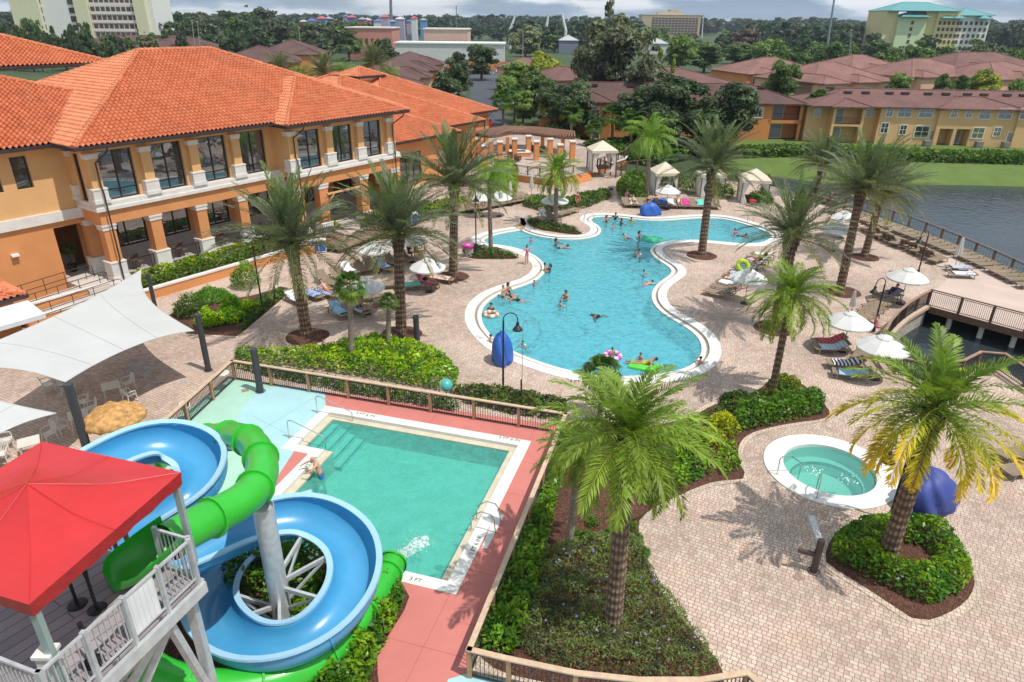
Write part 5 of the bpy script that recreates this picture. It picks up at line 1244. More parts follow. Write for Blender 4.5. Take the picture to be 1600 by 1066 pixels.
row('townhouse row with plum-brown roof left of the parking lot, farther back',395,505,92,240,30,6,.34,M_owall,M_sh_brown,4,((.6,.98,2.5),),4,gr)
row('brown-roofed townhouse row just behind the palms over the clubhouse roof',340,470,108,195,24,6,.34,M_owall,M_sh_brown,6,((.1,.4,2),),0,gr)
# row along the left side of the parking lot, seen along its length
pA=V(-26.5,132,0); pB=V(-31,215,0)
pa_=D(630,130,124); pb_=D(685,86,215)
fr4=Frame(V(pa_.x,124,0),V(pb_.x,215,0)); 
fr4.n=Vector((fr4.u.y,-fr4.u.x,0)); fr4.n=-fr4.n if fr4.n.x>0 else fr4.n
h4=thing('townhouse','brown-roofed townhouse row with stepped peach front along the parking lot','townhouse',(0,0,0),0,gr)
mb=MB(); fbox(mb,fr4,0,fr4.L,0,15,0,5.8); mb.build('wall',M_pwall,h4); hip(fr4,h4,0,fr4.L,0,15,5.8,.36,M_sh_brown)
for k in range(4):
    q=fr4.L*(.06+.25*k); mb=MB(); fbox(mb,fr4,q,q+9,-2.0,6,0,5.9); mb.build('wall',M_pwall if k%2 else M_owall,h4); hip(fr4,h4,q,q+9,-2.0,9,5.9,.36,M_sh_brown)
    for z in(1.5,4.3): hwin(fr4,h4,q+2.5,z,1.1,1.4,-2.03); hwin(fr4,h4,q+6.5,z,1.1,1.4,-2.03); hwin(fr4,h4,q+11.5,z,1.1,1.4,-.03)
# rose-roofed cluster on the right
row('rose-roofed townhouse left of the cluster beyond the long ochre row',1168,1292,117,175,18,5.8,.34,M_owall,M_sh_pink,5,((.1,.35,2),(.6,.85,2)),5,gr)
row('rose-roofed townhouse with white-trimmed peach end wall',1272,1400,121,150,18,5.8,.36,M_pwall,M_sh_pink,8,((.0,.28,3),(.45,.7,2)),5,gr)
row('rose-roofed townhouse behind the one with the peach end wall',1330,1425,108,190,18,5.8,.36,M_pwall,M_sh_pink,8,((.3,.6,2),),0,gr)
row('rose-roofed townhouse in the middle of the right-hand cluster',1425,1540,119,170,18,5.8,.36,M_pwall,M_sh_pink,8,((.05,.3,2),(.6,.9,2)),0,gr)
row('rose-roofed townhouse with dormer at the far right of the cluster',1490,1640,110,200,20,6,.36,M_pwall,M_sh_red,8,((.15,.35,2),),0,gr)
row('rose-roofed townhouse low at the right edge, in front of the dormer one',1555,1660,124,165,18,5.8,.34,M_pwall,M_sh_pink,8,((.3,.6,2),),0,gr)
row('red-brown roof rising over the oaks behind the orange row',1040,1150,122,140,20,5.8,.30,M_owall,M_sh_red,6,(),0,gr)
row('small rose-roofed townhouse between the yellow-green trees',822,880,100,180,16,5.8,.4,M_pwall,M_sh_pink,5,((.1,.4,2),(.6,.9,2)),4,gr)
row('brown-roofed townhouse hidden behind the dark oak right of the road',870,940,122,150,14,5.8,.36,M_pwall,M_sh_red,5,(),3,gr)
# ---- parking lot
M_asph=mat('asphalt',(.060,.065,.080),.9,var=.15,scale=.6,bmp=.1)
lot=[G(722,205),G(790,207),G(775,160),G(782,112),G(800,112),G(800,108),G(690,106),G(726,118),G(738,150)]
mb=MB(); mb.fill([G(700,206),G(800,208),G(783,165),G(780,118),G(830,116),G(830,108),G(640,106),G(715,114),G(735,130),G(735,165)],(),.02); tag(mb.build('parking_lot',M_asph),kind='structure')
mb=MB(); M_line=mat('road_paint',(.7,.7,.68),.7)
for k in range(7):
    a=D(757,119,0) if False else G(755+k*5.5,113.2+.05*k); mb.beam(a+V(0,-4,.03),a+V(0,0,.03),.14,.01)
mb.beam(G(752,119,.03),G(800,120,.03),.2,.01)
tag(mb.build('road_marking',M_line),kind='structure')
mb=MB(); fbox(mb,Frame(G(700,109),G(800,110)),0,40,0,.4,0,3); tag(mb.build('boundary_wall',M_owall),'low orange wall closing the far end of the parking lot','wall')
# ---- cars
def car_proto(c,name='parked_car'):
    r=thing(name,'car','car'); paint=mat('car_paint_'+'_'.join(str(int(x*99)) for x in c),c,.25,coat=.8,var=.03)
    secs=[(-2.2,.35,.62,.70),(-2.1,.28,.86,.80),(-1.4,.24,.98,.86),(-.6,.22,1.0,.88),(.8,.22,.98,.88),(1.6,.24,.86,.86),(2.1,.28,.72,.78),(2.22,.36,.58,.66)]
    mb=MB(); vs=[]
    for x,z0,z1,w in secs: vs+=[(x,-w,z0),(x,-w*1.02,(z0+z1)*.5),(x,-w*.93,z1),(x,w*.93,z1),(x,w*1.02,(z0+z1)*.5),(x,w,z0)]
    fs=[]
    for i in range(len(secs)-1):
        for j in range(6): fs.append((i*6+j,i*6+(j+1)%6,(i+1)*6+(j+1)%6,(i+1)*6+j))
    fs+=[tuple(range(5,-1,-1)),tuple(range(len(secs)*6-6,len(secs)*6))]
    mb.add(vs,fs); mb.build('body',paint,r,smooth=False)
    cab=[(-1.75,.97,.78),(-1.0,1.42,.62),(.1,1.45,.62),(1.05,.97,.76)]; mb=MB(); vs=[]
    for x,z,w in cab: vs+=[(x,-w,z),(x,w,z)]
    vs+=[(-1.0,-.80,.97),(-1.0,.80,.97),(.1,-.80,.97),(.1,.80,.97)]
    mb.add(vs,[(0,1,3,2),(4,5,7,6),(0,2,8),(1,9,3),(2,4,10,8),(3,9,11,5),(4,6,10),(5,11,7)]); mb.build('windows',M_winglass,r)
    mb=MB(); mb.add([(-1.0,-.62,1.425),(-1.0,.62,1.425),(.1,.62,1.455),(.1,-.62,1.455)],[(0,3,2,1)]); mb.build('car_roof',paint,r)
    for x in(-1.35,1.35):
        for y in(-.8,.8): mb=MB(); mb.cyl((x,y-.1,.32),(x,y+.1,.32),.32,n=14); w_=mb.build('wheel',mat('tyre',(.02,.02,.02),.8),r); mb=MB(); mb.cyl((x,y-.115,.32),(x,y+.115,.32),.18,n=10); mb.build('rim',mat('rim',(.5,.5,.52),.3,metal=.8),w_)
    for y in(-.6,.6): mb=MB(); mb.box((2.17,y,.62),(.1,.3,.12)); mb.build('headlight',M_trim,r)
    return r
CW=(.78,.78,.77); CD=(.05,.05,.06); CR=(.45,.02,.03); CS=(.35,.37,.40)
for (px,py,rz,c,l) in [(757,113,0.05,CW,'white saloon parked at the far end of the lot'),(784,113.5,.1,CW,'white car beside the trees at the far right of the lot'),(760,199,1.3,CR,'red car parked just behind the clubhouse wing'),(718,152,1.4,CS,'silver car under the dark trees at the left kerb'),(722,166,1.4,CW,'white car under the dark trees nearest the clubhouse'),(556,86,.2,CW,'white car between the two brown-roofed rows'),(693,108,.05,CR,'red car by the peach front of the townhouse row'),(812,166,.2,CW,'white car behind the trees right of the parking lot'),(1096,212,.1,CS,'silver car behind the lawn under the oaks')]:
    r=car_proto(c); p=G(px,py); r.location=p; r.rotation_euler=(0,0,rz); tag(r,l,'car',group='cars parked round the townhouses')
# ---- far buildings (each a thing with parts)
def block(label,x0,x1,ytop,ybase_z,dist,depth,wm,name='building',cat='building',rows=0,cols=0,wsize=(1.2,1.6),band=None,roofm=None,trim=True,zlo=.18,zhi=.85,skew=0):
    a=D(x0,ytop,dist); b=D(x1,ytop,dist+skew); f=Frame(a,b); H_=a.z; h=thing(name,label,cat)
    mb=MB(); fbox(mb,f,0,f.L,0,depth,-1,H_); mb.build('wall',wm,h)
    mb=MB(); fbox(mb,f,-.4,f.L+.4,-.4,depth+.4,H_,H_+.5); mb.build('roof',roofm or M_trim,h)
    for r in range(rows):
        for c in range(cols):
            s=f.L*(c+.5)/cols; z=H_*(zlo+(zhi-zlo)*(r+.5)/rows); mb=MB(); fbox(mb,f,s-wsize[0]/2,s+wsize[0]/2,-.12,.02,z-wsize[1]/2,z+wsize[1]/2); mb.build('window',M_dark,h)
    return h,f,H_
M_pinkb=mat('pink_wall',(.55,.24,.19),.9); M_pink2=mat('pale_pink_wall',(.66,.45,.35),.9); M_whiteb=mat('white_metal_wall',(.62,.62,.60),.6); M_palegreen=mat('pale_yellow_wall',(.66,.66,.44),.9,var=.04); M_hwhite=mat('hotel_white',(.74,.75,.70),.8,var=.04); M_tan=mat('tan_tower',(.52,.40,.25),.9); M_hotel=mat('hotel_yellow',(.70,.60,.30),.9,var=.05); M_hgreen=mat('hotel_green',(.58,.68,.42),.9,var=.05); M_teal=mat('teal_roof',(.10,.30,.31),.6)
block('pink commercial building with a row of dark windows behind the parking lot',540,612,44,0,330,22,M_pinkb,rows=1,cols=8,wsize=(1.2,2.2),zlo=.45,zhi=.75)
block('pale pink flat-roofed building with a row of windows, right of the darker pink one',662,731,46,0,330,20,M_pink2,rows=1,cols=8,wsize=(1.2,2.4),zlo=.4,zhi=.7)
block('long low white metal building behind the parking lot',617,788,68,0,300,18,M_whiteb,roofm=M_hwhite)
# white/yellow hotel at the far left
frh=Frame(D(20,0,300),D(240,0,300)); hh=thing('hotel','white and pale yellow balcony hotel at the far left','hotel')
zb=lambda y:D(140,y,300).z
def hx(px): return frh.uv(px,20)[0]
HT=26
for (a,b,t,m) in((22,66,-1.5,M_palegreen),(66,122,0,M_hwhite),(122,142,-2,M_palegreen),(142,218,0,M_hwhite),(214,232,-2,M_palegreen),(232,240,0,M_hwhite)):
    mb=MB(); fbox(mb,frh,hx(a),hx(b),t,16,-2,HT); mb.build('wall',m,hh)
for r in range(7):
    z=2.2+r*3.1
    for k in range(9): 
        x=hx(146+k*8); 
        mb=MB(); fbox(mb,frh,x-.75,x+.75,-.15,.05,z+.8,z+2.4); mb.build('window',M_dark,hh)
    mb=MB(); fbox(mb,frh,hx(143),hx(217),-1.0,-.85,z-.3,z+.75); mb.build('balcony',M_trim,hh)
    for a in(62,114): mb=MB(); fbox(mb,frh,hx(a)-1.3,hx(a)+1.3,-.15,.05,z,z+2); mb.build('window',M_dark,hh)
hip(frh,hh,hx(20),hx(240),0,16,HT,.3,mat('violet_roof',(.12,.08,.16),.7))
# brown slab hotel on the horizon
h,f,H_=block('brown slab hotel with a grid of dark windows on the horizon',1004,1096,23,0,900,25,M_tan)
for r in range(7):
    for k in range(14): s=f.L*(.17+.8*k/14); mb=MB(); fbox(mb,f,s,s+f.L*.045,-.3,0,H_*(.12+.115*r),H_*(.19+.115*r)); mb.build('window',mat('dusk_glass',(.08,.075,.085),.5),h)
mb=MB(); fbox(mb,f,f.L*.28,f.L*.72,5,20,H_,H_+3.5); fbox(mb,f,f.L*.48,f.L*.62,5,20,H_+3.5,H_+6); mb.build('penthouse',M_tan,h)
# yellow hotel with teal roofs
fy=Frame(D(1386,20,420),D(1552,20,420)); hy=thing('hotel','yellow hotel tower with teal roofs beyond the tree belt','hotel')
yx=lambda px:fy.uv(px,30)[0]
zt=D(1440,17,420).z
for (a,b,t,m,top) in((1384,1402,0,M_hotel,zt),(1402,1446,-2,M_hgreen,zt-3),(1446,1462,0,M_hotel,zt),(1462,1498,-1.5,M_hotel,zt),(1498,1550,1,M_hwhite,zt-2)):
    mb=MB(); fbox(mb,fy,yx(a),yx(b),t,22,-2,top); mb.build('wall',m,hy)
for r in range(8):
    z=zt-6-r*3.2
    for px in (1424,1468,1475,1482,1489,1496,1505,1513,1521,1529,1537,1545): s=yx(px); mb=MB(); fbox(mb,fy,s-.7,s+.7,-2.2 if px<1440 else (-1.7 if px<1498 else .8),1.2,z-.9,z+.9); mb.build('window',M_dark,hy)
hip(fy,hy,yx(1386),yx(1492),-2,22,zt,.35,M_teal,1.0); hip(fy,hy,yx(1494),yx(1550),0,20,zt-2,.35,M_teal,1.0); hip(fy,hy,yx(1404),yx(1446),-3.5,6,zt-3,.4,M_teal,.8)
for px in(1476,1494,1535): hip(fy,hy,yx(px)-3,yx(px)+3,-3.5,4,zt-3.5,.5,M_teal,.5)
# amusement rides and poles on the skyline
gsk='masts and ride arches on the skyline'
M_wsteel=mat('white_steel',(.72,.73,.74),.5); M_gsteel=mat('grey_steel',(.16,.19,.22),.5)
def pole(px,ytop,ybase,dist,r,label,m,name='pole',lean=0):
    a=D(px+lean,ytop,dist); b=D(px,ybase,dist); b.z=max(b.z,0); t=thing(name,label,'pole',V(b.x,dist,0),0,gsk); d=V(a.x-b.x,0,0)
    mb=MB(); mb.tube([(0,0,0),(d.x,0,a.z)],[r,r*.7],8); mb.build('mast',m,t); mb=MB(); mb.box((d.x,0,a.z-.3),(r*3,r*3,.5)); mb.build('cap',m,t)
pole(610,-30,36,700,1.6,'tall dark observation mast rising out of the frame above the rides',M_gsteel)
pole(1297,-18,57,330,.55,'tall steel pole leaning at the right of the sky',mat('blue_steel',(.22,.30,.34),.5),lean=9)
pole(713,10,40,700,.5,'thin lattice mast right of the dark observation mast',M_gsteel); pole(1099,22,40,850,.6,'pale mast beside the brown slab hotel',M_wsteel); pole(904,10,28,900,.5,'thin chimney-like mast on the horizon left of the oak',M_wsteel)
for x0,x1,d in((797,806,480),(853,857,480),(884,878,480)):
    a=D(x0,48,d); b=D(x1,22,d); t=thing('ride_arch',{797:'white ride pylon leaning right, above the pale willow tree',853:'white upright ride pylon, middle one of three on the skyline',884:'white ride pylon leaning left, nearest the tall oak'}[x0],'ride pylon',V(a.x,d,0),0,gsk)
    mb=MB(); mb.tube([(0,0,0),(0,0,a.z),(b.x-a.x,0,b.z)],[1.0,.95,.6],8); mb.build('pylon',M_wsteel,t); mb=MB(); mb.cyl((b.x-a.x,0,b.z-.5),(b.x-a.x,0,b.z),.8,n=8); mb.build('cap',M_wsteel,t)
grd='colourful low ride and shop buildings on the skyline'
rr=random.Random(8)
for i in range(16):
    x=470+i*12.5+rr.uniform(-3,3); y=28+rr.uniform(-3,6); c=rr.choice([(.10,.18,.42),(.5,.12,.10),(.65,.65,.66),(.12,.28,.5),(.4,.35,.45),(.6,.3,.3)])
    d=560+rr.uniform(0,60); a=D(x,y,d); b=D(x+rr.uniform(6,14),y,d); f=Frame(a,b); t=thing('ride_building','small far-off coloured amusement building on the skyline above the pink shops','building',(0,0,0),0,grd)
    mb=MB(); fbox(mb,f,0,f.L,0,8,0,max(3,a.z)); mb.build('wall',mat('ride_%d'%i,c,.7),t); hip(f,t,0,f.L,0,8,max(3,a.z),.5,mat('ride_roof_%d'%(i%4),[(.5,.5,.55),(.1,.15,.4),(.5,.1,.1),(.3,.3,.34)][i%4],.6),.4)
for x,y,c,l in((1020,55,(.6,.6,.6),'white ribbed ride roof below the brown hotel'),(945,52,(.55,.55,.58),'white tent-like ride roof left of the oak'),(880,50,(.2,.22,.28),'dark ride hall below the white pylons')):
    a=D(x-6,y+13,420); b=D(x+24,y+13,420); f=Frame(a,b); t=thing('ride_building',l,'building'); mb=MB(); fbox(mb,f,0,f.L,0,12,0,a.z); mb.build('wall',mat('ride_w%d'%x,c,.7),t); hip(f,t,0,f.L,0,12,a.z,.45,mat('ride_roof_grey',(.42,.43,.45),.6),.4)
for x,yt,yb,l in((467,42,64,'wooden utility pole in the wood'),(300,34,62,'left pole of the pair of utility poles behind the brown roof'),(308,33,62,'right pole of the pair of utility poles behind the brown roof'),(817,48,92,'pale utility pole by the willow'),(1331,46,80,'utility pole in the tree belt, middle'),(1188,50,82,'utility pole left of the bare tree')):
    pole(x,yt,yb,260,.16,l,mat('pole_wood',(.35,.33,.30),.9),'utility_pole')
# ================================================================ water slides, tower, shade sails
M_blue=mat('blue_fibreglass',(.062,.31,.55),.30,var=.08,scale=1,coat=.2); M_rim_sunlit=mat('blue_rim_sunlit',(.34,.56,.74),.35,var=.04)  # rim: the flume's blue with sunlight painted in as a paler tone
M_green=mat('green_fibreglass',(.032,.43,.03),.33,var=.08,scale=1,coat=.15); M_steel=mat('galvanised',(.56,.58,.59),.45,metal=.35,var=.15,scale=4); M_chrome=mat('stainless',(.55,.56,.57),.22,metal=.95,var=.04)
M_dkpost=mat('charcoal_post',(.045,.048,.058),.5,var=.1)
DZ=5.95
def frames(path):
    n=len(path); out=[]
    for i in range(n):
        t=(path[min(i+1,n-1)]-path[max(i-1,0)]).normalized(); s_=t.cross(V(0,0,1)).normalized(); out.append((path[i],t,s_,s_.cross(t)))
    return out
def sweep(mb,path,prof,bank,mi=0,cap=True):
    "prof: closed list of (side, up)"
    k=len(prof); vs=[]; fr_=frames(path)
    for i,(p,t,s_,u) in enumerate(fr_):
        b=bank[i]; c,s=math.cos(b),math.sin(b)
        for (x,y) in prof: vs.append(p+s_*(x*c-y*s)+u*(x*s+y*c))
    fs=[]
    for i in range(len(path)-1):
        for j in range(k): fs.append((i*k+j,i*k+(j+1)%k,(i+1)*k+(j+1)%k,(i+1)*k+j))
    mb.add(vs,fs,mi)
    return fr_
slide=thing('water_slide','open blue fibreglass water slide coiling in two loops beside the small pool','water slide')
bp=[(140,812,5.5),(118,765,5.35),(160,722,5.1),(248,688,4.75),(317,712,4.4),(304,768,4.05),(232,806,3.75),(150,850,3.5),(150,905,3.3),(225,893,3.15),(305,862,3.0),(392,822,2.85),(480,806,2.6),(546,843,2.4),(556,905,2.2),(512,972,2.0),(440,1008,1.8),(368,1000,1.6),(326,948,1.4),(343,888,1.2),(395,842,.95),(455,806,.72),(500,790,.6)]
path=[G(*q) for q in bp]
path=smooth(resample(spline(path,6,False),.22,False),6,False)
def curv(path,i):
    a=path[max(i-3,0)];b=path[i];c=path[min(i+3,len(path)-1)]; u=(b-a);v=(c-b)
    return u.x*v.y-u.y*v.x
bk=[max(-.30,min(.30,-curv(path,i)*1.6)) for i in range(len(path))]
bk=[-sum(bk[max(0,i-4):i+5])/len(bk[max(0,i-4):i+5]) for i in range(len(bk))]
hw,dp=.67,.56; prof=[]
arc=[(hw*math.cos(a),dp*.5-dp*math.sin(a)*1.0) for a in np.linspace(0,PI,15)]
arc=[(x,(.0 if False else -dp*math.sin(a)+.0)) for (x,_),a in zip(arc,np.linspace(0,PI,15))]
inner=[(hw,.14)]+arc+[(-hw,.14)]; outer=[(-hw-.07,.14),(-hw-.05,0)]+[(x*1.085,y*1.1) for x,y in reversed(arc[1:-1])]+[(hw+.05,0),(hw+.07,.14)]
mb=MB(); fr_=sweep(mb,path,inner+outer,bk); mb.build('flume',M_blue,slide,smooth=True)
mb=MB()
for sg in(-1,1):
    pr_=[(sg*(hw-.02),.12),(sg*(hw+.16),.12),(sg*(hw+.16),.19),(sg*(hw-.02),.19)]
    sweep(mb,path,pr_ if sg>0 else pr_[::-1],bk)
mb.build('rim',M_rim_sunlit,slide)
fl_=[]
for i in range(12,len(path)-4,16):
    p,t,s_,u=fr_[i]; mb=MB(); pp=[path[i]-t*.03,path[i]+t*.03]
    sweep(mb,pp,[(x*1.13,y*1.16) for x,y in inner]+[(x*1.02,y*1.02) for x,y in outer],[bk[i]]*2); mb.build('flange',M_blue,slide)
tube_=thing('water_slide','bright green closed tube slide winding under the blue one into the small pool','water slide')
gp_=[(262,848,6.35),(300,824,6.3),(345,802,6.1),(388,776,5.85),(410,738,5.65),(400,698,5.35),(372,682,4.8),(338,682,4.05),(300,690,3.15),(255,705,2.85),(215,760,2.75),(195,830,2.55),(185,900,2.35),(190,975,2.05),(225,1040,1.65),(310,1072,1.25),(420,1066,1.0),(515,1020,.85),(578,942,.70),(612,884,.50)]
gpath=smooth(resample(spline([G(*q) for q in gp_],6,False),.2,False),6,False)
gpath[-1]=G(613,880,.5)
mb=MB(); mb.tube(gpath,.45,18,cap=False); mb.tube(list(reversed(gpath)),.41,18,cap=False); mb.build('tube',M_green,tube_,smooth=True)
for i in range(6,len(gpath),9):
    t=(gpath[min(i+1,len(gpath)-1)]-gpath[i-1]).normalized(); mb=MB(); mb.tube([gpath[i]-t*.035,gpath[i]+t*.035],.52,18); mb.build('flange',M_green,tube_)
t=(gpath[-1]-gpath[-2]).normalized(); mb=MB(); mb.tube([gpath[-1]-t*.05,gpath[-1]+t*.05],.50,20,cap=False); mb.tube([gpath[-1]+t*.05,gpath[-1]+t*.051],[.50,.41],20,cap=False); mb.build('mouth_ring',M_green,tube_)
# scoop at the tube entrance
sa_,sb_=G(275,842,6.35),G(176,925,6.0); ax_=(sb_-sa_); ax_.z=0; axn=ax_.normalized(); sd=axn.cross(V(0,0,1))
mb=MB(); vs=[]; n=14; m=11
for i in range(m):
    q=i/(m-1); p=sa_.lerp(sb_,q); w_=.46+.10*math.sin(q*PI*.8)-(.30*max(0,(q-.8)/.2)**2); h_=.80-.38*q
    for j in range(n+1): a=PI+PI*j/n; vs.append(V(p.x,p.y,DZ+.04)+sd*(w_*math.cos(a))+V(0,0,h_*(1+math.sin(a))**.8))
mb.add(vs,[(i*(n+1)+j,i*(n+1)+j+1,(i+1)*(n+1)+j+1,(i+1)*(n+1)+j) for i in range(m-1) for j in range(n)]+[tuple((m-1)*(n+1)+j for j in range(n+1))])
mb.build('entry_scoop',M_green,tube_,smooth=True)
# splash where the tube empties
M_foam=mat('white_water',(.85,.9,.9),.5)
_nt=M_foam.node_tree; _tp=N(_nt,'ShaderNodeBsdfTransparent'); _mx=N(_nt,'ShaderNodeMixShader'); _nt.links.new(ramp(_nt,noise(_nt,coords(_nt,'Object'),9,6,.7),[(.40,.0),(.62,.8)]),_mx.inputs[0]); _nt.links.new(_tp.outputs[0],_mx.inputs[1]); _nt.links.new(_nt.nodes['Principled BSDF'].outputs[0],_mx.inputs[2]); _nt.links.new(_mx.outputs[0],_nt.nodes['Material Output'].inputs['Surface'])
rs2=random.Random(2); mb=MB(); m0=G(617,877,-.18); m1=G(668,838,-.2); dv=(m1-m0); dl=dv.length; dn=dv.normalized(); sn=V(-dn.y,dn.x,0); vs=[]; nu,nv=26,13
for i in range(nu):
    q=i/(nu-1); w_=(.10+.34*q)*(1 if q<.85 else (1-q)/.15+.05)
    for j in range(nv):
        s_=j/(nv-1)*2-1; p=m0+dn*(dl*q+.08*mnoise.noise((j*.7,i*.5,1)))+sn*(s_*w_*(1+.35*mnoise.noise((i*.6,j*.2,3)))); h_=max(0,(.34*(1-q)**1.5+.05)*(1-s_*s_)*(1+.9*mnoise.noise((i*.9,j*.9,5)))); vs.append(V(p.x,p.y,-.235+h_))
mb.add(vs,[(i*nv+j,i*nv+j+1,(i+1)*nv+j+1,(i+1)*nv+j) for i in range(nu-1) for j in range(nv-1)])
for i in range(260):
    q=rs2.random(); p=m0.lerp(m1,q)+sn*rs2.gauss(0,.10+.25*q); z=-.21+.35*(1-q)*rs2.random()**2; r_=rs2.uniform(.008,.025); mb.lathe([(0,r_*.8),(r_*.7,r_*.5),(r_,0),(r_*.6,-r_*.3)],5,(p.x,p.y,z))
tag(mb.build('splash',M_foam),'white spray where the green tube slide empties into the small pool','splash',kind='stuff')
# central post with struts
pb=G(447,990); pt_=V(pb.x,pb.y,4.85); post=thing('slide_post','fat galvanised steel post standing in the lower loop of the blue slide','post',pb)
mb=MB(); mb.lathe([(.29,0),(.29,4.85),(.27,4.85),(.27,4.7),(0,4.7)],24); mb.build('column',M_steel,post)
for (i,z) in ((int(len(path)*.60),2.0),(int(len(path)*.66),1.9),(int(len(path)*.72),1.5),(int(len(path)*.78),1.2),(int(len(path)*.84),1.0),(int(len(path)*.55),2.2)):
    q=path[min(i,len(path)-1)]-pb; hz=V(q.x,q.y,0); q=q-hz.normalized()*.78; q.z-=.10; mb=MB(); mb.beam((0,0,z),q,.09,.13); mb.beam((0,0,max(.15,z-.9)),q,.07,.07); mb.build('strut',M_steel,post)
# two more posts carrying the upper loop
for k,(px,py,zz) in enumerate([(262,735,4.0),(190,890,2.8)]):
    c=G(px,py,zz); t=thing('slide_post','steel post under the %s of the blue slide'%('upper loop' if k==0 else 'crossing'),'post',V(c.x,c.y,0)); mb=MB(); mb.cyl((0,0,0),(0,0,zz-.1),.2,n=16); mb.build('column',M_steel,t); mb=MB(); mb.beam((0,0,zz-.6),(1.5,.6,zz-.3),.1,.12); mb.beam((0,0,zz-.6),(-1.3,1.0,zz-.2),.1,.12); mb.build('strut',M_steel,t)
# ---- tower
tw=thing('slide_tower','galvanised slide tower with grey plank deck and barred railings','tower',(0,0,0))
C0=G(312,905,DZ); e_=(G(88,1122,DZ)-C0); e_.normalize(); f_=V(e_.y,-e_.x,0); f_=f_ if f_.x<0 else -f_
def tp(a,b,z=0): return C0+e_*a+f_*b+V(0,0,z)
EL_=(G(88,1122,DZ)-C0).length
def deckmat():
    m,nt,b=newmat('deck_plank'); ang=math.atan2(e_.y,e_.x); v=coords(nt,'Object',rot=(0,0,-ang+.25))
    br=N(nt,'ShaderNodeTexBrick'); nt.links.new(v,br.inputs['Vector']); br.inputs['Scale'].default_value=1; br.inputs['Brick Width'].default_value=3.6; br.inputs['Row Height'].default_value=.28; br.inputs['Mortar Size'].default_value=.012
    br.inputs['Color1'].default_value=(.30,.26,.27,1); br.inputs['Color2'].default_value=(.36,.315,.32,1); br.inputs['Mortar'].default_value=(.12,.10,.11,1)
    o=mixcol(nt,.6,br.outputs[0],ramp(nt,noise(nt,v,1.5,5),[(.3,.75),(.7,1.15)]),'MULTIPLY'); nt.links.new(o,b.inputs['Base Color']); b.inputs['Roughness'].default_value=.75; bump(nt,b,br.outputs[1],.3,.01); return m
mb=MB(); mb.prism([tp(0,0),tp(EL_,0),tp(EL_,7),tp(0,7)][::1],DZ-.06,DZ) if False else None
q=[tp(0,0),tp(EL_,0),tp(EL_,7.5),tp(0,7.5)]
if area2(q)<0: q.reverse()
mb.fill(q,(),DZ); mb.wall(q,DZ-.07,DZ); mb.build('deck',deckmat(),tw)
mb=MB()
for a,b in((tp(-.05,-.06),tp(EL_+.05,-.06)),(tp(EL_+.06,0),tp(EL_+.06,7.5)),(tp(-.06,0),tp(-.06,7.5)),(tp(1.3,.1),tp(1.3,7)),(tp(2.5,.1),tp(2.5,7))): mb.beam(a+V(0,0,-.22),b+V(0,0,-.22),.10,.28)
mb.build('edge_beam',M_steel,tw)
for (a,b) in((.15,.25),(EL_-.2,.25),(.2,3.4),(EL_-.2,3.4)):
    mb=MB(); p=tp(a,b); mb.beam(V(p.x,p.y,0),V(p.x,p.y,DZ-.3),.2,.2); mb.build('leg',M_steel,tw)
for a,b,c,d,z0,z1 in((.9,.1,-.3,.4,DZ-.4,.2),(.9,.1,2.3,1.9,DZ-.5,1.0),(1.0,.2,EL_,2.5,DZ-.5,.4),(.2,.3,EL_-.2,.3,2.0,DZ-.5),(.2,3.4,.2,.3,1.5,DZ-.5)):
    p,q=tp(a,b),tp(c,d); mb=MB(); mb.beam(V(p.x,p.y,z0),V(q.x,q.y,z1),.15,.15); mb.build('brace',M_steel,tw)
def rail(a,b,h=1.1,parent=tw,npost=3,name='railing',m=None,bars=.11,panel=None,r=.022,zb=.1):
    L=(b-a).length; d=(b-a)/L; mb=MB(); mb.beam(a+V(0,0,h),b+V(0,0,h),.06,.05); mb.beam(a+V(0,0,zb),b+V(0,0,zb),.04,.04)
    n=int(L/bars)
    for i in range(1,n): p=a+d*(L*i/n); mb.beam(p+V(0,0,zb),p+V(0,0,h),r,r)
    o=mb.build(name,m or M_steel,parent)
    for i in range(npost): p=a+d*(L*i/max(1,npost-1)); mb=MB(); mb.beam(p+V(0,0,-.3),p+V(0,0,h+.06),.09,.09); mb.build('rail_post',m or M_steel,o)
    return o
rail(tp(.05,.0),tp(EL_-.02,.0),npost=5); rail(tp(EL_,.0),tp(EL_,7.4),npost=5); rail(tp(0,.06),tp(0,.95),npost=2)
mb=MB(); pa_,pb_=tp(1.05,-.012),tp(1.75,-.012); mb.add([pa_+V(0,0,.12),pb_+V(0,0,.12),pb_+V(0,0,1.05),pa_+V(0,0,1.05)],[(0,1,2,3)]); 
mb.build('rail_panel',[mat('panel_white',(.72,.73,.74),.5),mat('panel_green',(.05,.42,.10),.4)],tw)
mb=MB(); wp=tp(EL_-.35,.25); mb.box(wp+V(0,0,.55),(.26,.26,1.1)); mb.box(wp+V(0,0,1.13),(.32,.32,.07)); mb.build('white_pillar',M_white,tw)
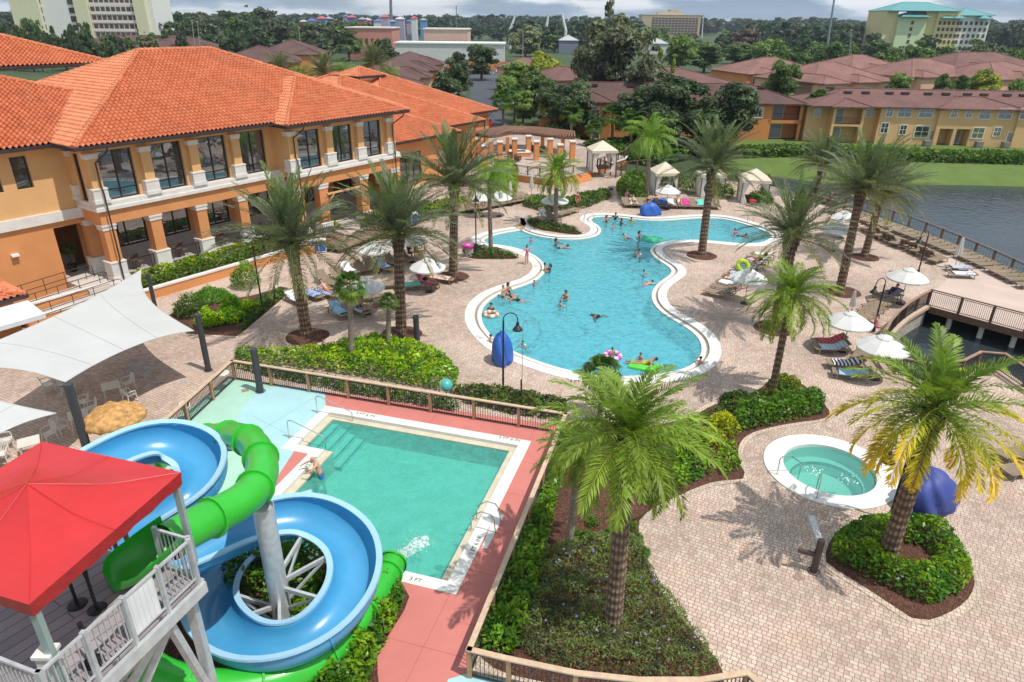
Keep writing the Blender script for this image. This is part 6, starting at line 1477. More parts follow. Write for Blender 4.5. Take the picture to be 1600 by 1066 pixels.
# canopy
cz=8.35; cB,cC,cA=G(283,738,cz),G(45,945,cz),G(65,690,cz); cD=cA+(cC-cB); apx=(cA+cC)/2+V(0,0,.62)
can=thing('shade_canopy','taut red fabric canopy over the slide tower','canopy',(0,0,0))
M_red_f=mat('red_fabric',(.52,.020,.020),.36,var=.10,scale=.9,spec=.6,bmp=.35,bscale=2.2)
cs_=[cA,cB,cC,cD]; mb=MB(); 
def canpt(i,u,v):
    a=cs_[i];b=cs_[(i+1)%4]; e=a.lerp(b,u); sag=V(0,0,-.10*math.sin(PI*u)*(1-v)*0-.16*math.sin(PI*v)); return e.lerp(apx,v)+sag
for i in range(4):
    vs=[canpt(i,u/8,v/8) for v in range(9) for u in range(9)]
    mb.add(vs,[(v*9+u,v*9+u+1,(v+1)*9+u+1,(v+1)*9+u) for v in range(8) for u in range(8)])
mb.build('fabric',M_red_f,can,smooth=False)
mb=MB()
for i in range(4):
    a,b=cs_[i],cs_[(i+1)%4]; n_=24; top=[a.lerp(b,k/n_) for k in range(n_+1)]; c0=sum(cs_,Vector())/4
    bot=[p+V(0,0,-.30-.015*math.sin(k*1.3))-(p-c0).normalized()*.04*(1 if k%2 else .8) for k,p in enumerate(top)]; mb.strip(bot,top)
mb.build('valance',mat('red_fabric_dark',(.40,.012,.014),.5,var=.2,scale=6),can)
mb=MB(); 
for i in range(4): a,b=cs_[i],cs_[(i+1)%4]; m_=a.lerp(b,.5)+V(0,0,.02); mb.tube([m_,canpt(i,.5,.5)+V(0,0,.015),apx+V(0,0,.01)],.006,4); mb.tube([a,canpt(i,0,.5)+V(0,0,.004),apx],.006,4)
mb.build('seam',M_red_f,can)
for i,c in enumerate(cs_):
    ins=c+(sum(cs_,Vector())/4-c)*.06; mb=MB(); mb.beam(V(ins.x,ins.y,DZ),V(ins.x,ins.y,cz-.05),.12,.12); mb.build('post',mat('mint_post',(.36,.45,.43),.5,metal=.3),can)
mb=MB()
c0=sum(cs_,Vector())/4
for i in range(4): mb.beam(cs_[i].lerp(c0,.05)+V(0,0,-.1),cs_[(i+1)%4].lerp(c0,.05)+V(0,0,-.1),.06,.06)
mb.build('frame',M_steel,can)
# queue stanchions on the deck
st=thing('queue_stanchion','black queue stanchion nearest the canopy edge on the tower deck','stanchion',G(121,945,DZ),0,'stanchions on the slide tower')
mb=MB(); mb.lathe([(0,.05),(.16,.04),(.19,.02),(.19,0)],20); mb.build('base',mat('black_rubber',(.015,.015,.017),.5),st)
mb=MB(); mb.cyl((0,0,.03),(0,0,.92),.034,n=12); mb.cyl((0,0,.90),(0,0,1.02),.045,n=12); mb.build('pole',MC['black_rubber'],st)
bpy.context.view_layer.update()
dup(st,G(152,952,DZ),0,'black queue stanchion second from the canopy edge on the tower deck'); dup(st,G(146,1035,DZ),0,'black queue stanchion nearest the front railing of the tower deck')
# ---- shade sails
M_sail=mat('sail_cloth',(.50,.50,.485),.85,var=.05,scale=.5)
def sail(label,cor,inset=.10,n=18):
    t=thing('shade_sail',label,'shade sail',(0,0,0)); c=sum(cor,Vector())/len(cor); mb=MB()
    def P(u,v):
        u2=u; v2=v; b=cor[0].lerp(cor[1],u).lerp(cor[3].lerp(cor[2],u),v)
        k=inset*4; du=(u-.5)*(-2)*k*.5*(v*(1-v)*4)*.5; dv=(v-.5)*(-2)*k*.5*(u*(1-u)*4)*.5
        w_=1-abs(u-.5)*0
        uu=u+du*abs(u-.5)*2*.5; vv=v+dv*abs(v-.5)*2*.5
        return cor[0].lerp(cor[1],uu).lerp(cor[3].lerp(cor[2],uu),vv)
    vs=[P(i/n,j/n) for j in range(n+1) for i in range(n+1)]
    mb.add(vs,[(j*(n+1)+i,j*(n+1)+i+1,(j+1)*(n+1)+i+1,(j+1)*(n+1)+i) for j in range(n) for i in range(n)]); mb.build('cloth',M_sail,t,smooth=True)
    for k in(.28,.52,.76):
        mb=MB(); mb.tube([P(i/n,k+.0)+V(0,0,.012) for i in range(n+1)],.012,4); mb.build('seam',M_sail,t)
    ed=[P(i/n,0) for i in range(n+1)]+[P(1,i/n) for i in range(1,n+1)]+[P(1-i/n,1) for i in range(1,n+1)]+[P(0,1-i/n) for i in range(1,n)]
    mb=MB(); mb.tube(ed,.022,6,closed=True); mb.build('hem',M_sail,t)
    return t
s1=[G(221,421,3.0),G(303,517,3.0),G(102,597,3.9),G(-150,590,4.6)]
sail('large white shade sail stretched over the chalked plaza on the left',s1,.20)
s2=[G(88,646,3.3),G(-60,716,3.3),G(-200,680,4.0),G(-110,585,4.0)]
sail('second white shade sail cut off by the left edge, below the large one',s2,.16)
def dkpost(px,py,top,r,label,base=None):
    b=G(px,py) if base is None else base; t=thing('sail_post',label,'post',b,0,'dark sail posts'); mb=MB(); mb.lathe([(0,top),(r*.9,top),(r,top-.03),(r,0)],16); mb.build('pole',M_dkpost,t); mb=MB(); mb.lathe([(r*1.3,.04),(r*1.5,.03),(r*1.5,0)],12); mb.build('foot',M_dkpost,t)
    mb=MB(); mb.tube([(0,0,top-.12),(-.3,-.05,top-.1)],.03,6); mb.build('bracket',M_dkpost,t); return t
dkpost(326,579,3.25,.15,'dark post holding the right corner of the large shade sail')
pbse=G(100,600,4.0); dkpost(0,0,4.1,.17,'dark post between the two shade sails by the plastic tables',V(pbse.x,pbse.y,0)+V(.25,-.15,0))
dkpost(407,612,2.4,.17,'short dark post at the corner of the pale blue deck by the fence'); 
pz=G(226,432,2.9); dkpost(0,0,3.0,.12,'slim dark post at the planter holding the far corner of the large sail',V(pz.x,pz.y,0)+V(.1,.2,0))
dkpost(652,537,1.75,.17,'short dark post behind the bright hedge beside a date palm')
# ================================================================ fences, railings, furniture
M_wood=mat('fence_wood',(.42,.245,.13),.8,var=.2,scale=6); M_woodtop=mat('fence_rail',(.56,.40,.27),.75,var=.12,scale=5); M_brown=mat('bridge_wood',(.155,.085,.055),.8,var=.25,scale=5); M_balu=mat('baluster',(.020,.018,.020),.5)
def fence(label,pts,h=1.1,step=2.1,wood=M_wood,top=M_woodtop,tw_=.17,bars=.12,posth=0,name='fence',cat='fence',group=None,mr=M_balu,barr=.02,z0=0,topt=.05):
    t=thing(name,label,cat,(0,0,0),0,group); pts=[Vector((p[0],p[1],z0)) for p in pts]
    mb=MB()
    for k,(a,b) in enumerate(zip(pts,pts[1:])): d=(b-a).normalized()*tw_*.4; mb.beam(a-d+V(0,0,h+.004*(k%2)),b+d+V(0,0,h+.004*(k%2)),tw_,topt)
    mb.build('top_rail',top,t)
    mb=MB(); tot=0
    for a,b in zip(pts,pts[1:]):
        L=(b-a).length; d=(b-a)/L; mb.beam(a+V(0,0,.10),b+V(0,0,.10),.05,.045); mb.beam(a+V(0,0,h-.12),b+V(0,0,h-.12),.04,.04)
        n=max(2,int(L/bars))
        for i in range(n): p=a+d*(L*(i+.5)/n); mb.beam(p+V(0,0,.1),p+V(0,0,h-.1),barr,barr)
    o=mb.build('balusters',mr,t)
    for a,b in zip(pts,pts[1:]):
        L=(b-a).length; n=max(1,round(L/step))
        for i in range(n): p=a.lerp(b,i/n); mb=MB(); mb.box(p+V(0,0,(h-.02+posth)/2),(.13,.13,h-.02+posth),math.atan2((b-a).y,(b-a).x)); mb.build('post',wood,t)
    p=pts[-1]; mb=MB(); mb.box(p+V(0,0,(h-.02)/2),(.13,.13,h-.02)); mb.build('post',wood,t)
    return t
Z1=1.12
FA,FB,FC=[V(G(*q,Z1).x,G(*q,Z1).y,0) for q in((362,563),(884,646),(733,1014))]
FL=[V(G(*q,Z1).x,G(*q,Z1).y,0) for q in((243,668),)][0]
fence('wood-topped pool fence along the far side of the red deck',[FA,FB]); fence('wood-topped pool fence beside the chalked plaza and splash deck',[FA,FL,FL+(FL-FA)*.8],bars=.10)
fence('wood-topped fence between the red deck and the bright glossy hedge',[FB,FC])
arc_=[FC]+[V(G(*q,Z1).x,G(*q,Z1).y,0) for q in((795,1029),(900,1051),(1000,1062),(1095,1062),(1168,1050),(1190,1070),(1200,1110))]
fence('curved wood-topped fence below the purple flower bed at the bottom edge',arc_,step=1.6)
mb=MB(); ba=[G(700,1062),G(733,1052),G(800,1066),G(800,1150),G(680,1150)]; mb.fill(ba,(),.014); tag(mb.build('blue_deck',M_lblue),kind='structure')
mb=MB(); bl2=offset(arc_,-.15,False); lo=[p+V(-.0,-3.2,0) for p in arc_]; mb.strip([V(p.x,p.y,.011) for p in lo],[V(p.x,p.y,.011) for p in bl2]); tag(mb.build('blue_deck',M_lblue),kind='structure')
# bay, bridge and lake railings
bo=offset(bay,-.05,False); n_=len(bo)
fence('brown timber railing curving round the little bay',[bo[i] for i in range(0,n_,3)],1.1,1.8,M_brown,mat('bay_rail',(.30,.185,.125),.7,var=.15,scale=4),.16,.12,cat='railing',name='railing')
bn=[V(p.x,p.y,0) for p in(bridge_near[0],bridge_near[1],bridge_near[2])]
fence('brown timber railing on the near side of the boardwalk bridge',bn,1.15,1.75,M_brown,M_brown,.14,.11,cat='railing',name='railing',mr=mat('bridge_baluster',(.26,.18,.14),.7))
le=[V(p.x,p.y,0) for p in lake_edge]; fence('dark railing along the lake edge of the promenade',le[0::2]+[le[-1]] if len(le)%2==0 else le[0::2],1.05,2.4,M_brown,mat('lake_rail',(.20,.14,.115),.7,var=.15),.12,.30,cat='railing',name='railing',barr=.012)
mb=MB()
for i in range(2): 
    a,b=bn[i],bn[i+1]; mb.beam(a+V(.1,-.1,-.22),b+V(.1,-.1,-.22),.12,.42)
br_=mb.build('bridge_fascia',M_brown); tag(br_,'brown timber side beam of the boardwalk bridge over the bay','beam')
for i,q in enumerate((.28,.62,.95,1.3)):
    p=bn[0].lerp(bn[1],q)+V(.3,.5,0); t=thing('pile','pale concrete pile under the boardwalk bridge, %s from the seawall'%('first','second','third','fourth')[i],'pile',p+V(0,0,LZ-1),0,'piles under the boardwalk'); mb=MB(); mb.cyl((0,0,0),(0,0,-LZ+.6),.16,n=12); mb.build('shaft',M_trim,t); mb=MB(); mb.box((0,0,-LZ+.72),(.5,.5,.16)); mb.build('cap',M_brown,t)
for i in range(2,len(le)-1,3):
    p=le[i]; t=thing('pile','dark timber pile under the lakeside edge of the promenade','pile',V(p.x-.1,p.y-.1,LZ-1),0,'timber piles under the promenade'); mb=MB(); mb.cyl((0,0,0),(0,0,-LZ+.9),.13,n=8); mb.build('shaft',M_brown,t)
mb=MB(); mb.wall([V(p.x,p.y,0) for p in lake_edge],-.45,.0,closed=False); tag(mb.build('promenade_edge',M_brown),'brown fascia board along the lake side of the promenade','fascia')
# ---------------------------------------------------------------- lamps
M_lampb=mat('lamp_black',(.022,.020,.020),.4); 
def goose(px,py,top_px,top_py,label,rz,r=.055,shade=.24):
    b=G(px,py); o_=D(top_px,top_py,b.y); h=o_.z; t=thing('street_lamp',label,'street lamp',b,rz,'gooseneck lamps on the deck')
    mb=MB(); mb.lathe([(.11,0),(.11,.25),(r*1.2,.32),(r,.4),(r*.85,h-.45),(r*.6,h-.40)],10); mb.build('pole',M_lampb,t)
    R=.34; arc=[(0,0,h-.45)]+[(R-R*math.cos(a),0,h-R+R*math.sin(a)) for a in np.linspace(0,PI,12)]+[(2*R,0,h-R-.12)]
    mb=MB(); mb.tube(arc,.026,8); mb.build('arm',M_lampb,t)
    z=h-R-.12; mb=MB(); mb.lathe([(.04,z),(.075,z-.02),(.075,z-.17),(.10,z-.20),(shade*.8,z-.31),(shade,z-.38),(shade,z-.43),(shade*.95,z-.42),(.05,z-.22)],18,(2*R,0,0)); mb.build('shade',M_lampb,t)
    mb=MB(); mb.lathe([(.09,z-.36),(.08,z-.44),(0,z-.48)],10,(2*R,0,0)); mb.build('globe',mat('lamp_globe',(.7,.7,.68),.2),t); return t
goose(786,618,787,489,'black gooseneck lamp beside the blue covered pool lift',.0)
goose(411,487,403,371,'black gooseneck lamp in the bed below the porch planter',-.1)
goose(1434,428,1450,360,'gooseneck lamp on the promenade border, lamp head to the left',PI+.3)
goose(1364,518,1378,434,'gooseneck lamp beside the bay railing near the stacked loungers',PI+.3)
goose(744,398,743,300,'lamp post beside the stone bin at the beach-entry bed',PI/2)
goose(1389,812,1425,690,'dark lamp post rising through the golden palm by the hot tub',PI)
hk=thing('life_hook','thin shepherd hook rescue pole on a brown post at the pool edge','rescue pole',G(815,628))
h_=D(822,500,G(815,628).y).z; mb=MB(); R=.28; mb.tube([(0,0,.3),(0,0,h_-R)]+[(R-R*math.cos(a),0,h_-R+R*math.sin(a)) for a in np.linspace(0,PI*.92,10)],.016,6); mb.build('hook',M_chrome,hk); mb=MB(); mb.box((-.03,.06,.6),(.09,.09,1.2)); mb.build('post',M_brown,hk)
# ---------------------------------------------------------------- umbrellas
M_umb=mat('umbrella_canvas',(.62,.61,.585),.8,var=.03); M_umb2=mat('umbrella_cream',(.68,.61,.50),.8,var=.04)
def umb_proto(r=1.25,h=2.35):
    t=thing('umbrella','umbrella','umbrella'); n=8
    mb=MB(); vs=[]; 
    prof=[(.30,h-.06),(r*.6,h-.27),(r,h-.56)]
    for rr,z in prof:
        for k in range(n):
            for s_ in range(3):
                a=2*PI*(k+s_/3)/n; f=1-.045*math.sin(PI*s_/3) if s_ else 1; zz=z-(.03 if s_ else 0)*(rr/r); vs.append((rr*f*math.cos(a),rr*f*math.sin(a),zz))
    m=3*n; mb.add(vs,[(i*m+j,i*m+(j+1)%m,(i+1)*m+(j+1)%m,(i+1)*m+j) for i in range(2) for j in range(m)])
    vs2=[(x,y,z-.09) for x,y,z in vs[2*m:]]; mb.strip(vs2,vs[2*m:],closed=True); mb.build('canopy',M_umb,t)
    mb=MB(); mb.lathe([(0,h+.12),(.05,h+.10),(.36,h-.04),(.40,h-.09)],n); mb.build('vent_cap',M_umb,t)
    mb=MB(); mb.cyl((0,0,.05),(0,0,h+.2),.022,n=8); mb.build('pole',mat('umb_pole',(.25,.17,.11),.5),t)
    mb=MB(); mb.lathe([(0,.12),(.06,.11),(.25,.06),(.28,.03),(.28,0)],16); mb.build('base',M_lampb,t)
    mb=MB()
    for k in range(n): a=2*PI*k/n; mb.tube([(.05*math.cos(a),.05*math.sin(a),h-.03),(r*.97*math.cos(a),r*.97*math.sin(a),h-.59)],.009,4)
    mb.build('ribs',MC['umb_pole'],t); return t
up=umb_proto(); bpy.context.view_layer.update()
gu='open white umbrellas round the pool'
ul=[(588,426,1.0,'white umbrella over the loungers left of the second date palm trunk'),(625,409,.95,'white umbrella half hidden behind the crown of the second date palm, left one'),(645,410,.95,'white umbrella half hidden behind the crown of the second date palm, right one'),(670,456,1.0,'white umbrella with black base standing right of the second date palm trunk'),(574,490,1.0,'low white umbrella behind the slim fan palm'),(754,338,1.0,'white umbrella behind the thin-trunked palm, left one'),(780,338,1.0,'white umbrella behind the thin-trunked palm, right one'),(866,345,1.05,'white umbrella behind the palm trunk between the pool lobes'),(1041,327,1.0,'white umbrella in front of the first poolside cabana'),(1163,474,1.0,'white umbrella shading the loungers with towels east of the pool'),(1300,392,1.0,'white umbrella with black base between the stout palm and the leaning palm'),(1312,372,1.0,'white umbrella behind the leaning palm, above the black-based one'),(1345,334,1.0,'white umbrella behind the crowns of the paired palms'),(1407,475,1.05,'white umbrella at the corner of the boardwalk bridge'),(1316,549,1.02,'white umbrella over the red and blue beach towels'),(1366,592,1.05,'big white vented umbrella nearest the bay beside the golden palm')]
for i,(x,y,s,l) in enumerate(ul):
    o=up if i==0 else dup(up,(0,0,0)); o.location=G(x,y); o.scale=(s,s,s); o.rotation_euler=(0,0,i*.37); tag(o,l,'umbrella',gu)
def umb_closed():
    t=thing('closed_umbrella','umbrella','umbrella'); mb=MB(); n=16
    pr_=[(.02,2.5),(.07,2.42),(.12,2.0),(.17,1.5),(.20,1.15),(.16,1.1)]
    vs=[]; 
    for rr,z in pr_:
        for j in range(n): a=2*PI*j/n; q=rr*(1+.22*(-1)**j); vs.append((q*math.cos(a),q*math.sin(a),z))
    mb.add(vs,[(i*n+j,i*n+(j+1)%n,(i+1)*n+(j+1)%n,(i+1)*n+j) for i in range(len(pr_)-1) for j in range(n)]); mb.build('canopy',M_umb,t)
    mb=MB(); mb.cyl((0,0,.05),(0,0,2.6),.022,n=8); mb.build('pole',MC['umb_pole'],t); mb=MB(); mb.lathe([(0,.12),(.06,.11),(.25,.06),(.28,.03),(.28,0)],16); mb.build('base',M_lampb,t); return t
uc=umb_closed(); bpy.context.view_layer.update()
for i,(x,y,l) in enumerate([(797,322,'furled white umbrella nearest the tall bamboo-like shrubs'),(830,310,'furled white umbrella in front of the terrace wall, middle one'),(876,298,'furled white umbrella on the terrace just behind the wall'),(1491,420,'furled white umbrella between the promenade loungers'),(1328,497,'small furled umbrella leaning by the row of loungers at the bay')]):
    o=uc if i==0 else dup(uc,(0,0,0)); o.location=G(x,y); tag(o,l,'umbrella','furled umbrellas')
    if i==4: o.rotation_euler=(.12,-.1,0); o.scale=(.85,.85,.8)
# ---------------------------------------------------------------- sun loungers
M_sling=mat('lounger_sling',(.235,.175,.115),.8,var=.10,scale=3,rand=.12); M_lfr=mat('lounger_frame',(.30,.235,.16),.5,var=.08)
def lounger_proto(back):
    t=thing('sun_lounger','lounger','sun lounger'); w=.34
    mb=MB()
    for s in(-1,1): mb.beam((-.98,s*w,.34),(.95,s*w,.34),.05,.05)
    for x in(-.96,.93): mb.beam((x,-w,.34),(x,w,.34),.05,.05)
    for s in(-1,1): mb.tube([(.1,s*(w+.02),.36),(.12,s*(w+.03),.55),(.5,s*(w+.03),.56),(.55,s*(w+.02),.36)],.018,6)
    mb.build('frame',M_lfr,t)
    for x in(-.75,.7):
        for s in(-1,1): mb=MB(); mb.beam((x,s*w,.33),(x+(-.05 if x<0 else .05),s*w,0),.05,.05); mb.build('leg',M_lfr,t)
    mb=MB(); vs=[]; n=6
    for i in range(n+1):
        x=-.95+i*(1.1/n); 
        for s in(-1,-.33,.33,1): vs.append((x,s*w*.95,.375-.025*(1-s*s)))
    mb.add(vs,[(i*4+j,i*4+j+1,(i+1)*4+j+1,(i+1)*4+j) for i in range(n) for j in range(3)]); mb.build('seat_sling',M_sling,t)
    c,s0=math.cos(back),math.sin(back); mb=MB(); vs=[]
    for i in range(5):
        d=i*.78/4
        for s in(-1,-.33,.33,1): vs.append((.15+d*c-.0,s*w*.95,.375+d*s0-.02*(1-s*s)))
    mb.add(vs,[(i*4+j,i*4+j+1,(i+1)*4+j+1,(i+1)*4+j) for i in range(4) for j in range(3)])
    b_=mb.build('backrest',M_sling,t); mb=MB()
    for s in(-1,1): mb.beam((.15,s*w,.36),(.15+.80*c,s*w,.36+.80*s0),.045,.045)
    mb.beam((.15+.80*c,-w,.36+.80*s0),(.15+.80*c,w,.36+.80*s0),.045,.045); mb.build('backrest_frame',M_lfr,b_)
    return t
LP={'flat':lounger_proto(.03),'up':lounger_proto(.75),'mid':lounger_proto(.45)}
bpy.context.view_layer.update(); LUSED={k:False for k in LP}
def lounger(p,rz,kind,label,group):
    o=LP[kind]
    if LUSED[kind]: o=dup(o,p,rz)
    LUSED[kind]=True; o.location=p; o.rotation_euler=(0,0,rz); return tag(o,label,'sun lounger',group)
def lrow(a,b,n,rz,kinds,label,group,jit=.05):
    A,B=G(*a),G(*b); out=[]
    for i in range(n):
        p=A.lerp(B,i/max(1,n-1)); out.append(lounger(p+V(rnd.uniform(-jit,jit),rnd.uniform(-jit,jit),0),rz+rnd.uniform(-.05,.05),kinds[i%len(kinds)],label,group))
    return out
def rowdir(a,b): A,B=G(*a),G(*b); return math.atan2((B-A).y,(B-A).x)
r1=rowdir((522,393),(604,360)); lrow((522,393),(604,360),12,r1-PI/2+PI,['flat'],'empty tan lounger laid flat in the long row along the clubhouse planter','empty loungers by the clubhouse')
# promenade: two curved rows
def curve_row(pts,n,off,kinds,label,group):
    q=resample(spline([G(*p) for p in pts],4,False),.2,False)
    for i in range(n):
        k=int((len(q)-2)*i/(n-1)); t=q[min(k+1,len(q)-1)]-q[max(k-1,0)]; lounger(q[k],math.atan2(t.y,t.x)+off+rnd.uniform(-.06,.06),kinds[i%len(kinds)],label,group)
curve_row([(1300,331),(1345,344),(1395,360),(1440,376),(1485,394),(1530,413),(1575,434),(1612,452)],27,PI/2,['flat'],'empty tan lounger in the row beside the lake railing','empty loungers along the lake railing')
curve_row([(1352,358),(1378,372),(1402,384),(1425,392),(1448,402),(1466,412)],14,-PI/2+.5,['up','flat','up'],'empty tan lounger in the inner row along the paver border of the promenade','empty loungers along the promenade border')
curve_row([(1262,306),(1278,314),(1300,320),(1318,326)],9,-PI/2+.4,['mid'],'lounger in the far row beyond the stout palm, by the lake','loungers at the far end of the promenade')
def L1(x,y,rz,k,l,g): return lounger(G(x,y),rz,k,l,g)
g3='loungers east of the pool'
e3=rowdir((1190,404),(1118,462)); hd=e3+PI/2
for i in range(9):
    q=i/8; p=G(1192+(1122-1192)*q,405+(464-405)*q); lounger(p,hd+rnd.uniform(-.05,.05),'mid',('lounger with towels in the row under the umbrella east of the pool' if i<7 else 'bare tan lounger at the near end of the row east of the pool'),g3)
g4='loungers in front of the cabanas'
for i in range(13):
    q=i/12; lounger(G(978+140*q,322+3*q),PI/2+rnd.uniform(-.1,.1),'mid','sunbather lounger in the row between the pool and the cabanas',g4)
g5='loungers on the paving left of the pool'
a5=math.radians(135)
for (x,y,k,rz,l) in [(463,473,'mid',2.4,'lounger with a white towel just left of the nearest date palm trunk'),(489,466,'flat',2.5,'lounger covered with a blue striped towel, left one of two'),(512,463,'flat',2.5,'lounger covered with a blue striped towel, right one of two'),(510,445,'up',2.4,'empty upright lounger behind the two blue-towelled ones'),(531,440,'up',2.4,'empty upright lounger with pink bag left of the low umbrella'),(545,428,'up',2.4,'white-towelled lounger left of the umbrella'),(562,424,'up',2.3,'upright tan lounger under the left edge of the umbrella'),(580,420,'up',2.3,'upright tan lounger under the umbrella left of the second palm'),(598,422,'up',2.3,'lounger with a blue towel beside the second palm'),(608,412,'up',2.2,'upright lounger behind the second palm trunk'),(632,408,'up',2.3,'lounger behind the seated couple'),(612,450,'mid',.3,'tan lounger immediately left of the second palm trunk'),(640,452,'flat',.3,'lounger with a turquoise towel right of the second palm trunk'),(668,449,'up',2.6,'lounger under the black-based umbrella with a pink cover'),(690,441,'flat',2.8,'lounger with an orange and white towel beside the third palm ring'),(680,437,'up',2.6,'lounger behind the black-based umbrella'),(530,493,'up',2.3,'lounger with a pale blue towel behind the slim fan palm'),(545,482,'up',2.3,'lounger under the low umbrella behind the slim fan palm'),(562,490,'mid',2.4,'lounger in the shade right of the slim fan palm'),(585,470,'flat',.2,'empty lounger between the low umbrella and the second palm'),(608,477,'flat',.2,'empty lounger touching the short withered palm')]:
    L1(x,y,rz,k,l,g5)
g6='loungers by the low clubhouse wing'
for i in range(9): L1(752+i*8.5,326-i*1.6,2.2,'mid','empty upright lounger in the row in front of the bamboo-like shrubs',g6)
for i in range(6): L1(700+i*9,334-i*1.2,2.3,'mid','lounger in the crowded group behind the third date palm',g6)
for i in range(5): L1(790+i*8,318-i*2,2.5,'flat','empty flat lounger on the paving below the terrace wall',g6)
g7='loungers at the upper pool palm'
for (x,y,k,l) in [(852,342,'up','lounger with a white towel left of the palm between the pool lobes'),(864,346,'mid','lounger behind the trunk of the palm between the pool lobes'),(880,338,'flat','tan lounger right of the umbrella between the pool lobes'),(893,334,'flat','second tan lounger right of the umbrella between the pool lobes')]: L1(x,y,.9 if x>870 else 2.2,k,l,g7)
g8='loungers on the plaza by the bay'
for (x,y,k,rz,l) in [(1294,541,'mid',.0,'lounger with a red patterned towel'),(1298,551,'mid',-.05,'lounger with a turquoise patterned towel next to the red one'),(1320,576,'mid',-.15,'dark lounger with a black and white striped towel'),(1330,592,'mid',-.3,'lounger with a plain light blue towel beside the golden palm'),(1345,560,'up',.9,'empty lounger tipped upright under the big vented umbrella')]: L1(x,y,rz,k,l,g8)
for i in range(6): L1(1345+i*7.5,505-i*7.2,.35,'flat','empty tan lounger in the stack-like row along the bay railing','empty loungers along the bay railing')
L1(1386,468,.2,'mid','lounger with a blue towel under the bridge-corner umbrella','loungers on the plaza by the bay')
for (x,y,l) in [(1498,424,'lounger with a grey patterned towel on the promenade, upper of two'),(1502,434,'lounger with a white rolled towel on the promenade, lower of two')]: L1(x,y,-.1,'flat',l,'towelled loungers on the promenade')
for (x,y,l) in [(1588,716,'lounger at the right edge below the golden palm, upper one'),(1597,742,'lounger at the right edge below the golden palm, lower one')]: L1(x,y,.2,'flat',l,'loungers at the right edge')
# towels
TW_={}
def towel(p,rz,c,label,kind='flat',c2=None,z=.40):
    key='towel_'+'_'.join('%02d'%int(q*99) for q in c)+('s' if c2 else '')
    if key not in MC:
        m,nt,b=newmat(key); v=coords(nt,'Object')
        if c2:
            wv=N(nt,'ShaderNodeTexWave'); wv.inputs['Scale'].default_value=1.6; wv.inputs['Distortion'].default_value=.6; nt.links.new(v,wv.inputs['Vector']); o=ramp(nt,wv.outputs['Color'],[(.42,c),(.58,c2)])
        else: o=ramp(nt,noise(nt,v,5,3),[(.3,[x*.8 for x in c]),(.7,[min(1,x*1.15) for x in c])])
        nt.links.new(o,b.inputs['Base Color']); b.inputs['Roughness'].default_value=.95; MC[key]=m
    back={'flat':.03,'mid':.45,'up':.75}[kind]; vs=[]; n=10; rg=random.Random(int(p.x*91)); mb=MB()
    for i in range(n+1):
        x=-.7+i*1.45/n
        for s in np.linspace(-1,1,7):
            d=max(0,x-.15); xx=min(x,.15)+d*math.cos(back); zz=z-.37+.395+d*math.sin(back)-(.12*max(0,abs(s)-.75)*4*.5)+rg.uniform(-.008,.012); vs.append((xx,s*.39,zz))
    mb.add(vs,[(i*7+j,i*7+j+1,(i+1)*7+j+1,(i+1)*7+j) for i in range(n) for j in range(6)]); o=mb.build('towel',MC[key],smooth=True); o.location=p; o.rotation_euler=(0,0,rz); return tag(o,label,'towel',None)
WH=(.7,.7,.7); BL=(.05,.14,.45); PK=(.6,.04,.25); TQ=(.12,.55,.45); RD=(.45,.03,.07); LB=(.30,.50,.68); NV=(.03,.03,.08)
for (x,y,rz,c,k,l,c2) in [(463,473,2.4,WH,'mid','white towel on the lounger left of the nearest date palm',None),(489,466,2.5,BL,'flat','blue and white striped towel on the left of two flat loungers',(.55,.6,.7)),(512,463,2.5,BL,'flat','blue towel on the right of two flat loungers',(.3,.4,.65)),(545,428,2.4,WH,'up','white towel on the lounger left of the umbrella',None),(598,422,2.3,LB,'up','blue towel on the lounger beside the second palm',None),(640,452,.3,TQ,'flat','turquoise towel right of the second palm trunk',None),(668,449,2.6,PK,'up','bright pink cover on the lounger under the black-based umbrella',None),(690,441,2.8,WH,'flat','white and orange towel beside the third palm ring',(.7,.25,.08)),(530,493,2.3,LB,'up','pale blue towel behind the slim fan palm',None),(562,490,2.4,LB,'mid','blue towel in the shade right of the slim fan palm',(.6,.62,.66)),(852,342,2.2,WH,'up','white towel left of the palm between the pool lobes',None),(1294,541,0,RD,'mid','red patterned towel on a lounger by the bay',(.55,.12,.15)),(1298,551,-.05,LB,'mid','turquoise patterned towel next to the red one',(.75,.78,.78)),(1320,576,-.15,NV,'mid','black and white striped towel on the dark lounger',(.72,.72,.72)),(1330,592,-.3,LB,'mid','plain light blue towel beside the golden palm',None),(1386,468,.2,(.25,.33,.6),'mid','blue towel under the bridge-corner umbrella',None),(1498,424,-.1,(.5,.53,.6),'flat','grey patterned towel on the promenade lounger',(.3,.35,.45)),(1502,434,-.1,(.62,.66,.78),'flat','pale lilac towel on the promenade lounger',None)]:
    towel(G(x,y),rz,c,l,k,c2)
tc_=[(WH,None),((.35,.4,.6),WH),((.6,.3,.4),WH),(LB,None),((.3,.33,.5),WH),(WH,(.2,.25,.5)),(WH,None)]
for i in range(7):
    q=i/8; towel(G(1192+(1122-1192)*q,405+(464-405)*q),hd,tc_[i][0],['white towel at the far end of the row east of the pool','blue-grey striped towel, second from the far end east of the pool','rose striped towel, third from the far end east of the pool','light blue towel just beyond the umbrella east of the pool','indigo striped towel under the umbrella east of the pool','white and navy towel nearest the umbrella pole east of the pool','white towel at the near end of the row east of the pool'][i],'mid',tc_[i][1])
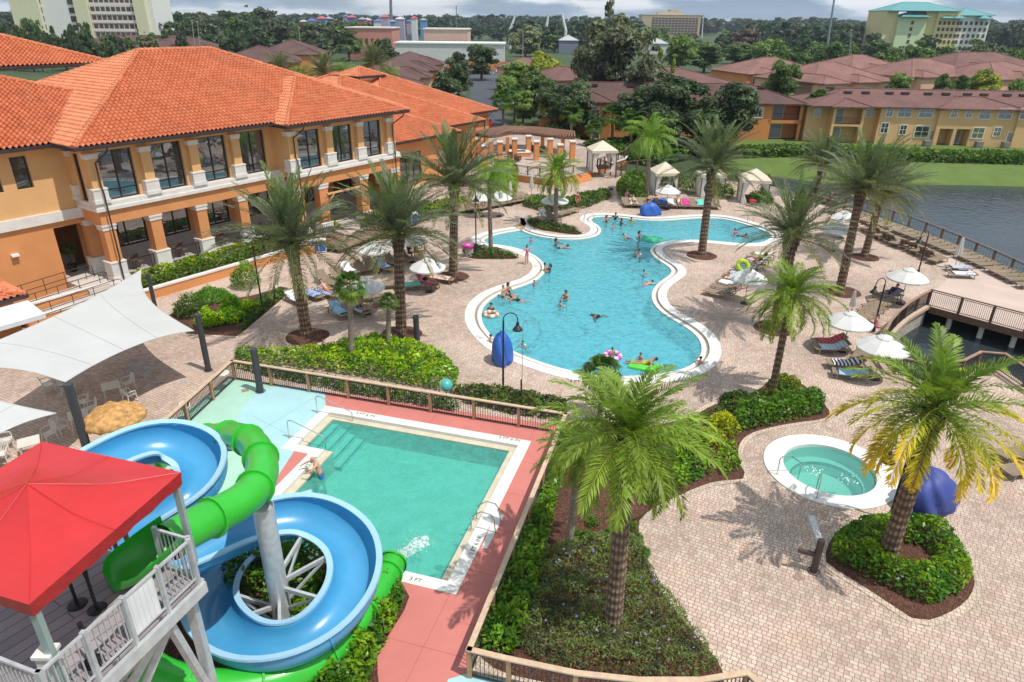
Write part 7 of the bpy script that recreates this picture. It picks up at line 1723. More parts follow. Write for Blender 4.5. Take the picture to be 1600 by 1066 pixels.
t4=[(1,WH,'white towel at the left end of the cabana lounger row'),(4,BL,'royal blue towel in the cabana lounger row, left one'),(5,BL,'royal blue towel in the cabana lounger row, right one'),(6,WH,'white towel in the middle of the cabana lounger row'),(8,PK,'hot pink towel in the cabana lounger row'),(10,TQ,'jade green towel in the cabana lounger row'),(11,(.45,.4,.6),'lilac towel near the right end of the cabana lounger row')]
for i,c,l in t4: q=i/12; towel(G(978+140*q,322+3*q),PI/2,c,l,'mid')
# ---------------------------------------------------------------- plastic chairs and tables under the sails
M_plas=mat('white_plastic',(.66,.63,.57),.45,var=.05)
def chair_proto():
    t=thing('plastic_chair','chair','chair'); mb=MB()
    vs=[];n=6
    for i in range(n):
        for j in range(n): x=-.22+.44*i/5; y=-.22+.42*j/5; vs.append((x,y,.43-.02*math.sin(PI*i/5)*math.sin(PI*j/5)))
    mb.add(vs,[(i*n+j,i*n+j+1,(i+1)*n+j+1,(i+1)*n+j) for i in range(5) for j in range(5)]); mb.build('seat',M_plas,t)
    for sx in(-1,1):
        for sy in(-1,1): mb=MB(); mb.tube([(sx*.20,sy*.19,.43),(sx*.26,sy*.26,0)],[.028,.02],6); mb.build('leg',M_plas,t)
    mb=MB()
    for k in range(7):
        x=-.20+k*.4/6; top=.86-.10*(x/.2)**2; mb.beam((x*.95,.20,.44),(x*1.05,.29,top),.030,.014)
    mb.tube([(-.24,.20,.44),(-.25,.26,.70),(-.16,.30,.85),(0,.31,.88),(.16,.30,.85),(.25,.26,.70),(.24,.20,.44)],.02,6); mb.build('backrest',M_plas,t)
    for s in(-1,1): mb=MB(); mb.tube([(s*.25,.25,.66),(s*.27,.02,.66),(s*.26,-.18,.62),(s*.23,-.22,.43)],.022,6); mb.build('armrest',M_plas,t)
    return t
cp=chair_proto(); bpy.context.view_layer.update()
for i,(x,y,rz,l) in enumerate([(203,610,-.7,'white plastic armchair at the small square table, nearest the chalk drawings'),(205,628,2.6,'white plastic armchair half hidden behind the mushroom roof'),(133,640,-1.2,'white plastic armchair on the far side of the second table'),(145,650,-.9,'white plastic armchair nearest the mushroom, at the second table'),(78,612,2.3,'white plastic armchair in the sail shade, left one by the dark post'),(108,615,1.9,'white plastic armchair partly behind the dark post'),(98,680,1.3,'white plastic armchair left of the dark post below the second sail'),(80,690,-.6,'white plastic armchair just above the red canopy'),(14,700,2.2,'white plastic armchair at the left edge above the red canopy'),(6,722,.3,'white plastic armchair cut off by the left edge')]):
    o=cp if i==0 else dup(cp,(0,0,0)); o.location=G(x,y); o.rotation_euler=(0,0,rz); tag(o,l,'chair','white plastic chairs under the sails')
def table_proto():
    t=thing('plastic_table','table','table'); mb=MB(); mb.box((0,0,.71),(.8,.8,.035)); mb.box((0,0,.68),(.72,.72,.03)); mb.build('tabletop',M_plas,t)
    for sx in(-1,1):
        for sy in(-1,1): mb=MB(); mb.tube([(sx*.32,sy*.32,.68),(sx*.35,sy*.35,0)],[.03,.022],6); mb.build('leg',M_plas,t)
    return t
tp_=table_proto(); bpy.context.view_layer.update()
for i,(x,y,rz,l) in enumerate([(178,622,.6,'small square plastic table beside the mushroom roof'),(128,668,.6,'plastic table right behind the dark sail post'),(52,712,.6,'plastic table just above the red canopy')]):
    o=tp_ if i==0 else dup(tp_,(0,0,0)); o.location=G(x,y); o.rotation_euler=(0,0,rz); tag(o,l,'table','plastic tables under the sails')
# chalk drawings
M_ch=[mat('chalk_%d'%i,c,.95,var=.3,scale=8) for i,c in enumerate([(.42,.22,.30),(.30,.36,.42),(.42,.36,.24),(.26,.34,.28)])]
rc=random.Random(4)
mb=MB()
for i in range(46):
    c=G(rc.gauss(222,26),rc.gauss(578,13)); pts=[V(c.x+rc.uniform(.06,.26)*math.cos(a),c.y+rc.uniform(.05,.2)*math.sin(a),.006+i*.0002) for a in np.linspace(0,5.5,6)]; mb.fill(pts,(),None,rc.randrange(4))
tag(mb.build('chalk_drawing',M_ch),kind='structure')
# mushroom shelter
ms=thing('mushroom_fountain','ochre rock-like mushroom fountain between the plaza and the blue slide','fountain',G(197,716)); hM=2.0
mb=MB(); vs=[];n=40;prof=[(0,.62),(.25,.60),(.55,.52),(.85,.36),(1.05,.14),(1.10,-.05),(1.0,-.16),(.5,-.12),(.2,-.1)]
for r_,z in prof:
    for j in range(n): a=2*PI*j/n; k=1+.045*mnoise.noise((math.cos(a)*2.5,math.sin(a)*2.5,r_*3)); dz=.09*mnoise.noise((math.cos(a)*r_*3,math.sin(a)*r_*3,1.3))+.03*math.sin(a*11+r_*3); vs.append((r_*k*1.1*math.cos(a),r_*k*1.1*math.sin(a),hM+z*.75+dz))
mb.add(vs,[(i*n+j,i*n+(j+1)%n,(i+1)*n+(j+1)%n,(i+1)*n+j) for i in range(len(prof)-1) for j in range(n)]); mb.build('cap',mat('mushroom_rock',(.50,.27,.09),.8,var=.45,scale=5,bmp=.7,bscale=9),ms,smooth=True)
mb=MB(); mb.lathe([(.32,0),(.26,.6),(.22,1.3),(.30,hM-.05)],16); mb.build('stem',mat('mushroom_stem',(.30,.2,.1),.8,var=.3),ms)
# splash buckets, net, drain, ball
def bucket(px,py,z,label):
    t=thing('splash_bucket',label,'splash bucket',G(px,py,z)); mb=MB(); mb.lathe([(.0,-.2),(.15,-.2),(.22,.18),(.235,.18),(.235,.21),(.2,.2),(.14,-.17)],16); o=mb.build('bucket',M_white,t); o.rotation_euler=(.5,.3,0); mb=MB(); mb.tube([(-.22,0,.15),(-.3,.05,0),(-.22,.1,-.25)],.03,6); mb.build('arm',M_white,t); mb=MB(); p=G(px,py,z); mb.cyl((.05,.1,-z),(.05,.1,.1),.05,n=8); mb.build('pole',M_chrome,t)
bucket(289,636,.7,'white splash bucket on the fence of the pale green deck'); bucket(147,752,1.6,'white splash bucket next to the mushroom fountain')
nt0=thing('skimmer_net','white skimmer net on a long pole hung along the fence','net',(0,0,0)); na,nb_=G(316,606,.85),G(344,586,.95); mb=MB(); mb.tube([na,nb_],.018,6); mb.build('pole',M_chrome,nt0); c=G(350,583,.95); mb=MB(); mb.tube(circle(c,.22,16,.3),.02,5,closed=True); mb.build('hoop',M_white,nt0); mb=MB(); mb.fill(circle(c,.2,16,.28),()); mb.build('mesh',mat('net_mesh',(.55,.58,.45),.9),nt0)
mb=MB(); dc=G(383,610,.014); mb.box(dc,(.34,.3,.012),.5); tag(mb.build('floor_drain',mat('drain',(.30,.20,.15),.8,var=.4,scale=20)),'square brown drain grate in the pale green deck','drain')
mb=MB(); dc=G(1247,902,.01); mb.box(dc,(.28,.28,.012),.5); tag(mb.build('floor_drain',mat('drain',(.3,.2,.15),.8)),'small slotted drain in the pavers below the bronze post','drain')
ball=thing('beach_ball','big teal, white and coral beach ball ornament behind the fence','beach ball',G(697,602,1.0)); 
mb=MB(); R=.33; n=24; m_=16; vs=[];fs=[]
ax=Matrix.Rotation(.9,3,'X')@Matrix.Rotation(.5,3,'Y')
for i in range(m_+1):
    for j in range(n): th=PI*i/m_; a=2*PI*j/n; vs.append(ax@V(R*math.sin(th)*math.cos(a),R*math.sin(th)*math.sin(a),R*math.cos(th)))
mb.v=[tuple(v) for v in vs]
for i in range(m_):
    for j in range(n): mb.f.append((i*n+j,i*n+(j+1)%n,(i+1)*n+(j+1)%n,(i+1)*n+j)); mb.m.append(1 if i in(7,8) else (0 if i<7 else 2))
mb.build('ball_skin',[mat('ball_teal',(.08,.40,.36),.3),mat('ball_white',(.75,.75,.72),.3),mat('ball_coral',(.55,.14,.12),.3)],ball,smooth=True); mb=MB(); mb.cyl((0,0,-1.0),(0,0,-.3),.04,n=8); mb.build('stalk',M_lampb,ball)
# ---------------------------------------------------------------- pool rails, ladders, pool lifts
def railp(name,label,pts,parent=None):
    t=thing(name,label,'handrail',(0,0,0)); mb=MB(); mb.tube(pts,.024,8); mb.build('tube',M_chrome,t); mb=MB()
    for p in(pts[0],): mb.lathe([(.06,.03),(.07,0)],10,(p[0],p[1],max(.0,p[2]-.02)))
    mb.build('foot_plate',M_chrome,t); return t
for (b,t_,l,lab) in [((452,684),(452,684),(510,708),'long steel handrail on the near side of the small pool steps'),((496,645),(496,645),(552,668),'long steel handrail on the far side of the small pool steps')]:
    a=G(*b); e=G(*l,-.5); d=V(e.x-a.x,e.y-a.y,0).normalized(); railp('handrail',lab,[a,a+V(0,0,.82),a+V(0,0,.90)+d*.06,a+V(0,0,.92)+d*.25,V(e.x,e.y,0)+V(0,0,.38)-d*.1,V(e.x,e.y,0)+V(0,0,.3),V(e.x,e.y,-.9)])
def ladder(px,py,dirv,label,w=.55):
    c=G(px,py); d=Vector(dirv).normalized(); s_=V(-d.y,d.x,0); t=thing('pool_ladder',label,'pool ladder',c)
    for sg in(-1,1):
        o=s_*(sg*w/2); mb=MB(); mb.tube([o-d*.35,o-d*.3+V(0,0,.6),o-d*.15+V(0,0,.82),o+d*.2+V(0,0,.85),o+d*.55+V(0,0,.55),o+d*.62+V(0,0,-.2),o+d*.62+V(0,0,-1.0)],.022,8); mb.build('rail',M_chrome,t)
    for z in(-.25,-.5,-.75): mb=MB(); mb.beam(s_*(-w/2)+d*.62+V(0,0,z),s_*(w/2)+d*.62+V(0,0,z),.08,.03); mb.build('step',M_chrome,t)
ladder(764,822,-ex,'steel ladder on the right edge of the small green pool',.62)
ladder(1084,500,(-.6,-.5,0),'steel pool ladder on the right bank of the main pool near the bay side'); ladder(1049,404,(-.9,-.1,0),'steel pool ladder at the tip of the paved peninsula'); ladder(918,346,(.8,-.2,0),'steel pool ladder at the top left of the upper lobe'); ladder(1168,345,(.1,-1,0),'steel pool ladder at the top right of the upper lobe')
def spr(px,py,dx,dy,label):
    a=G(px,py,.05); d=V(dx,dy,0).normalized(); railp('handrail',label,[a,a+V(0,0,.75),a+V(0,0,.86)+d*.1,a+V(0,0,.86)+d*.45,a+V(0,0,.45)+d*1.0,a+V(0,0,.05)+d*1.02,a+V(0,0,-.5)+d*1.0])
spr(1214,741,.9,.15,'bent steel handrail on the left of the hot tub'); spr(1276,778,.35,.8,'bent steel handrail at the near side of the hot tub')
M_cov=mat('blue_tarp',(.025,.115,.46),.5,var=.12,scale=2); M_cov2=mat('indigo_tarp',(.040,.065,.27),.6,var=.15,scale=2)
def lift(px,py,sx,sy,h,rz,label,m,seed):
    t=thing('pool_lift_cover',label,'covered pool lift',G(px,py),rz); rg=random.Random(seed); n=44; vs=[]; prof=[(1.0,0),(1.04,.12),(1.02,.24),(1.0,.38),(.95,.52),(.88,.66),(.74,.80),(.50,.93),(.10,1.0)]
    for r_,z in prof:
        for j in range(n):
            a=2*PI*j/n; fold=1+.12*math.sin(a*3+seed+z*2)*(1-z*.4)+.13*abs(math.sin(a*3.5+z*2.2+seed))-.06+.05*math.sin(a*11+z*5)+.04*mnoise.noise((math.cos(a)*2,math.sin(a)*2,z*3+seed))
            vs.append((r_*fold*sx*math.cos(a)-.25*sx*z,r_*fold*sy*math.sin(a)+.1*z*sy,z*h*(1+.08*math.cos(a))+.03))
    mb=MB(); mb.add(vs,[(i*n+j,i*n+(j+1)%n,(i+1)*n+(j+1)%n,(i+1)*n+j) for i in range(len(prof)-1) for j in range(n)]+[tuple(range((len(prof)-1)*n,len(prof)*n))]); mb.build('cover',m,t,smooth=True)
    mb=MB(); mb.tube([(sx*.99*math.cos(a),sy*.99*math.sin(a),.2) for a in np.linspace(0,2*PI,20,endpoint=False)],.015,4,closed=True); mb.build('strap',M_lampb,t); mb=MB(); mb.box((0,0,.05),(sx*1.2,sy*1.0,.1)); mb.build('base',M_lampb,t)
lift(785,566,.52,.62,1.75,.2,'tall pool lift under a royal blue cover beside the black lamp',M_cov,1); lift(1016,336,.95,.55,1.15,.1,'royal blue covered pool lift in front of the cabana loungers',M_cov,2); lift(1448,790,1.05,.8,1.55,.4,'indigo covered pool lift right of the golden palm trunk',M_cov2,3)
# towel carts
def cart(px,py,rz,label,z=0):
    t=thing('towel_cart',label,'towel cart',G(px,py,z),rz)
    mb=MB()
    for sx in(-.55,0,.55):
        for sy in(-.3,.3): mb.beam((sx,sy,.08),(sx,sy,1.0),.05,.05)
    for z in(.1,1.0):
        for sy in(-.3,.3): mb.beam((-.55,sy,z),(.55,sy,z),.05,.05)
    mb.build('frame',M_white,t); mb=MB(); mb.box((0,0,1.05),(1.2,.7,.05)); mb.build('top',M_white,t)
    for sx in(-.275,.275): mb=MB(); mb.box((sx,0,.55),(.46,.54,.82)); mb.build('bag',M_cov,t)
cart(499,394,.25,'white towel cart with two royal blue bags by the small orange planter'); cart(643,351,.3,'white towel cart with blue bags beyond the second palm crown')
# bins, signs, posts
bn_=thing('litter_bin','round stone litter bin beside the beach-entry bed','litter bin',G(733,400)); mb=MB(); mb.lathe([(0,.95),(.22,.94),(.3,.86),(.3,.80),(.28,.78),(.28,.70),(.33,.68),(.34,.05),(.31,0)],18); mb.build('body',mat('bin_stone',(.42,.37,.31),.9,var=.25,scale=12),bn_); mb=MB(); mb.lathe([(.31,.82),(.315,.8),(.31,.78)],18); mb.build('lid_band',M_lampb,bn_)
bn2=thing('litter_bin','square stone litter bin near the gate','litter bin',G(954,305)); mb=MB(); mb.box((0,0,.45),(.6,.6,.9)); mb.box((0,0,.95),(.68,.68,.10)); mb.build('body',MC['bin_stone'],bn2); mb=MB(); mb.box((0,-.31,.7),(.3,.02,.2)); mb.build('flap',M_lampb,bn2)
bz=thing('sign_post','bronze post with a stub arm and silver sign board beside the round hedge','post',G(1271,893)); mb=MB(); mb.lathe([(0,1.38),(.11,1.38),(.12,1.35),(.12,0)],14); mb.build('post',mat('bronze_brown',(.09,.065,.06),.45,metal=.4),bz); mb=MB(); mb.beam((-.1,0,.75),(-.62,.12,.82),.12,.12); mb.build('arm',MC['bronze_brown'],bz); mb=MB(); mb.beam((.12,.18,1.0),(.2,1.35,1.25),.22,.12); mb.build('silver_arm',M_steel,bz); mb=MB(); mb.lathe([(.2,.04),(.2,0)],12); mb.build('foot',MC['bronze_brown'],bz)
vb=thing('swim_ring','bright magenta swim ring lying on the beach-entry bed','swim ring',G(731,386,.75)); mb=MB(); mb.tube(circle((0,0,.1),.36,20),.14,10,closed=True); mb.build('ring',mat('magenta_vinyl',(.55,.03,.30),.3),vb); mb=MB(); mb.cyl((.36,0,.23),(.36,0,.27),.02,n=6); mb.build('valve',M_white,vb)
vb2=thing('swim_ring','lime green swim ring propped on the loungers east of the pool','swim ring',G(1161,416,.75)); vb2.rotation_euler=(.9,0,.3); mb=MB(); mb.tube(circle((0,0,0),.42,20),.16,10,closed=True); mb.build('ring',mat('lime_vinyl',(.42,.60,.03),.3),vb2); mb=MB(); mb.cyl((.42,0,.15),(.42,0,.19),.02,n=6); mb.build('valve',M_white,vb2)
# small orange planter and steps by the porch, ramps on the left
op=thing('planter','small orange planter with white cap beside the towel cart','planter',(0,0,0)); a,b,c=G(471,391),G(489,398),G(500,380); mb=MB()
for p,q in((a,b),(b,c)): mb.beam(p+V(0,0,.3),q+V(0,0,.3),.22,.6)
mb.build('planter_wall',M_orange,op); mb=MB()
for p,q in((a,b),(b,c)): mb.beam(p+V(0,0,.64),q+V(0,0,.64),.3,.09)
mb.build('planter_cap',M_stone,op)
stp=thing('porch_steps','brown steps climbing to the porch between planter and palm','steps',(0,0,0)); mb=MB()
for k in range(5): cbox(mb,14.0,17.6,-1.65-.34*(4-k)-.34,-1.65-.34*(4-k),0,.12*(k+1)-.0)
mb.build('treads',mat('step_brown',(.26,.15,.11),.85,var=.15),stp)
rm=thing('ramp','switchback ramp with orange walls and black handrails at the left of the clubhouse','ramp',(0,0,0)); mb=MB(); mc_=MB()
for k,(t0,z0,z1) in enumerate(((.9,.35,.65),(-.9,.2,.45),(-2.4,.02,.25))):
    cbox(mb,-6.5,-.6,t0-1.2,t0-1.0,-.1,z1+.05); cbox(mc_,-6.55,-.55,t0-1.25,t0-.95,z1+.05,z1+.15)
    mb.add([cw(-6.5,t0-1.0,z0),cw(-.6,t0-1.0,z1),cw(-.6,t0+.45,z1),cw(-6.5,t0+.45,z0)],[(0,1,2,3)],1)
mb.build('ramp_wall',[M_orange,mat('ramp_concrete',(.50,.46,.42),.85)],rm); mc_.build('ramp_cap',M_stone,rm)
for k,(t0,z) in enumerate(((1.9,.7),(.0,.6),(-1.9,.5),(-3.2,.3))):
    mb=MB()
    for zz in(.45,.9): mb.tube([cw(-6.4,t0,z-.3+zz),cw(-.7,t0,z+zz),cw(-.5,t0,z+zz-.12),cw(-.5,t0,z)],.025,6)
    for i in range(5): p=-6.2+i*1.3; mb.tube([cw(p,t0,z-.3),cw(p,t0,z-.3+.9+(p+6.4)*.05)],.022,6)
    mb.build('handrail',M_balu,rm)
pp_=thing('potted_tree','small dark round tree in a black pot in the porch doorway','potted plant',cw(-.75,4.3,.65)); mb=MB(); mb.lathe([(0,.5),(.25,.5),(.3,.55),(.28,.5),(.2,0),(0,0)],14); mb.build('pot',M_lampb,pp_); mb=MB(); mb.cyl((0,0,.5),(0,0,1.3),.04,n=6); o=mb.build('trunk',M_bark,pp_); setcol(o.data,np.ones((len(o.data.vertices),3)))
rg=np.random.default_rng(5); d=nz(rg.normal(0,1,(260,3))); v,f_,t=leafcloud(d*.5*rg.random((260,1))**.4+np.array([0,0,1.65]),d,.10,rg,np.ones((260,3)),.6); npmesh('crown',v,f_,M_leaf,pp_,tint=t)
# porch dining sets
for i,s in enumerate((1.6,2.5,5.0,5.9,8.4,9.4,12.0,13.0)):
    t=thing('cafe_chair','dark brown cafe chair on the porch behind the glass railing','chair',cw(s,1.5,.65),CA+(.3 if i%2 else -2.6),'cafe chairs on the porch'); mb=MB(); mb.box((0,0,.44),(.42,.42,.05)); mb.build('seat',M_brown,t); mb=MB(); mb.box((0,.2,.74),(.42,.04,.4)); mb.build('backrest',M_brown,t)
    for sx in(-.18,.18):
        for sy in(-.18,.18): mb=MB(); mb.box((sx,sy,.21),(.04,.04,.42)); mb.build('leg',M_brown,t)
for i,s in enumerate((2.05,5.45,8.9,12.5)):
    t=thing('cafe_table','round cafe table on the porch behind the glass railing','table',cw(s,1.5,.65),0,'cafe tables on the porch'); mb=MB(); mb.lathe([(0,.74),(.4,.74),(.4,.70),(0,.70)],18); mb.build('tabletop',M_brown,t); mb=MB(); mb.lathe([(.04,.7),(.04,.06),(.22,.03),(.22,0)],10); mb.build('pedestal',M_balu,t)
# kiosk roofs at the left edge
kk=thing('kiosk','small kiosk with rose tile roof and white awning at the left edge below the clubhouse','kiosk',(0,0,0))
kf=lambda s,t,z: cw(s,t,z)
mb=MB(); cbox(mb,-14,-6.9,-2.5,.2,0,2.0); mb.build('wall',M_orange,kk); hip_roof(kk,cw,-16,-6.2,-2.75,.6,2.25,sides='FR',slope=.3)
mb=MB(); mb.add([cw(-14,-2.9,1.95),cw(-6.3,-2.9,1.95),cw(-6.3,-4.9,1.6),cw(-14,-4.9,1.6)],[(0,1,2,3)]); mb.add([cw(-14,-4.9,1.6),cw(-6.3,-4.9,1.6),cw(-6.3,-4.9,1.35),cw(-14,-4.9,1.35)],[(0,1,2,3)]); mb.build('awning',mat('awning_grey',(.62,.64,.68),.7),kk)
# ---------------------------------------------------------------- terrace, pergola, cabanas
TZ=.75
ter=[G(806,283),G(862,291),G(895,283),G(908,284),G(921,276),G(975,258),G(985,246),G(905,226),G(830,205),G(742,215),G(745,262)]
tr=thing('terrace','raised terrace with orange retaining wall and white cap left of the gate','terrace',(0,0,0))
tt=[V(p.x,p.y,0) for p in ter]
if area2(tt)<0: tt.reverse()
mb=MB(); mb.fill(tt,(),TZ); mb.build('terrace_floor',M_paver2,tr); mb=MB(); mb.wall(tt,0,TZ-.01); mb.build('retaining_wall',M_orange,tr)
mb=MB()
fw=[G(745,262),G(806,283),G(862,291),G(895,283)]; fw2=[G(921,276),G(975,258),G(985,246)]
for L_ in(fw,fw2):
    for k,(p,q) in enumerate(zip(L_,L_[1:])): mb.beam(V(p.x,p.y,TZ+.05+.004*(k%2)),V(q.x,q.y,TZ+.05+.004*(k%2)),.34,.14)
mb.build('wall_cap',M_stone,tr)
mb=MB(); a,b=G(897,284),G(921,277)
for k in range(5): o=V(.1,-1,0)*(.32*(4-k)); mb.prism([V(*(a+o))[:] if False else a+o+V(0,-.32,0),b+o+V(0,-.32,0),b+o,a+o],0,.15*(k+1)) 
mb.build('steps',M_orange,tr)
for L_,l in((fw,'dark rail along the terrace wall above the pool plaza'),(fw2,'dark brown timber rail beside the upper cabana')):
    fence(l,L_,1.0,1.9,M_brown,M_brown,.12,.5,cat='railing',name='railing',z0=TZ+.1)
fence('dark gate and fence below the upper cabana',[G(937,268),G(962,278),G(978,272),G(1010,268)],1.5,1.6,M_brown,M_brown,.1,.14,name='gate',cat='gate')
fence('low dark fence behind the poolside cabanas',[G(1010,270),G(1080,278),G(1150,280),G(1200,287)],1.1,2.4,M_brown,M_brown,.1,.3)
pg=thing('pergola','long curved brown lattice pergola on orange pillars above the terrace','pergola',(0,0,0))
zt=3.35
top_f=[G(*q,zt) for q in((735,207.5),(768,212),(800,207),(830,208),(862,212),(898,214))]; top_b=[G(*q,zt) for q in((775,199),(790,197.5),(815,197.5),(845,199),(872,202),(897,205))]
top_f=spline(top_f,5,False); top_b=spline(top_b,5,False)
M_perg=mat('pergola_brown',(.19,.095,.055),.85,var=.15)
mb=MB()
for k in(0,.5,1):
    ln=[a.lerp(b,k) for a,b in zip(top_f,top_b)]
    for p,q in zip(ln,ln[1:]): mb.beam(p-V(0,0,.18),q-V(0,0,.18),.14,.26)
mb.build('beam',M_perg,pg); mb=MB()
L_f=resample(top_f,.40,False); L_b=resample(top_b,1,False)
nn=len(L_f); Lb=resample(top_b,sum((top_b[i+1]-top_b[i]).length for i in range(len(top_b)-1))/(nn-1)*.999,False)
for i in range(nn): a=L_f[i]; b=Lb[min(i,len(Lb)-1)]; mb.beam(a,b,.20,.12)
mb.build('slats',M_perg,pg)
for i,(x,y) in enumerate([(747.5,217),(757,228),(781,221.6),(804,217),(826,212.5),(838.6,221),(860,217),(875.4,226),(895,221)]):
    c=G(x,y,TZ+2.35); t=thing('pillar','orange square pillar with white cap on the terrace, %s from the left'%('first','second','third','fourth','fifth','sixth','seventh','eighth','ninth')[i],'pillar',V(c.x,c.y,TZ-.01),.2,'orange pillars on the terrace'); mb=MB(); mb.box((0,0,1.15),(.62,.62,2.3)); mb.build('shaft',M_orange,t); mb=MB(); mb.box((0,0,2.36),(.80,.80,.14)); mb.build('cap',M_stone,t)
for (x,y) in((768,222),(793,214),(848,210),(880,212)):
    c=G(x,y,zt-.3); mb=MB(); mb.beam(V(c.x,c.y,TZ),V(c.x,c.y,zt-.3),.5,.5); mb.build('pillar',M_orange,pg)
fp_=thing('fire_pit','square orange fire pit with white rim on the terrace','fire pit',G(811,243,TZ),.2); mb=MB()
for sx,sy,w_,d_ in((0,-1,2.6,.4),(0,1,2.6,.4),(-1.1,0,.4,1.6),(1.1,0,.4,1.6)): mb.box((sx,sy,.25),(w_,d_,.5))
mb.build('box',M_orange,fp_); mb=MB()
for sx,sy,w_,d_ in((0,-1,2.75,.5),(0,1,2.75,.5),(-1.1,0,.5,1.5),(1.1,0,.5,1.5)): mb.box((sx,sy,.55),(w_,d_,.1))
mb.build('rim',M_stone,fp_); mb=MB(); mb.box((0,0,.3),(1.8,1.6,.1)); mb.build('coals',M_balu,fp_)
for i,(x,y) in enumerate([(797,249),(809,252),(833,236),(847,238),(826,232),(803,236)]):
    t=thing('wicker_chair','dark wicker armchair by the fire pit on the terrace','chair',G(x,y,TZ),i*1.1,'wicker chairs by the fire pit'); mb=MB(); mb.box((0,0,.3),(.7,.7,.3)); mb.build('seat',M_brown,t); mb=MB(); mb.box((0,.32,.62),(.7,.12,.5)); mb.build('backrest',M_brown,t)
    for sx in(-.33,.33): mb=MB(); mb.box((sx,0,.5),(.1,.66,.2)); mb.build('armrest',M_brown,t)
M_cab=mat('cabana_canvas',(.62,.55,.42),.85,var=.05); M_curt=mat('cabana_curtain',(.74,.73,.70),.85,var=.05)
def cabana(px,py,w,d,h,rz,label,z0=0):
    t=thing('cabana',label,'cabana',G(px,py,z0),rz); 
    for sx in(-1,1):
        for sy in(-1,1): mb=MB(); mb.beam((sx*w/2,sy*d/2,0),(sx*w/2,sy*d/2,h),.08,.08); mb.build('post',M_brown,t)
    c=[V(-w/2-.12,-d/2-.12,h),V(w/2+.12,-d/2-.12,h),V(w/2+.12,d/2+.12,h),V(-w/2-.12,d/2+.12,h)]; ap=V(0,0,h+1.0); mb=MB()
    for i in range(4): mb.add([c[i],c[(i+1)%4],ap],[(0,1,2)])
    mb.build('roof',M_cab,t); mb=MB()
    for i in range(4): a,b=c[i],c[(i+1)%4]; mb.add([a,b,b-V(0,0,.30),a-V(0,0,.30)],[(0,1,2,3)])
    mb.build('valance',M_cab,t)
    for sx in(-1,1):
        for sy in(-1,1):
            n=14; vs=[]
            for k,z in enumerate(np.linspace(.03,h-.25,8)):
                sp=.55*(abs(z-h*.42)/(h*.58))**.8+.22
                for j in range(n): q=j/(n-1); vs.append((sx*(w/2-q*sp*w*.42),sy*(d/2-.02)+.05*math.sin(q*22),z))
            mb=MB(); mb.add(vs,[(i*n+j,i*n+j+1,(i+1)*n+j+1,(i+1)*n+j) for i in range(7) for j in range(n-1)]); mb.build('curtain',M_curt,t)
    for sx in(-1,1):
        vs=[]; n=14
        for z in np.linspace(.03,h-.25,4):
            for j in range(n): vs.append((sx*(w/2-.03)+.04*math.sin(j*2),-d/2+.1+d*.8*j/(n-1),z))
        if sx<0: mb=MB(); mb.add(vs,[(i*n+j,i*n+j+1,(i+1)*n+j+1,(i+1)*n+j) for i in range(3) for j in range(n-1)]); mb.build('side_curtain',M_curt,t)
    mb=MB(); mb.box((0,.4,.3),(w*.7,.8,.35)); mb.build('daybed',M_brown,t)
cabana(939,266,2.9,2.6,2.5,.15,'cream canvas cabana on the raised terrace at the top of the steps',TZ)
cabana(1035,302,2.5,2.4,2.4,.1,'left of the three poolside cabanas, curtains closed behind a white umbrella')
cabana(1107,305,2.5,2.4,2.4,.0,'middle of the three poolside cabanas, behind the lone date palm'); cabana(1174,314,2.7,2.5,2.4,-.15,'right of the three poolside cabanas, curtains tied open with a red cushion inside')
cu=thing('cushion','red cushion on the daybed of the right poolside cabana','cushion',G(1176,314,.55)); mb=MB(); mb.box((0,0,0),(.6,.5,.2)); mb.build('cushion_cover',mat('red_cloth',(.5,.03,.04),.8),cu)
# depth markings on the copings (black lettering)
def marking(text,p,rz,size,m=None):
    cu_=bpy.data.curves.new('txt','FONT'); cu_.body=text; cu_.size=size; cu_.align_x='CENTER'; cu_.align_y='CENTER'; o=bpy.data.objects.new('depth_marking',cu_); link(o); bpy.context.view_layer.update()
    me=bpy.data.meshes.new_from_object(o.evaluated_get(bpy.context.evaluated_depsgraph_get())); bpy.data.objects.remove(o); o=bpy.data.objects.new('depth_marking',me); link(o); me.materials.clear(); me.materials.append(MC['black_rubber']); o.location=p; o.rotation_euler=(0,0,rz); return o
aex=math.atan2(ex.y,ex.x)
for (px,py,rz,s,tx,par) in [(571,648,aex,.26,'3 FT 6 IN',0),(796,686,aex,.26,'3 FT 6 IN',0),(484,724,aex+PI/2,.24,'3 FT 6 IN',0),(743,853,aex+PI/2,.24,'3 FT 6 IN',0),(649,906,aex,.24,'3 FT',0),(837,416,1.1,.3,'3 FT',1),(748,527,-.9,.3,'3 FT',1),(908,596,-.1,.3,'3 FT 6 IN',1),(1117,567,.9,.3,'4 FT',1),(1063,490,-.6,.3,'4 FT',1)]:
    o=marking(tx,G(px,py,.026),rz,s); o.parent=kid if par==0 else main_pool
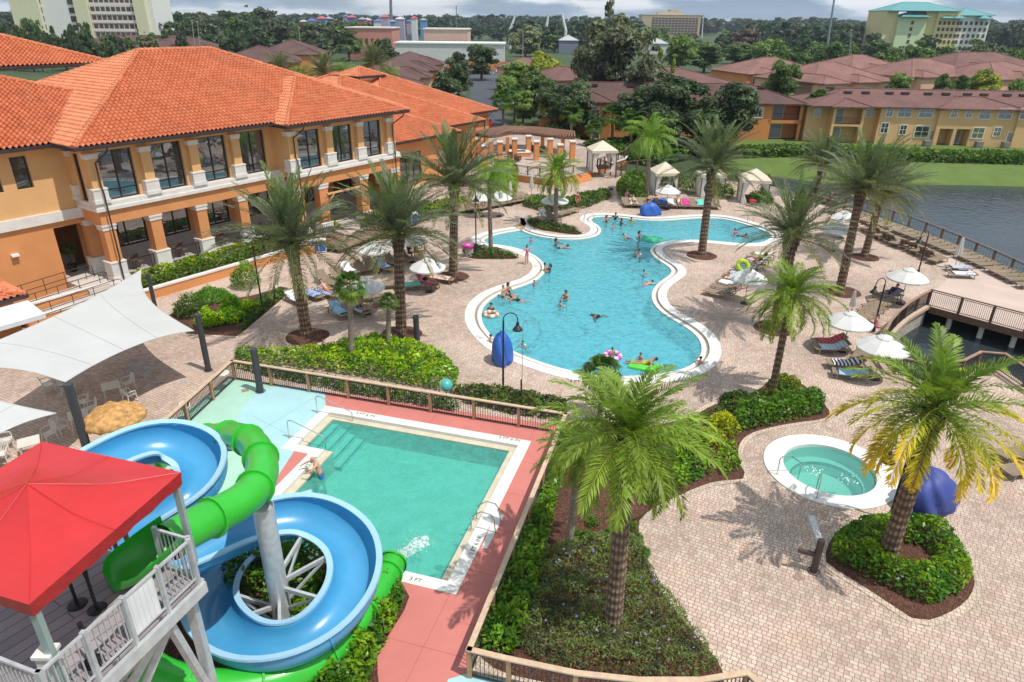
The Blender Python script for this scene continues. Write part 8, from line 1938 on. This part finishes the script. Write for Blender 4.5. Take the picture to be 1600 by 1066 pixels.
# ================================================================ people
SK=[mat('skin_fair',(.56,.32,.22),.55,var=.05),mat('skin_tan',(.42,.215,.13),.55,var=.05),mat('skin_brown',(.20,.10,.06),.55,var=.05)]
HAIR={'black':mat('hair_black',(.012,.010,.010),.5),'brown':mat('hair_brown',(.06,.03,.015),.5),'blond':mat('hair_blond',(.35,.22,.09),.5)}
CL={n:mat('cloth_'+n,c,.8,var=.08) for n,c in dict(black=(.015,.015,.018),navy=(.02,.03,.10),red=(.45,.02,.04),pink=(.60,.12,.28),white=(.7,.7,.7),blue=(.03,.18,.5),yellow=(.55,.50,.04),teal=(.03,.30,.30),purple=(.18,.05,.25),orange=(.6,.18,.04)).items()}
M_eye=mat('eye_dark',(.02,.015,.012),.3); M_lip=mat('lip',(.35,.10,.09),.5)
def skeleton(torso=(0,0,1), hip=(0,0,.92), legs=None, arms=None, headdir=None):
    pass
def lerp3(a,b,t): return a+(b-a)*t
def body_mesh(J, key):
    "J: joint name -> Vector. Skin modifier from the pelvis, face and fingers joined on."
    chain=[('pelvis','waist',.125,.105),('waist','chest',.105,.13),('chest','neckb',.13,.06),('neckb','head0',.055,.062),('head0','head1',.062,.098),('head1','head2',.098,.075)]
    names=[];vs=[];rad=[];ed=[];idx={}
    def addv(n,p,r):
        if n not in idx: idx[n]=len(vs); names.append(n); vs.append(p); rad.append(r)
        return idx[n]
    addv('pelvis',J['pelvis'],(.14,.10)); 
    for a,b,ra,rb in chain: i=addv(a,J[a],(ra,ra)); j=addv(b,J[b],(rb*1.15 if b in('waist','chest') else rb,rb*.8 if b in('waist','chest') else rb)); ed.append((i,j))
    for s in 'LR':
        for a,b,rb in(('chest','sho'+s,.062),('sho'+s,'elb'+s,.043),('elb'+s,'wri'+s,.030),('wri'+s,'han'+s,.034)): i=idx[a if a=='chest' else a]; j=addv(b,J[b],(rb,rb*(.6 if b[:3]=='han' else 1))); ed.append((i,j))
        for a,b,rb in(('pelvis','hip'+s,.095),('hip'+s,'kne'+s,.062),('kne'+s,'ank'+s,.042),('ank'+s,'toe'+s,.034)): i=idx[a]; j=addv(b,J[b],(rb,rb)); ed.append((i,j))
    me=bpy.data.meshes.new('skel'); me.from_pydata([tuple(v) for v in vs],ed,[]); o=bpy.data.objects.new('skel',me); link(o)
    md=o.modifiers.new('s','SKIN'); md.use_smooth_shade=True; 
    for i,r in enumerate(rad): me.skin_vertices[0].data[i].radius=r
    me.skin_vertices[0].data[0].use_root=True
    ms=o.modifiers.new('d','SUBSURF'); ms.levels=1; ms.render_levels=1
    bpy.context.view_layer.update(); out=bpy.data.meshes.new_from_object(o.evaluated_get(bpy.context.evaluated_depsgraph_get())); bpy.data.objects.remove(o)
    V0=[v.co.copy() for v in out.vertices]; F0=[tuple(p.vertices) for p in out.polygons]; bpy.data.meshes.remove(out)
    bones=[]
    for a,b in ed: bones.append((names[a],names[b],vs[a],vs[b]))
    def near(p):
        best=None;bd=9
        for a,b,p0,p1 in bones:
            d=p1-p0; t=max(0,min(1,(p-p0).dot(d)/max(1e-9,d.length_squared))); q=(p-(p0+d*t)).length
            if q<bd: bd=q;best=(a,b,t)
        return best
    lab=[near(v) for v in V0]
    mb=MB(); mb.add(V0,F0); nb=len(F0)
    # fingers
    for s in 'LR':
        w,h=J['wri'+s],J['han'+s]; d=(h-w).normalized(); sd=d.cross(V(0,0,1)); sd=sd.normalized() if sd.length>.1 else V(1,0,0); up=sd.cross(d)
        for k,(o_,L) in enumerate(((-.028,.060),(-.010,.072),(.010,.068),(.027,.052))):
            b=h+sd*o_-d*.012; mb.tube([b,b+d*L*.55-up*.004,b+d*L*.85-up*(.016+.004*k)],[.0095,.0088,.006],5)
        b=h-d*.045+sd*(-.030 if s=='L' else .030); mb.tube([b,b+sd*(-.026 if s=='L' else .026)+d*.02,b+sd*(-.034 if s=='L' else .034)+d*.045],[.011,.010,.007],5)
    # face
    h1=J['head1']; hu=(J['head2']-J['head0']).normalized(); fc=J['face']; fc=(fc-hu*fc.dot(hu)).normalized(); sx=fc.cross(hu)
    nose=h1+fc*.088-hu*.012; mb.add([nose-sx*.014-hu*.012,nose+sx*.014-hu*.012,nose+hu*.022,nose+fc*.022-hu*.010],[(0,3,2),(3,1,2),(0,1,3)])
    for e in(-1,1):
        c=h1+sx*e*.082-fc*.004; mb.add([c-hu*.022,c+fc*.014,c+hu*.022,c-fc*.014,c+sx*e*.014],[(0,1,4),(1,2,4),(2,3,4),(3,0,4)])
        c=h1+fc*.083+sx*e*.032+hu*.014; mb.add([c-sx*.011,c-hu*.006,c+sx*.011,c+hu*.006,c+fc*.008],[(0,1,4),(1,2,4),(2,3,4),(3,0,4)],1)
    c=h1+fc*.080-hu*.046; mb.add([c-sx*.02,c-hu*.007,c+sx*.02,c+hu*.005,c+fc*.01],[(0,1,4),(1,2,4),(2,3,4),(3,0,4)],2)
    # clothing pieces: offset copies of the skin over the named bones
    def piece(test,off):
        nm=[Vector() for _ in V0]
        for f in F0:
            a,b,c=V0[f[0]],V0[f[1]],V0[f[2]]; n=(b-a).cross(c-a)
            for i in f: nm[i]+=n
        fs=[f for f in F0 if all(test(lab[i],V0[i]) for i in f)]; used=sorted({i for f in fs for i in f}); mp={i:k for k,i in enumerate(used)}
        m=MB(); m.add([V0[i]+nm[i].normalized()*off for i in used],[tuple(mp[i] for i in f) for f in fs]); return m
    tor=(J['neckb']-J['pelvis']).normalized()
    P={}
    P['shorts']=piece(lambda l,p:(l[0]=='pelvis' and l[1]=='waist' and l[2]<.55) or l[1][:3]=='hip' or (l[0][:3]=='hip' and l[2]<.55),.016)
    P['briefs']=piece(lambda l,p:(l[0]=='pelvis' and l[1]=='waist' and l[2]<.35) or l[1][:3]=='hip' or (l[0][:3]=='hip' and l[2]<.12),.012)
    P['shirt']=piece(lambda l,p:(l[0]=='pelvis' and l[1]=='waist' and l[2]>.25) or l[0] in('waist',) or (l[0]=='chest' and (l[1][:3]=='sho' or l[2]<.6)) or (l[0][:3]=='sho' and l[2]<.5),.014)
    P['top']=piece(lambda l,p:l[0]=='waist' and l[2]>.55 or (l[0]=='chest' and l[1]=='neckb' and l[2]<.25),.012)
    P['suit']=piece(lambda l,p:(l[0]=='pelvis' and l[1]=='waist') or l[1][:3]=='hip' or l[0]=='waist' or (l[0]=='chest' and l[1]=='neckb' and l[2]<.3),.012)
    # hair cap
    hm=MB(); n=14; vs2=[]; c=h1+hu*.012-fc*.006
    for i in range(7):
        th=i/6*1.75
        for j in range(n):
            a=2*PI*j/n; dirv=(sx*math.cos(a)+fc*math.sin(a)); front=max(0,math.sin(a)); t_=th*(1-.42*front)
            vs2.append(c+(hu*math.cos(t_)*1.05+dirv*math.sin(t_))*.112)
    hm.add(vs2,[(i*n+j,i*n+(j+1)%n,(i+1)*n+(j+1)%n,(i+1)*n+j) for i in range(6) for j in range(n)]); P['hair_short']=hm
    hl=MB(); hl.v=list(hm.v);hl.f=list(hm.f);hl.m=list(hm.m); b0=h1-fc*.075
    hl.tube([b0+hu*.04,b0-hu*.06-fc*.02,b0-hu*.17-fc*.015,b0-hu*.26-fc*.01],[.07,.085,.075,.03],8); P['hair_long']=hl
    return mb,P
def joints(hipz,torso_dir,face,arms,legs,head_dir=None,side=V(1,0,0)):
    J={}; pel=V(0,0,hipz); td=Vector(torso_dir).normalized(); hd=Vector(head_dir).normalized() if head_dir else td
    J['pelvis']=pel; J['waist']=pel+td*.18; J['chest']=pel+td*.40; J['neckb']=pel+td*.55; J['head0']=J['neckb']+hd*.09; J['head1']=J['head0']+hd*.105; J['head2']=J['head1']+hd*.055; J['face']=Vector(face)
    for s,sg in(('L',-1),('R',1)):
        sh=pel+td*.485+side*(sg*.185); J['sho'+s]=sh; u,f=arms[0 if sg<0 else 1]; e=sh+Vector(u).normalized()*.28; J['elb'+s]=e; w=e+Vector(f).normalized()*.25; J['wri'+s]=w; J['han'+s]=w+Vector(f).normalized()*.085
        hp=pel+side*(sg*.10)-td*.04; J['hip'+s]=hp; a,b,c=legs[0 if sg<0 else 1]; k=hp+Vector(a).normalized()*.43; J['kne'+s]=k; an=k+Vector(b).normalized()*.42; J['ank'+s]=an; J['toe'+s]=an+Vector(c).normalized()*.17
    return J
F=(0,-1,0); DN=(0,0,-1)
POSE={
 'stand':joints(.95,(0,0,1),F,[((-.25,0,-1),(-.12,-.15,-1)),((.25,.05,-1),(.1,-.2,-1))],[((-.05,-.03,-1),(0,.04,-1),(0,-1,-.25)),((.06,.02,-1),(0,.06,-1),(.1,-1,-.25))]),
 'spread':joints(.95,(.04,0,1),F,[((-.9,-.1,-.5),(-.9,-.3,-.2)),((.8,-.1,-.6),(.9,-.2,.1))],[((-.12,-.1,-1),(0,.1,-1),(0,-1,-.25)),((.10,.1,-1),(0,.15,-1),(0,-1,-.25))]),
 'wade':joints(.95,(0,-.06,1),F,[((-.75,-.35,-.6),(-.2,-1,.05)),((.75,-.35,-.6),(.3,-1,.0))],[((-.05,-.1,-1),(0,.1,-1),(0,-1,-.25)),((.06,.05,-1),(0,.1,-1),(0,-1,-.25))]),
 'hold':joints(.95,(0,.06,1),F,[((-.35,-.5,-.8),(.45,-.9,.25)),((.35,-.5,-.8),(-.45,-.9,.25))],[((-.08,-.05,-1),(0,.05,-1),(0,-1,-.25)),((.08,.05,-1),(0,.1,-1),(0,-1,-.25))]),
 'swim':joints(.0,(0,-1,.22),(0,-.8,-.3),[((-.35,-1,.0),(-.2,-1,-.1)),((.9,.2,.1),(.7,-.7,-.1))],[((-.10,1,-.25),(0,1,.0),(0,1,-.3)),((.12,1,-.35),(.05,1,.1),(0,1,-.3))],(0,-.75,.65)),
 'float':joints(.0,(0,1,.45),(0,-.4,.9),[((-.9,.2,-.1),(-.8,-.4,-.1)),((.9,.1,-.1),(.8,-.5,-.1))],[((-.10,-1,-.05),(0,-1,-.15),(0,-.6,.6)),((.14,-1,.05),(.0,-1,-.2),(0,-.6,.6))],(0,.7,.7)),
 'recline':joints(.50,(0,.80,.62),(0,-.6,.8),[((-.35,-.35,-.75),(-.05,-1,-.1)),((.35,-.4,-.7),(.0,-1,-.1))],[((-.08,-1,.05),(0,-1,-.10),(0,-.3,1)),((.10,-1,.30),(.02,-.9,-.42),(0,-.6,.8))],(0,.55,.85)),
 'sit':joints(.52,(0,.10,1),F,[((-.25,-.35,-1),(.1,-1,-.25)),((.25,-.35,-1),(-.1,-1,-.25))],[((-.12,-1,.0),(0,-.12,-1),(0,-1,-.2)),((.12,-1,.0),(0,-.1,-1),(0,-1,-.2))],(0,-.1,1)),
 'lean':joints(.95,(-.12,-.30,1),(-.3,-1,-.3),[((-.25,-1,-.10),(-.1,-1,-.55)),((.5,-.75,-.55),(-.35,-.75,-.30))],[((-.08,.10,-1),(0,.1,-1),(0,-1,-.25)),((.08,.15,-1),(0,.1,-1),(0,-1,-.25))],(-.1,-.45,1)),
}
PB={}
def person(px,py,pose,label,skin=1,hair=('black','short'),clothes=(),rz=0,s=1.0,z=0.0,group=None,at=None,gz=None):
    if pose not in PB:
        mb,P=body_mesh(POSE[pose],pose); o=mb.build('body',[SK[0],M_eye,M_lip],smooth=True); D_={'body':o.data}; bpy.data.objects.remove(o)
        for k,m in P.items(): 
            if m.f: o=m.build(k,CL['black'],smooth=True); D_[k]=o.data; bpy.data.objects.remove(o)
        PB[pose]=D_
    base=at if at is not None else G(px,py,z if gz is None else gz); base=V(base.x,base.y,z)
    p=thing('person',label,'person',base,rz,group); p.scale=(s,s,s)
    def part(name,key,m):
        o=bpy.data.objects.new(name,PB[pose][key]); link(o); o.parent=p; o.material_slots[0].link='OBJECT'; o.material_slots[0].material=m; return o
    part('body','body',SK[skin])
    if hair: part('hair','hair_'+hair[1],HAIR[hair[0]])
    nm={'shorts':'swim_shorts','briefs':'swim_briefs','shirt':'shirt','top':'bikini_top','suit':'swimsuit'}
    for k,c in clothes:
        if k=='top' and k not in PB[pose]: k='shirt'
        if k in PB[pose]: part(nm[k],k,CL[c])
    return p
WZ=-1.12                                   # feet on the pool floor
gw='bathers in the main pool'
def W_(px,py,pose,label,skin,hair,clothes,rz=0,s=1.0,z=None):
    zz=WZ if z is None else z
    if pose in('wade','hold','stand','spread','lean'): zz=-.125-1.13*s if z is None else z     # chest deep
    return person(px,py,pose,label,skin,hair,clothes,rz,s,zz,gw,gz=-.12)
W_(947,347,'wade','dark-haired bather at the left of the group by the upper-left ladder',1,('black','long'),[('suit','black')],.5)
W_(961,343,'spread','bather in black with arms out in the group by the upper-left ladder',1,('black','short'),[('shirt','black'),('shorts','navy')],-.4)
W_(957,357,'wade','small child in a pink top in the group by the upper-left ladder',0,('brown','short'),[('shirt','pink'),('briefs','pink')],1.0,.68)
W_(970,352,'wade','brown-skinned bather on the right of the group by the upper-left ladder',2,('black','short'),[('shorts','navy')],2.0)
W_(986,349,'wade','bather in a yellow top just right of the group',1,('black','short'),[('shirt','yellow'),('shorts','black')],2.8,.85)
W_(998,372,'wade','bather in a dark top with a companion floating beside her',1,('brown','long'),[('suit','black')],.8)
W_(986,373,'float','swimmer floating on the back left of the bather in the dark top',0,('brown','short'),[('shorts','blue')],1.4,1,-.16)
W_(997,402,'hold','man in a white shirt carrying a child in the middle of the pool',1,('black','short'),[('shirt','white'),('shorts','navy')],-.6)
W_(992,401,'hold','child carried by the man in the white shirt',1,('black','short'),[('briefs','blue')],1.6,.55,-.62)
W_(1005,431,'wade','boy alone off the right bank, farther one of two',1,('black','short'),[('shorts','blue')],1.2,.75)
W_(1007,445,'swim','swimmer off the right bank just nearer than the lone boy',0,('black','short'),[('shorts','pink')],1.9,.9,-.14)
W_(928,493,'swim','swimmer with arms spread alone in the open middle of the pool',2,('black','short'),[('shorts','black')],.3,1,-.14)
W_(883,468,'hold','woman in a black swimsuit standing in the pool with a child in front',1,('brown','long'),[('suit','black')],-.5)
W_(875,480,'wade','child nearer the camera than the woman in the black swimsuit',0,('brown','short'),[('shorts','navy')],2.4,.66)
W_(829,378,'wade','child alone in the pale shallow water of the beach entry',0,('brown','short'),[('shirt','pink')],.6,.6)
W_(868,384,'wade','farther of two bathers below the tip of the mulch peninsula',2,('black','long'),[('suit','navy')],1.0)
W_(874,388,'swim','nearer of two bathers below the tip of the mulch peninsula, swimming',1,('black','short'),[('shorts','black')],1.6,1,-.14)
W_(852,424,'hold','left one of the two bathers hugging at the white rounded bank',1,('black','short'),[('shorts','red')],1.4)
W_(858,425,'hold','right one of the two bathers hugging at the white rounded bank',1,('brown','long'),[('top','black'),('briefs','black')],-1.5)
W_(834,446,'wade','small child in red and black by the bank below the rounded point',1,('black','short'),[('shirt','red'),('shorts','black')],1.4,.62)
W_(787,464,'sit','adult seated on the underwater bench at the left bank',0,('blond','short'),[('shorts','navy')],.9,1,-.62)
W_(795,460,'sit','dark-haired bather seated on the bench right of the blond adult',1,('black','long'),[('suit','black')],.9,1,-.62)
W_(812,470,'float','bather floating with legs stretched out in front of the bench',1,('brown','long'),[('suit','black')],1.2,1,-.15)
W_(767,488,'hold','woman in dark clothes holding the orange float at the steps',1,('black','short'),[('shirt','black'),('shorts','black')],-.2,.95)
W_(766,537,'wade','bather against the left edge beside the blue covered lift',0,('brown','short'),[('shorts','navy')],1.8,.9)
W_(817,543,'wade','child in a white shirt near the thin rescue pole',1,('brown','short'),[('shirt','white')],-.4,.7)
W_(957,555,'hold','child in the pink swim ring just above the small dark fan palm',1,('black','short'),[('suit','pink')],.6,.7)
W_(1005,571,'float','woman lying across the green float near the lower bank',1,('black','short'),[('suit','yellow')],-1.9,1,.02)
W_(1000,563,'hold','child leaning on the green float behind the woman',1,('brown','short'),[('suit','orange')],-.4,.68)
W_(1093,571,'wade','boy holding the wall at the lower right end of the pool',0,('black','short'),[('shorts','navy')],2.5,.8)
W_(1147,367,'wade','bather in pink with a companion at the east end of the upper lobe',0,('black','short'),[('shirt','pink')],.5,.9)
W_(1154,369,'swim','companion swimming beside the bather in pink at the east end',2,('black','short'),[('shorts','black')],1.2,.9,-.14)
W_(813,356,'sit','toddler sitting in the yellow float on the beach entry',1,('brown','short'),[('shirt','orange')],.3,.55,-.35)
person(501,742,'lean','bald man in blue shorts leaning on the coping of the small green pool',0,None,[('shorts','blue')],-1.25,1.06,-1.05,gz=-.12)
person(195,868,'stand','person in dark shorts under the red canopy on the tower deck',1,('brown','short'),[('shorts','black'),('shirt','yellow')],.4,1,DZ)
person(902,326,'stand','girl in a bikini standing alone on the paving above the pool',0,('brown','long'),[('top','red'),('briefs','red')],.4,.95)
person(823,413,'spread','girl with arms held out walking on the white coping at the rounded point',0,('brown','long'),[('top','pink'),('briefs','pink')],.6,.85)
person(1296,322,'stand','shirtless man standing by the far loungers behind the stout palm',1,('black','short'),[('shorts','black')],1.0)
gs_='guests on the loungers'
person(979,317,'sit','woman in a pink top seated at the left end of the cabana lounger row',0,('brown','short'),[('shirt','pink'),('shorts','white')],.3,1,0,gs_)
for i,(sk_,h,c,l) in enumerate([(0,('brown','short'),[('shorts','navy')],'sunbather in navy shorts in the cabana lounger row'),(1,('black','long'),[('suit','black')],'sunbather in a black swimsuit in the cabana lounger row'),(1,('black','short'),[('shorts','blue')],'sunbather in blue shorts in the cabana lounger row'),(0,('blond','long'),[('suit','white')],'blond sunbather in a white swimsuit in the cabana lounger row'),(0,('brown','long'),[('suit','purple')],'sunbather in a purple swimsuit near the right end of the cabana lounger row'),(1,('brown','short'),[('shorts','teal')],'sunbather in teal shorts at the right end of the cabana lounger row')]):
    q=(1.02,3.02,4.02,7.0,11.0,12.0)[i]/12; p=G(978+140*q,322+3*q); person(0,0,'recline',l,sk_,h,c,0,1,-.02,gs_,at=p)
def onl(px,py,rz,pose,l,sk_,h,c,s=1): person(px,py,pose,l,sk_,h,c,rz-PI/2,s,-.02,gs_)
onl(512,463,2.5,'recline','sunbather in orange on the blue towel nearest the slim fan palm',0,('brown','short'),[('shorts','orange')])
onl(562,490,2.4,'recline','guest in the shade of the low umbrella right of the slim fan palm',1,('black','short'),[('shorts','navy')])
person(566,474,'sit','woman in a dark red shirt seated under the low umbrella',1,('black','long'),[('shirt','red'),('shorts','black')],-.6,1,0,gs_)
person(640,404,'sit','left one of the couple in black seated beyond the second palm trunk',1,('black','short'),[('shirt','black'),('shorts','navy')],2.6,.95,0,gs_); person(650,403,'sit','right one of the couple in black, broader, seated beyond the second palm trunk',1,('black','short'),[('shirt','black'),('shorts','red')],2.4,1.05,0,gs_)
onl(668,449,2.6,'recline','guest under the black-based umbrella on the pink-covered lounger',0,('black','short'),[('suit','black')])
person(745,328,'sit','guest in white seated under the left umbrella behind the thin palm',0,('black','short'),[('shirt','white'),('shorts','black')],.3,1,0,gs_); person(758,326,'sit','guest in purple seated under the right umbrella behind the thin palm',0,('brown','long'),[('suit','purple')],-.3,1,0,gs_)
person(861,338,'sit','guest in black seated under the umbrella behind the palm between the lobes',1,('black','short'),[('shirt','black'),('shorts','black')],.4,1,0,gs_)
for i,(q,sk_,c,l) in enumerate([(.13,1,[('shorts','orange')],'sunbather second from the far end east of the pool'),(.25,0,[('suit','red')],'sunbather in red third from the far end east of the pool'),(.63,1,[('top','pink'),('briefs','pink')],'sunbather in pink under the umbrella east of the pool')]):
    person(0,0,'recline',l,sk_,('brown','long'),c,hd-PI/2,1,-.02,gs_,at=G(1192+(1122-1192)*q,405+(464-405)*q))
person(1366,520,'sit','person in a pink top sitting by the bay railing above the umbrellas',0,('brown','short'),[('shirt','pink'),('shorts','pink')],1.2,.9,0,gs_)
onl(1386,468,.2,'recline','guest in dark clothes on the lounger under the bridge-corner umbrella',1,('black','short'),[('shirt','navy'),('shorts','black')])
# floats
def ring_float(px,py,r,c1,c2,label,tilt=0):
    t=thing('swim_float',label,'swim float',G(px,py,-.06)); m1=mat('vinyl_%d_%d_%d'%tuple(int(x*99) for x in c1),c1,.25); m2=mat('vinyl_%d_%d_%d'%tuple(int(x*99) for x in c2),c2,.25)
    mb=MB(); mb.tube(circle((0,0,0),r,24),r*.34,10,closed=True); mb.m=[(i//20)%2 for i in range(len(mb.m))]; mb.build('ring',[m1,m2],t,smooth=True); mb=MB(); mb.cyl((r,0,r*.3),(r,0,r*.42),.02,n=6); mb.build('valve',M_white,t); return t
ring_float(957,556,.42,(.62,.08,.42),(.7,.55,.65),'pink and white striped swim ring above the dark fan palm'); ring_float(767,491,.40,(.62,.25,.12),(.7,.66,.6),'orange and white swim ring at the left steps'); ring_float(813,356,.34,(.65,.42,.03),(.62,.22,.02),'yellow and orange float on the beach entry')
gf=thing('swim_float','translucent lime green float mattress under the woman near the lower bank','swim float',G(1007,573,-.08),-.4); mb=MB()
for k in range(5): mb.tube([(-.8,-.36+.18*k,0),(.8,-.36+.18*k,0)],.10,8)
mb.build('mattress',mat('lime_float',(.13,.62,.07),.25),gf); mb=MB(); mb.tube([(.8,-.38,.06),(.8,.38,.06)],.12,8); mb.build('pillow',MC['lime_float'],gf)
gf2=thing('swim_float','green float drifting just under the surface beside the floating pair','swim float',G(1020,374,-.11),.2); mb=MB(); mb.lathe([(0,.03),(.5,.02),(.9,-.02),(.9,-.04)],20); mb.build('disc',mat('jade_float',(.03,.42,.20),.3),gf2); mb=MB(); mb.tube(circle((0,0,.0),.9,20),.05,6,closed=True); mb.build('rim',MC['jade_float'],gf2)
# ================================================================ air
m=bpy.data.materials.new('haze'); m.use_nodes=True; nt=m.node_tree
for n in list(nt.nodes):
    if n.type=='BSDF_PRINCIPLED': nt.nodes.remove(n)
pv=nt.nodes.new('ShaderNodeVolumePrincipled'); pv.inputs['Color'].default_value=(.80,.88,1,1); pv.inputs['Density'].default_value=.00014; pv.inputs['Anisotropy'].default_value=.3
nt.links.new(pv.outputs[0],nt.nodes['Material Output'].inputs['Volume'])
mb=MB(); mb.box((0,2900,47),(7400,6400,104)); hz=mb.build('haze',m); tag(hz,'thin pale haze over the whole place','haze',kind='stuff')
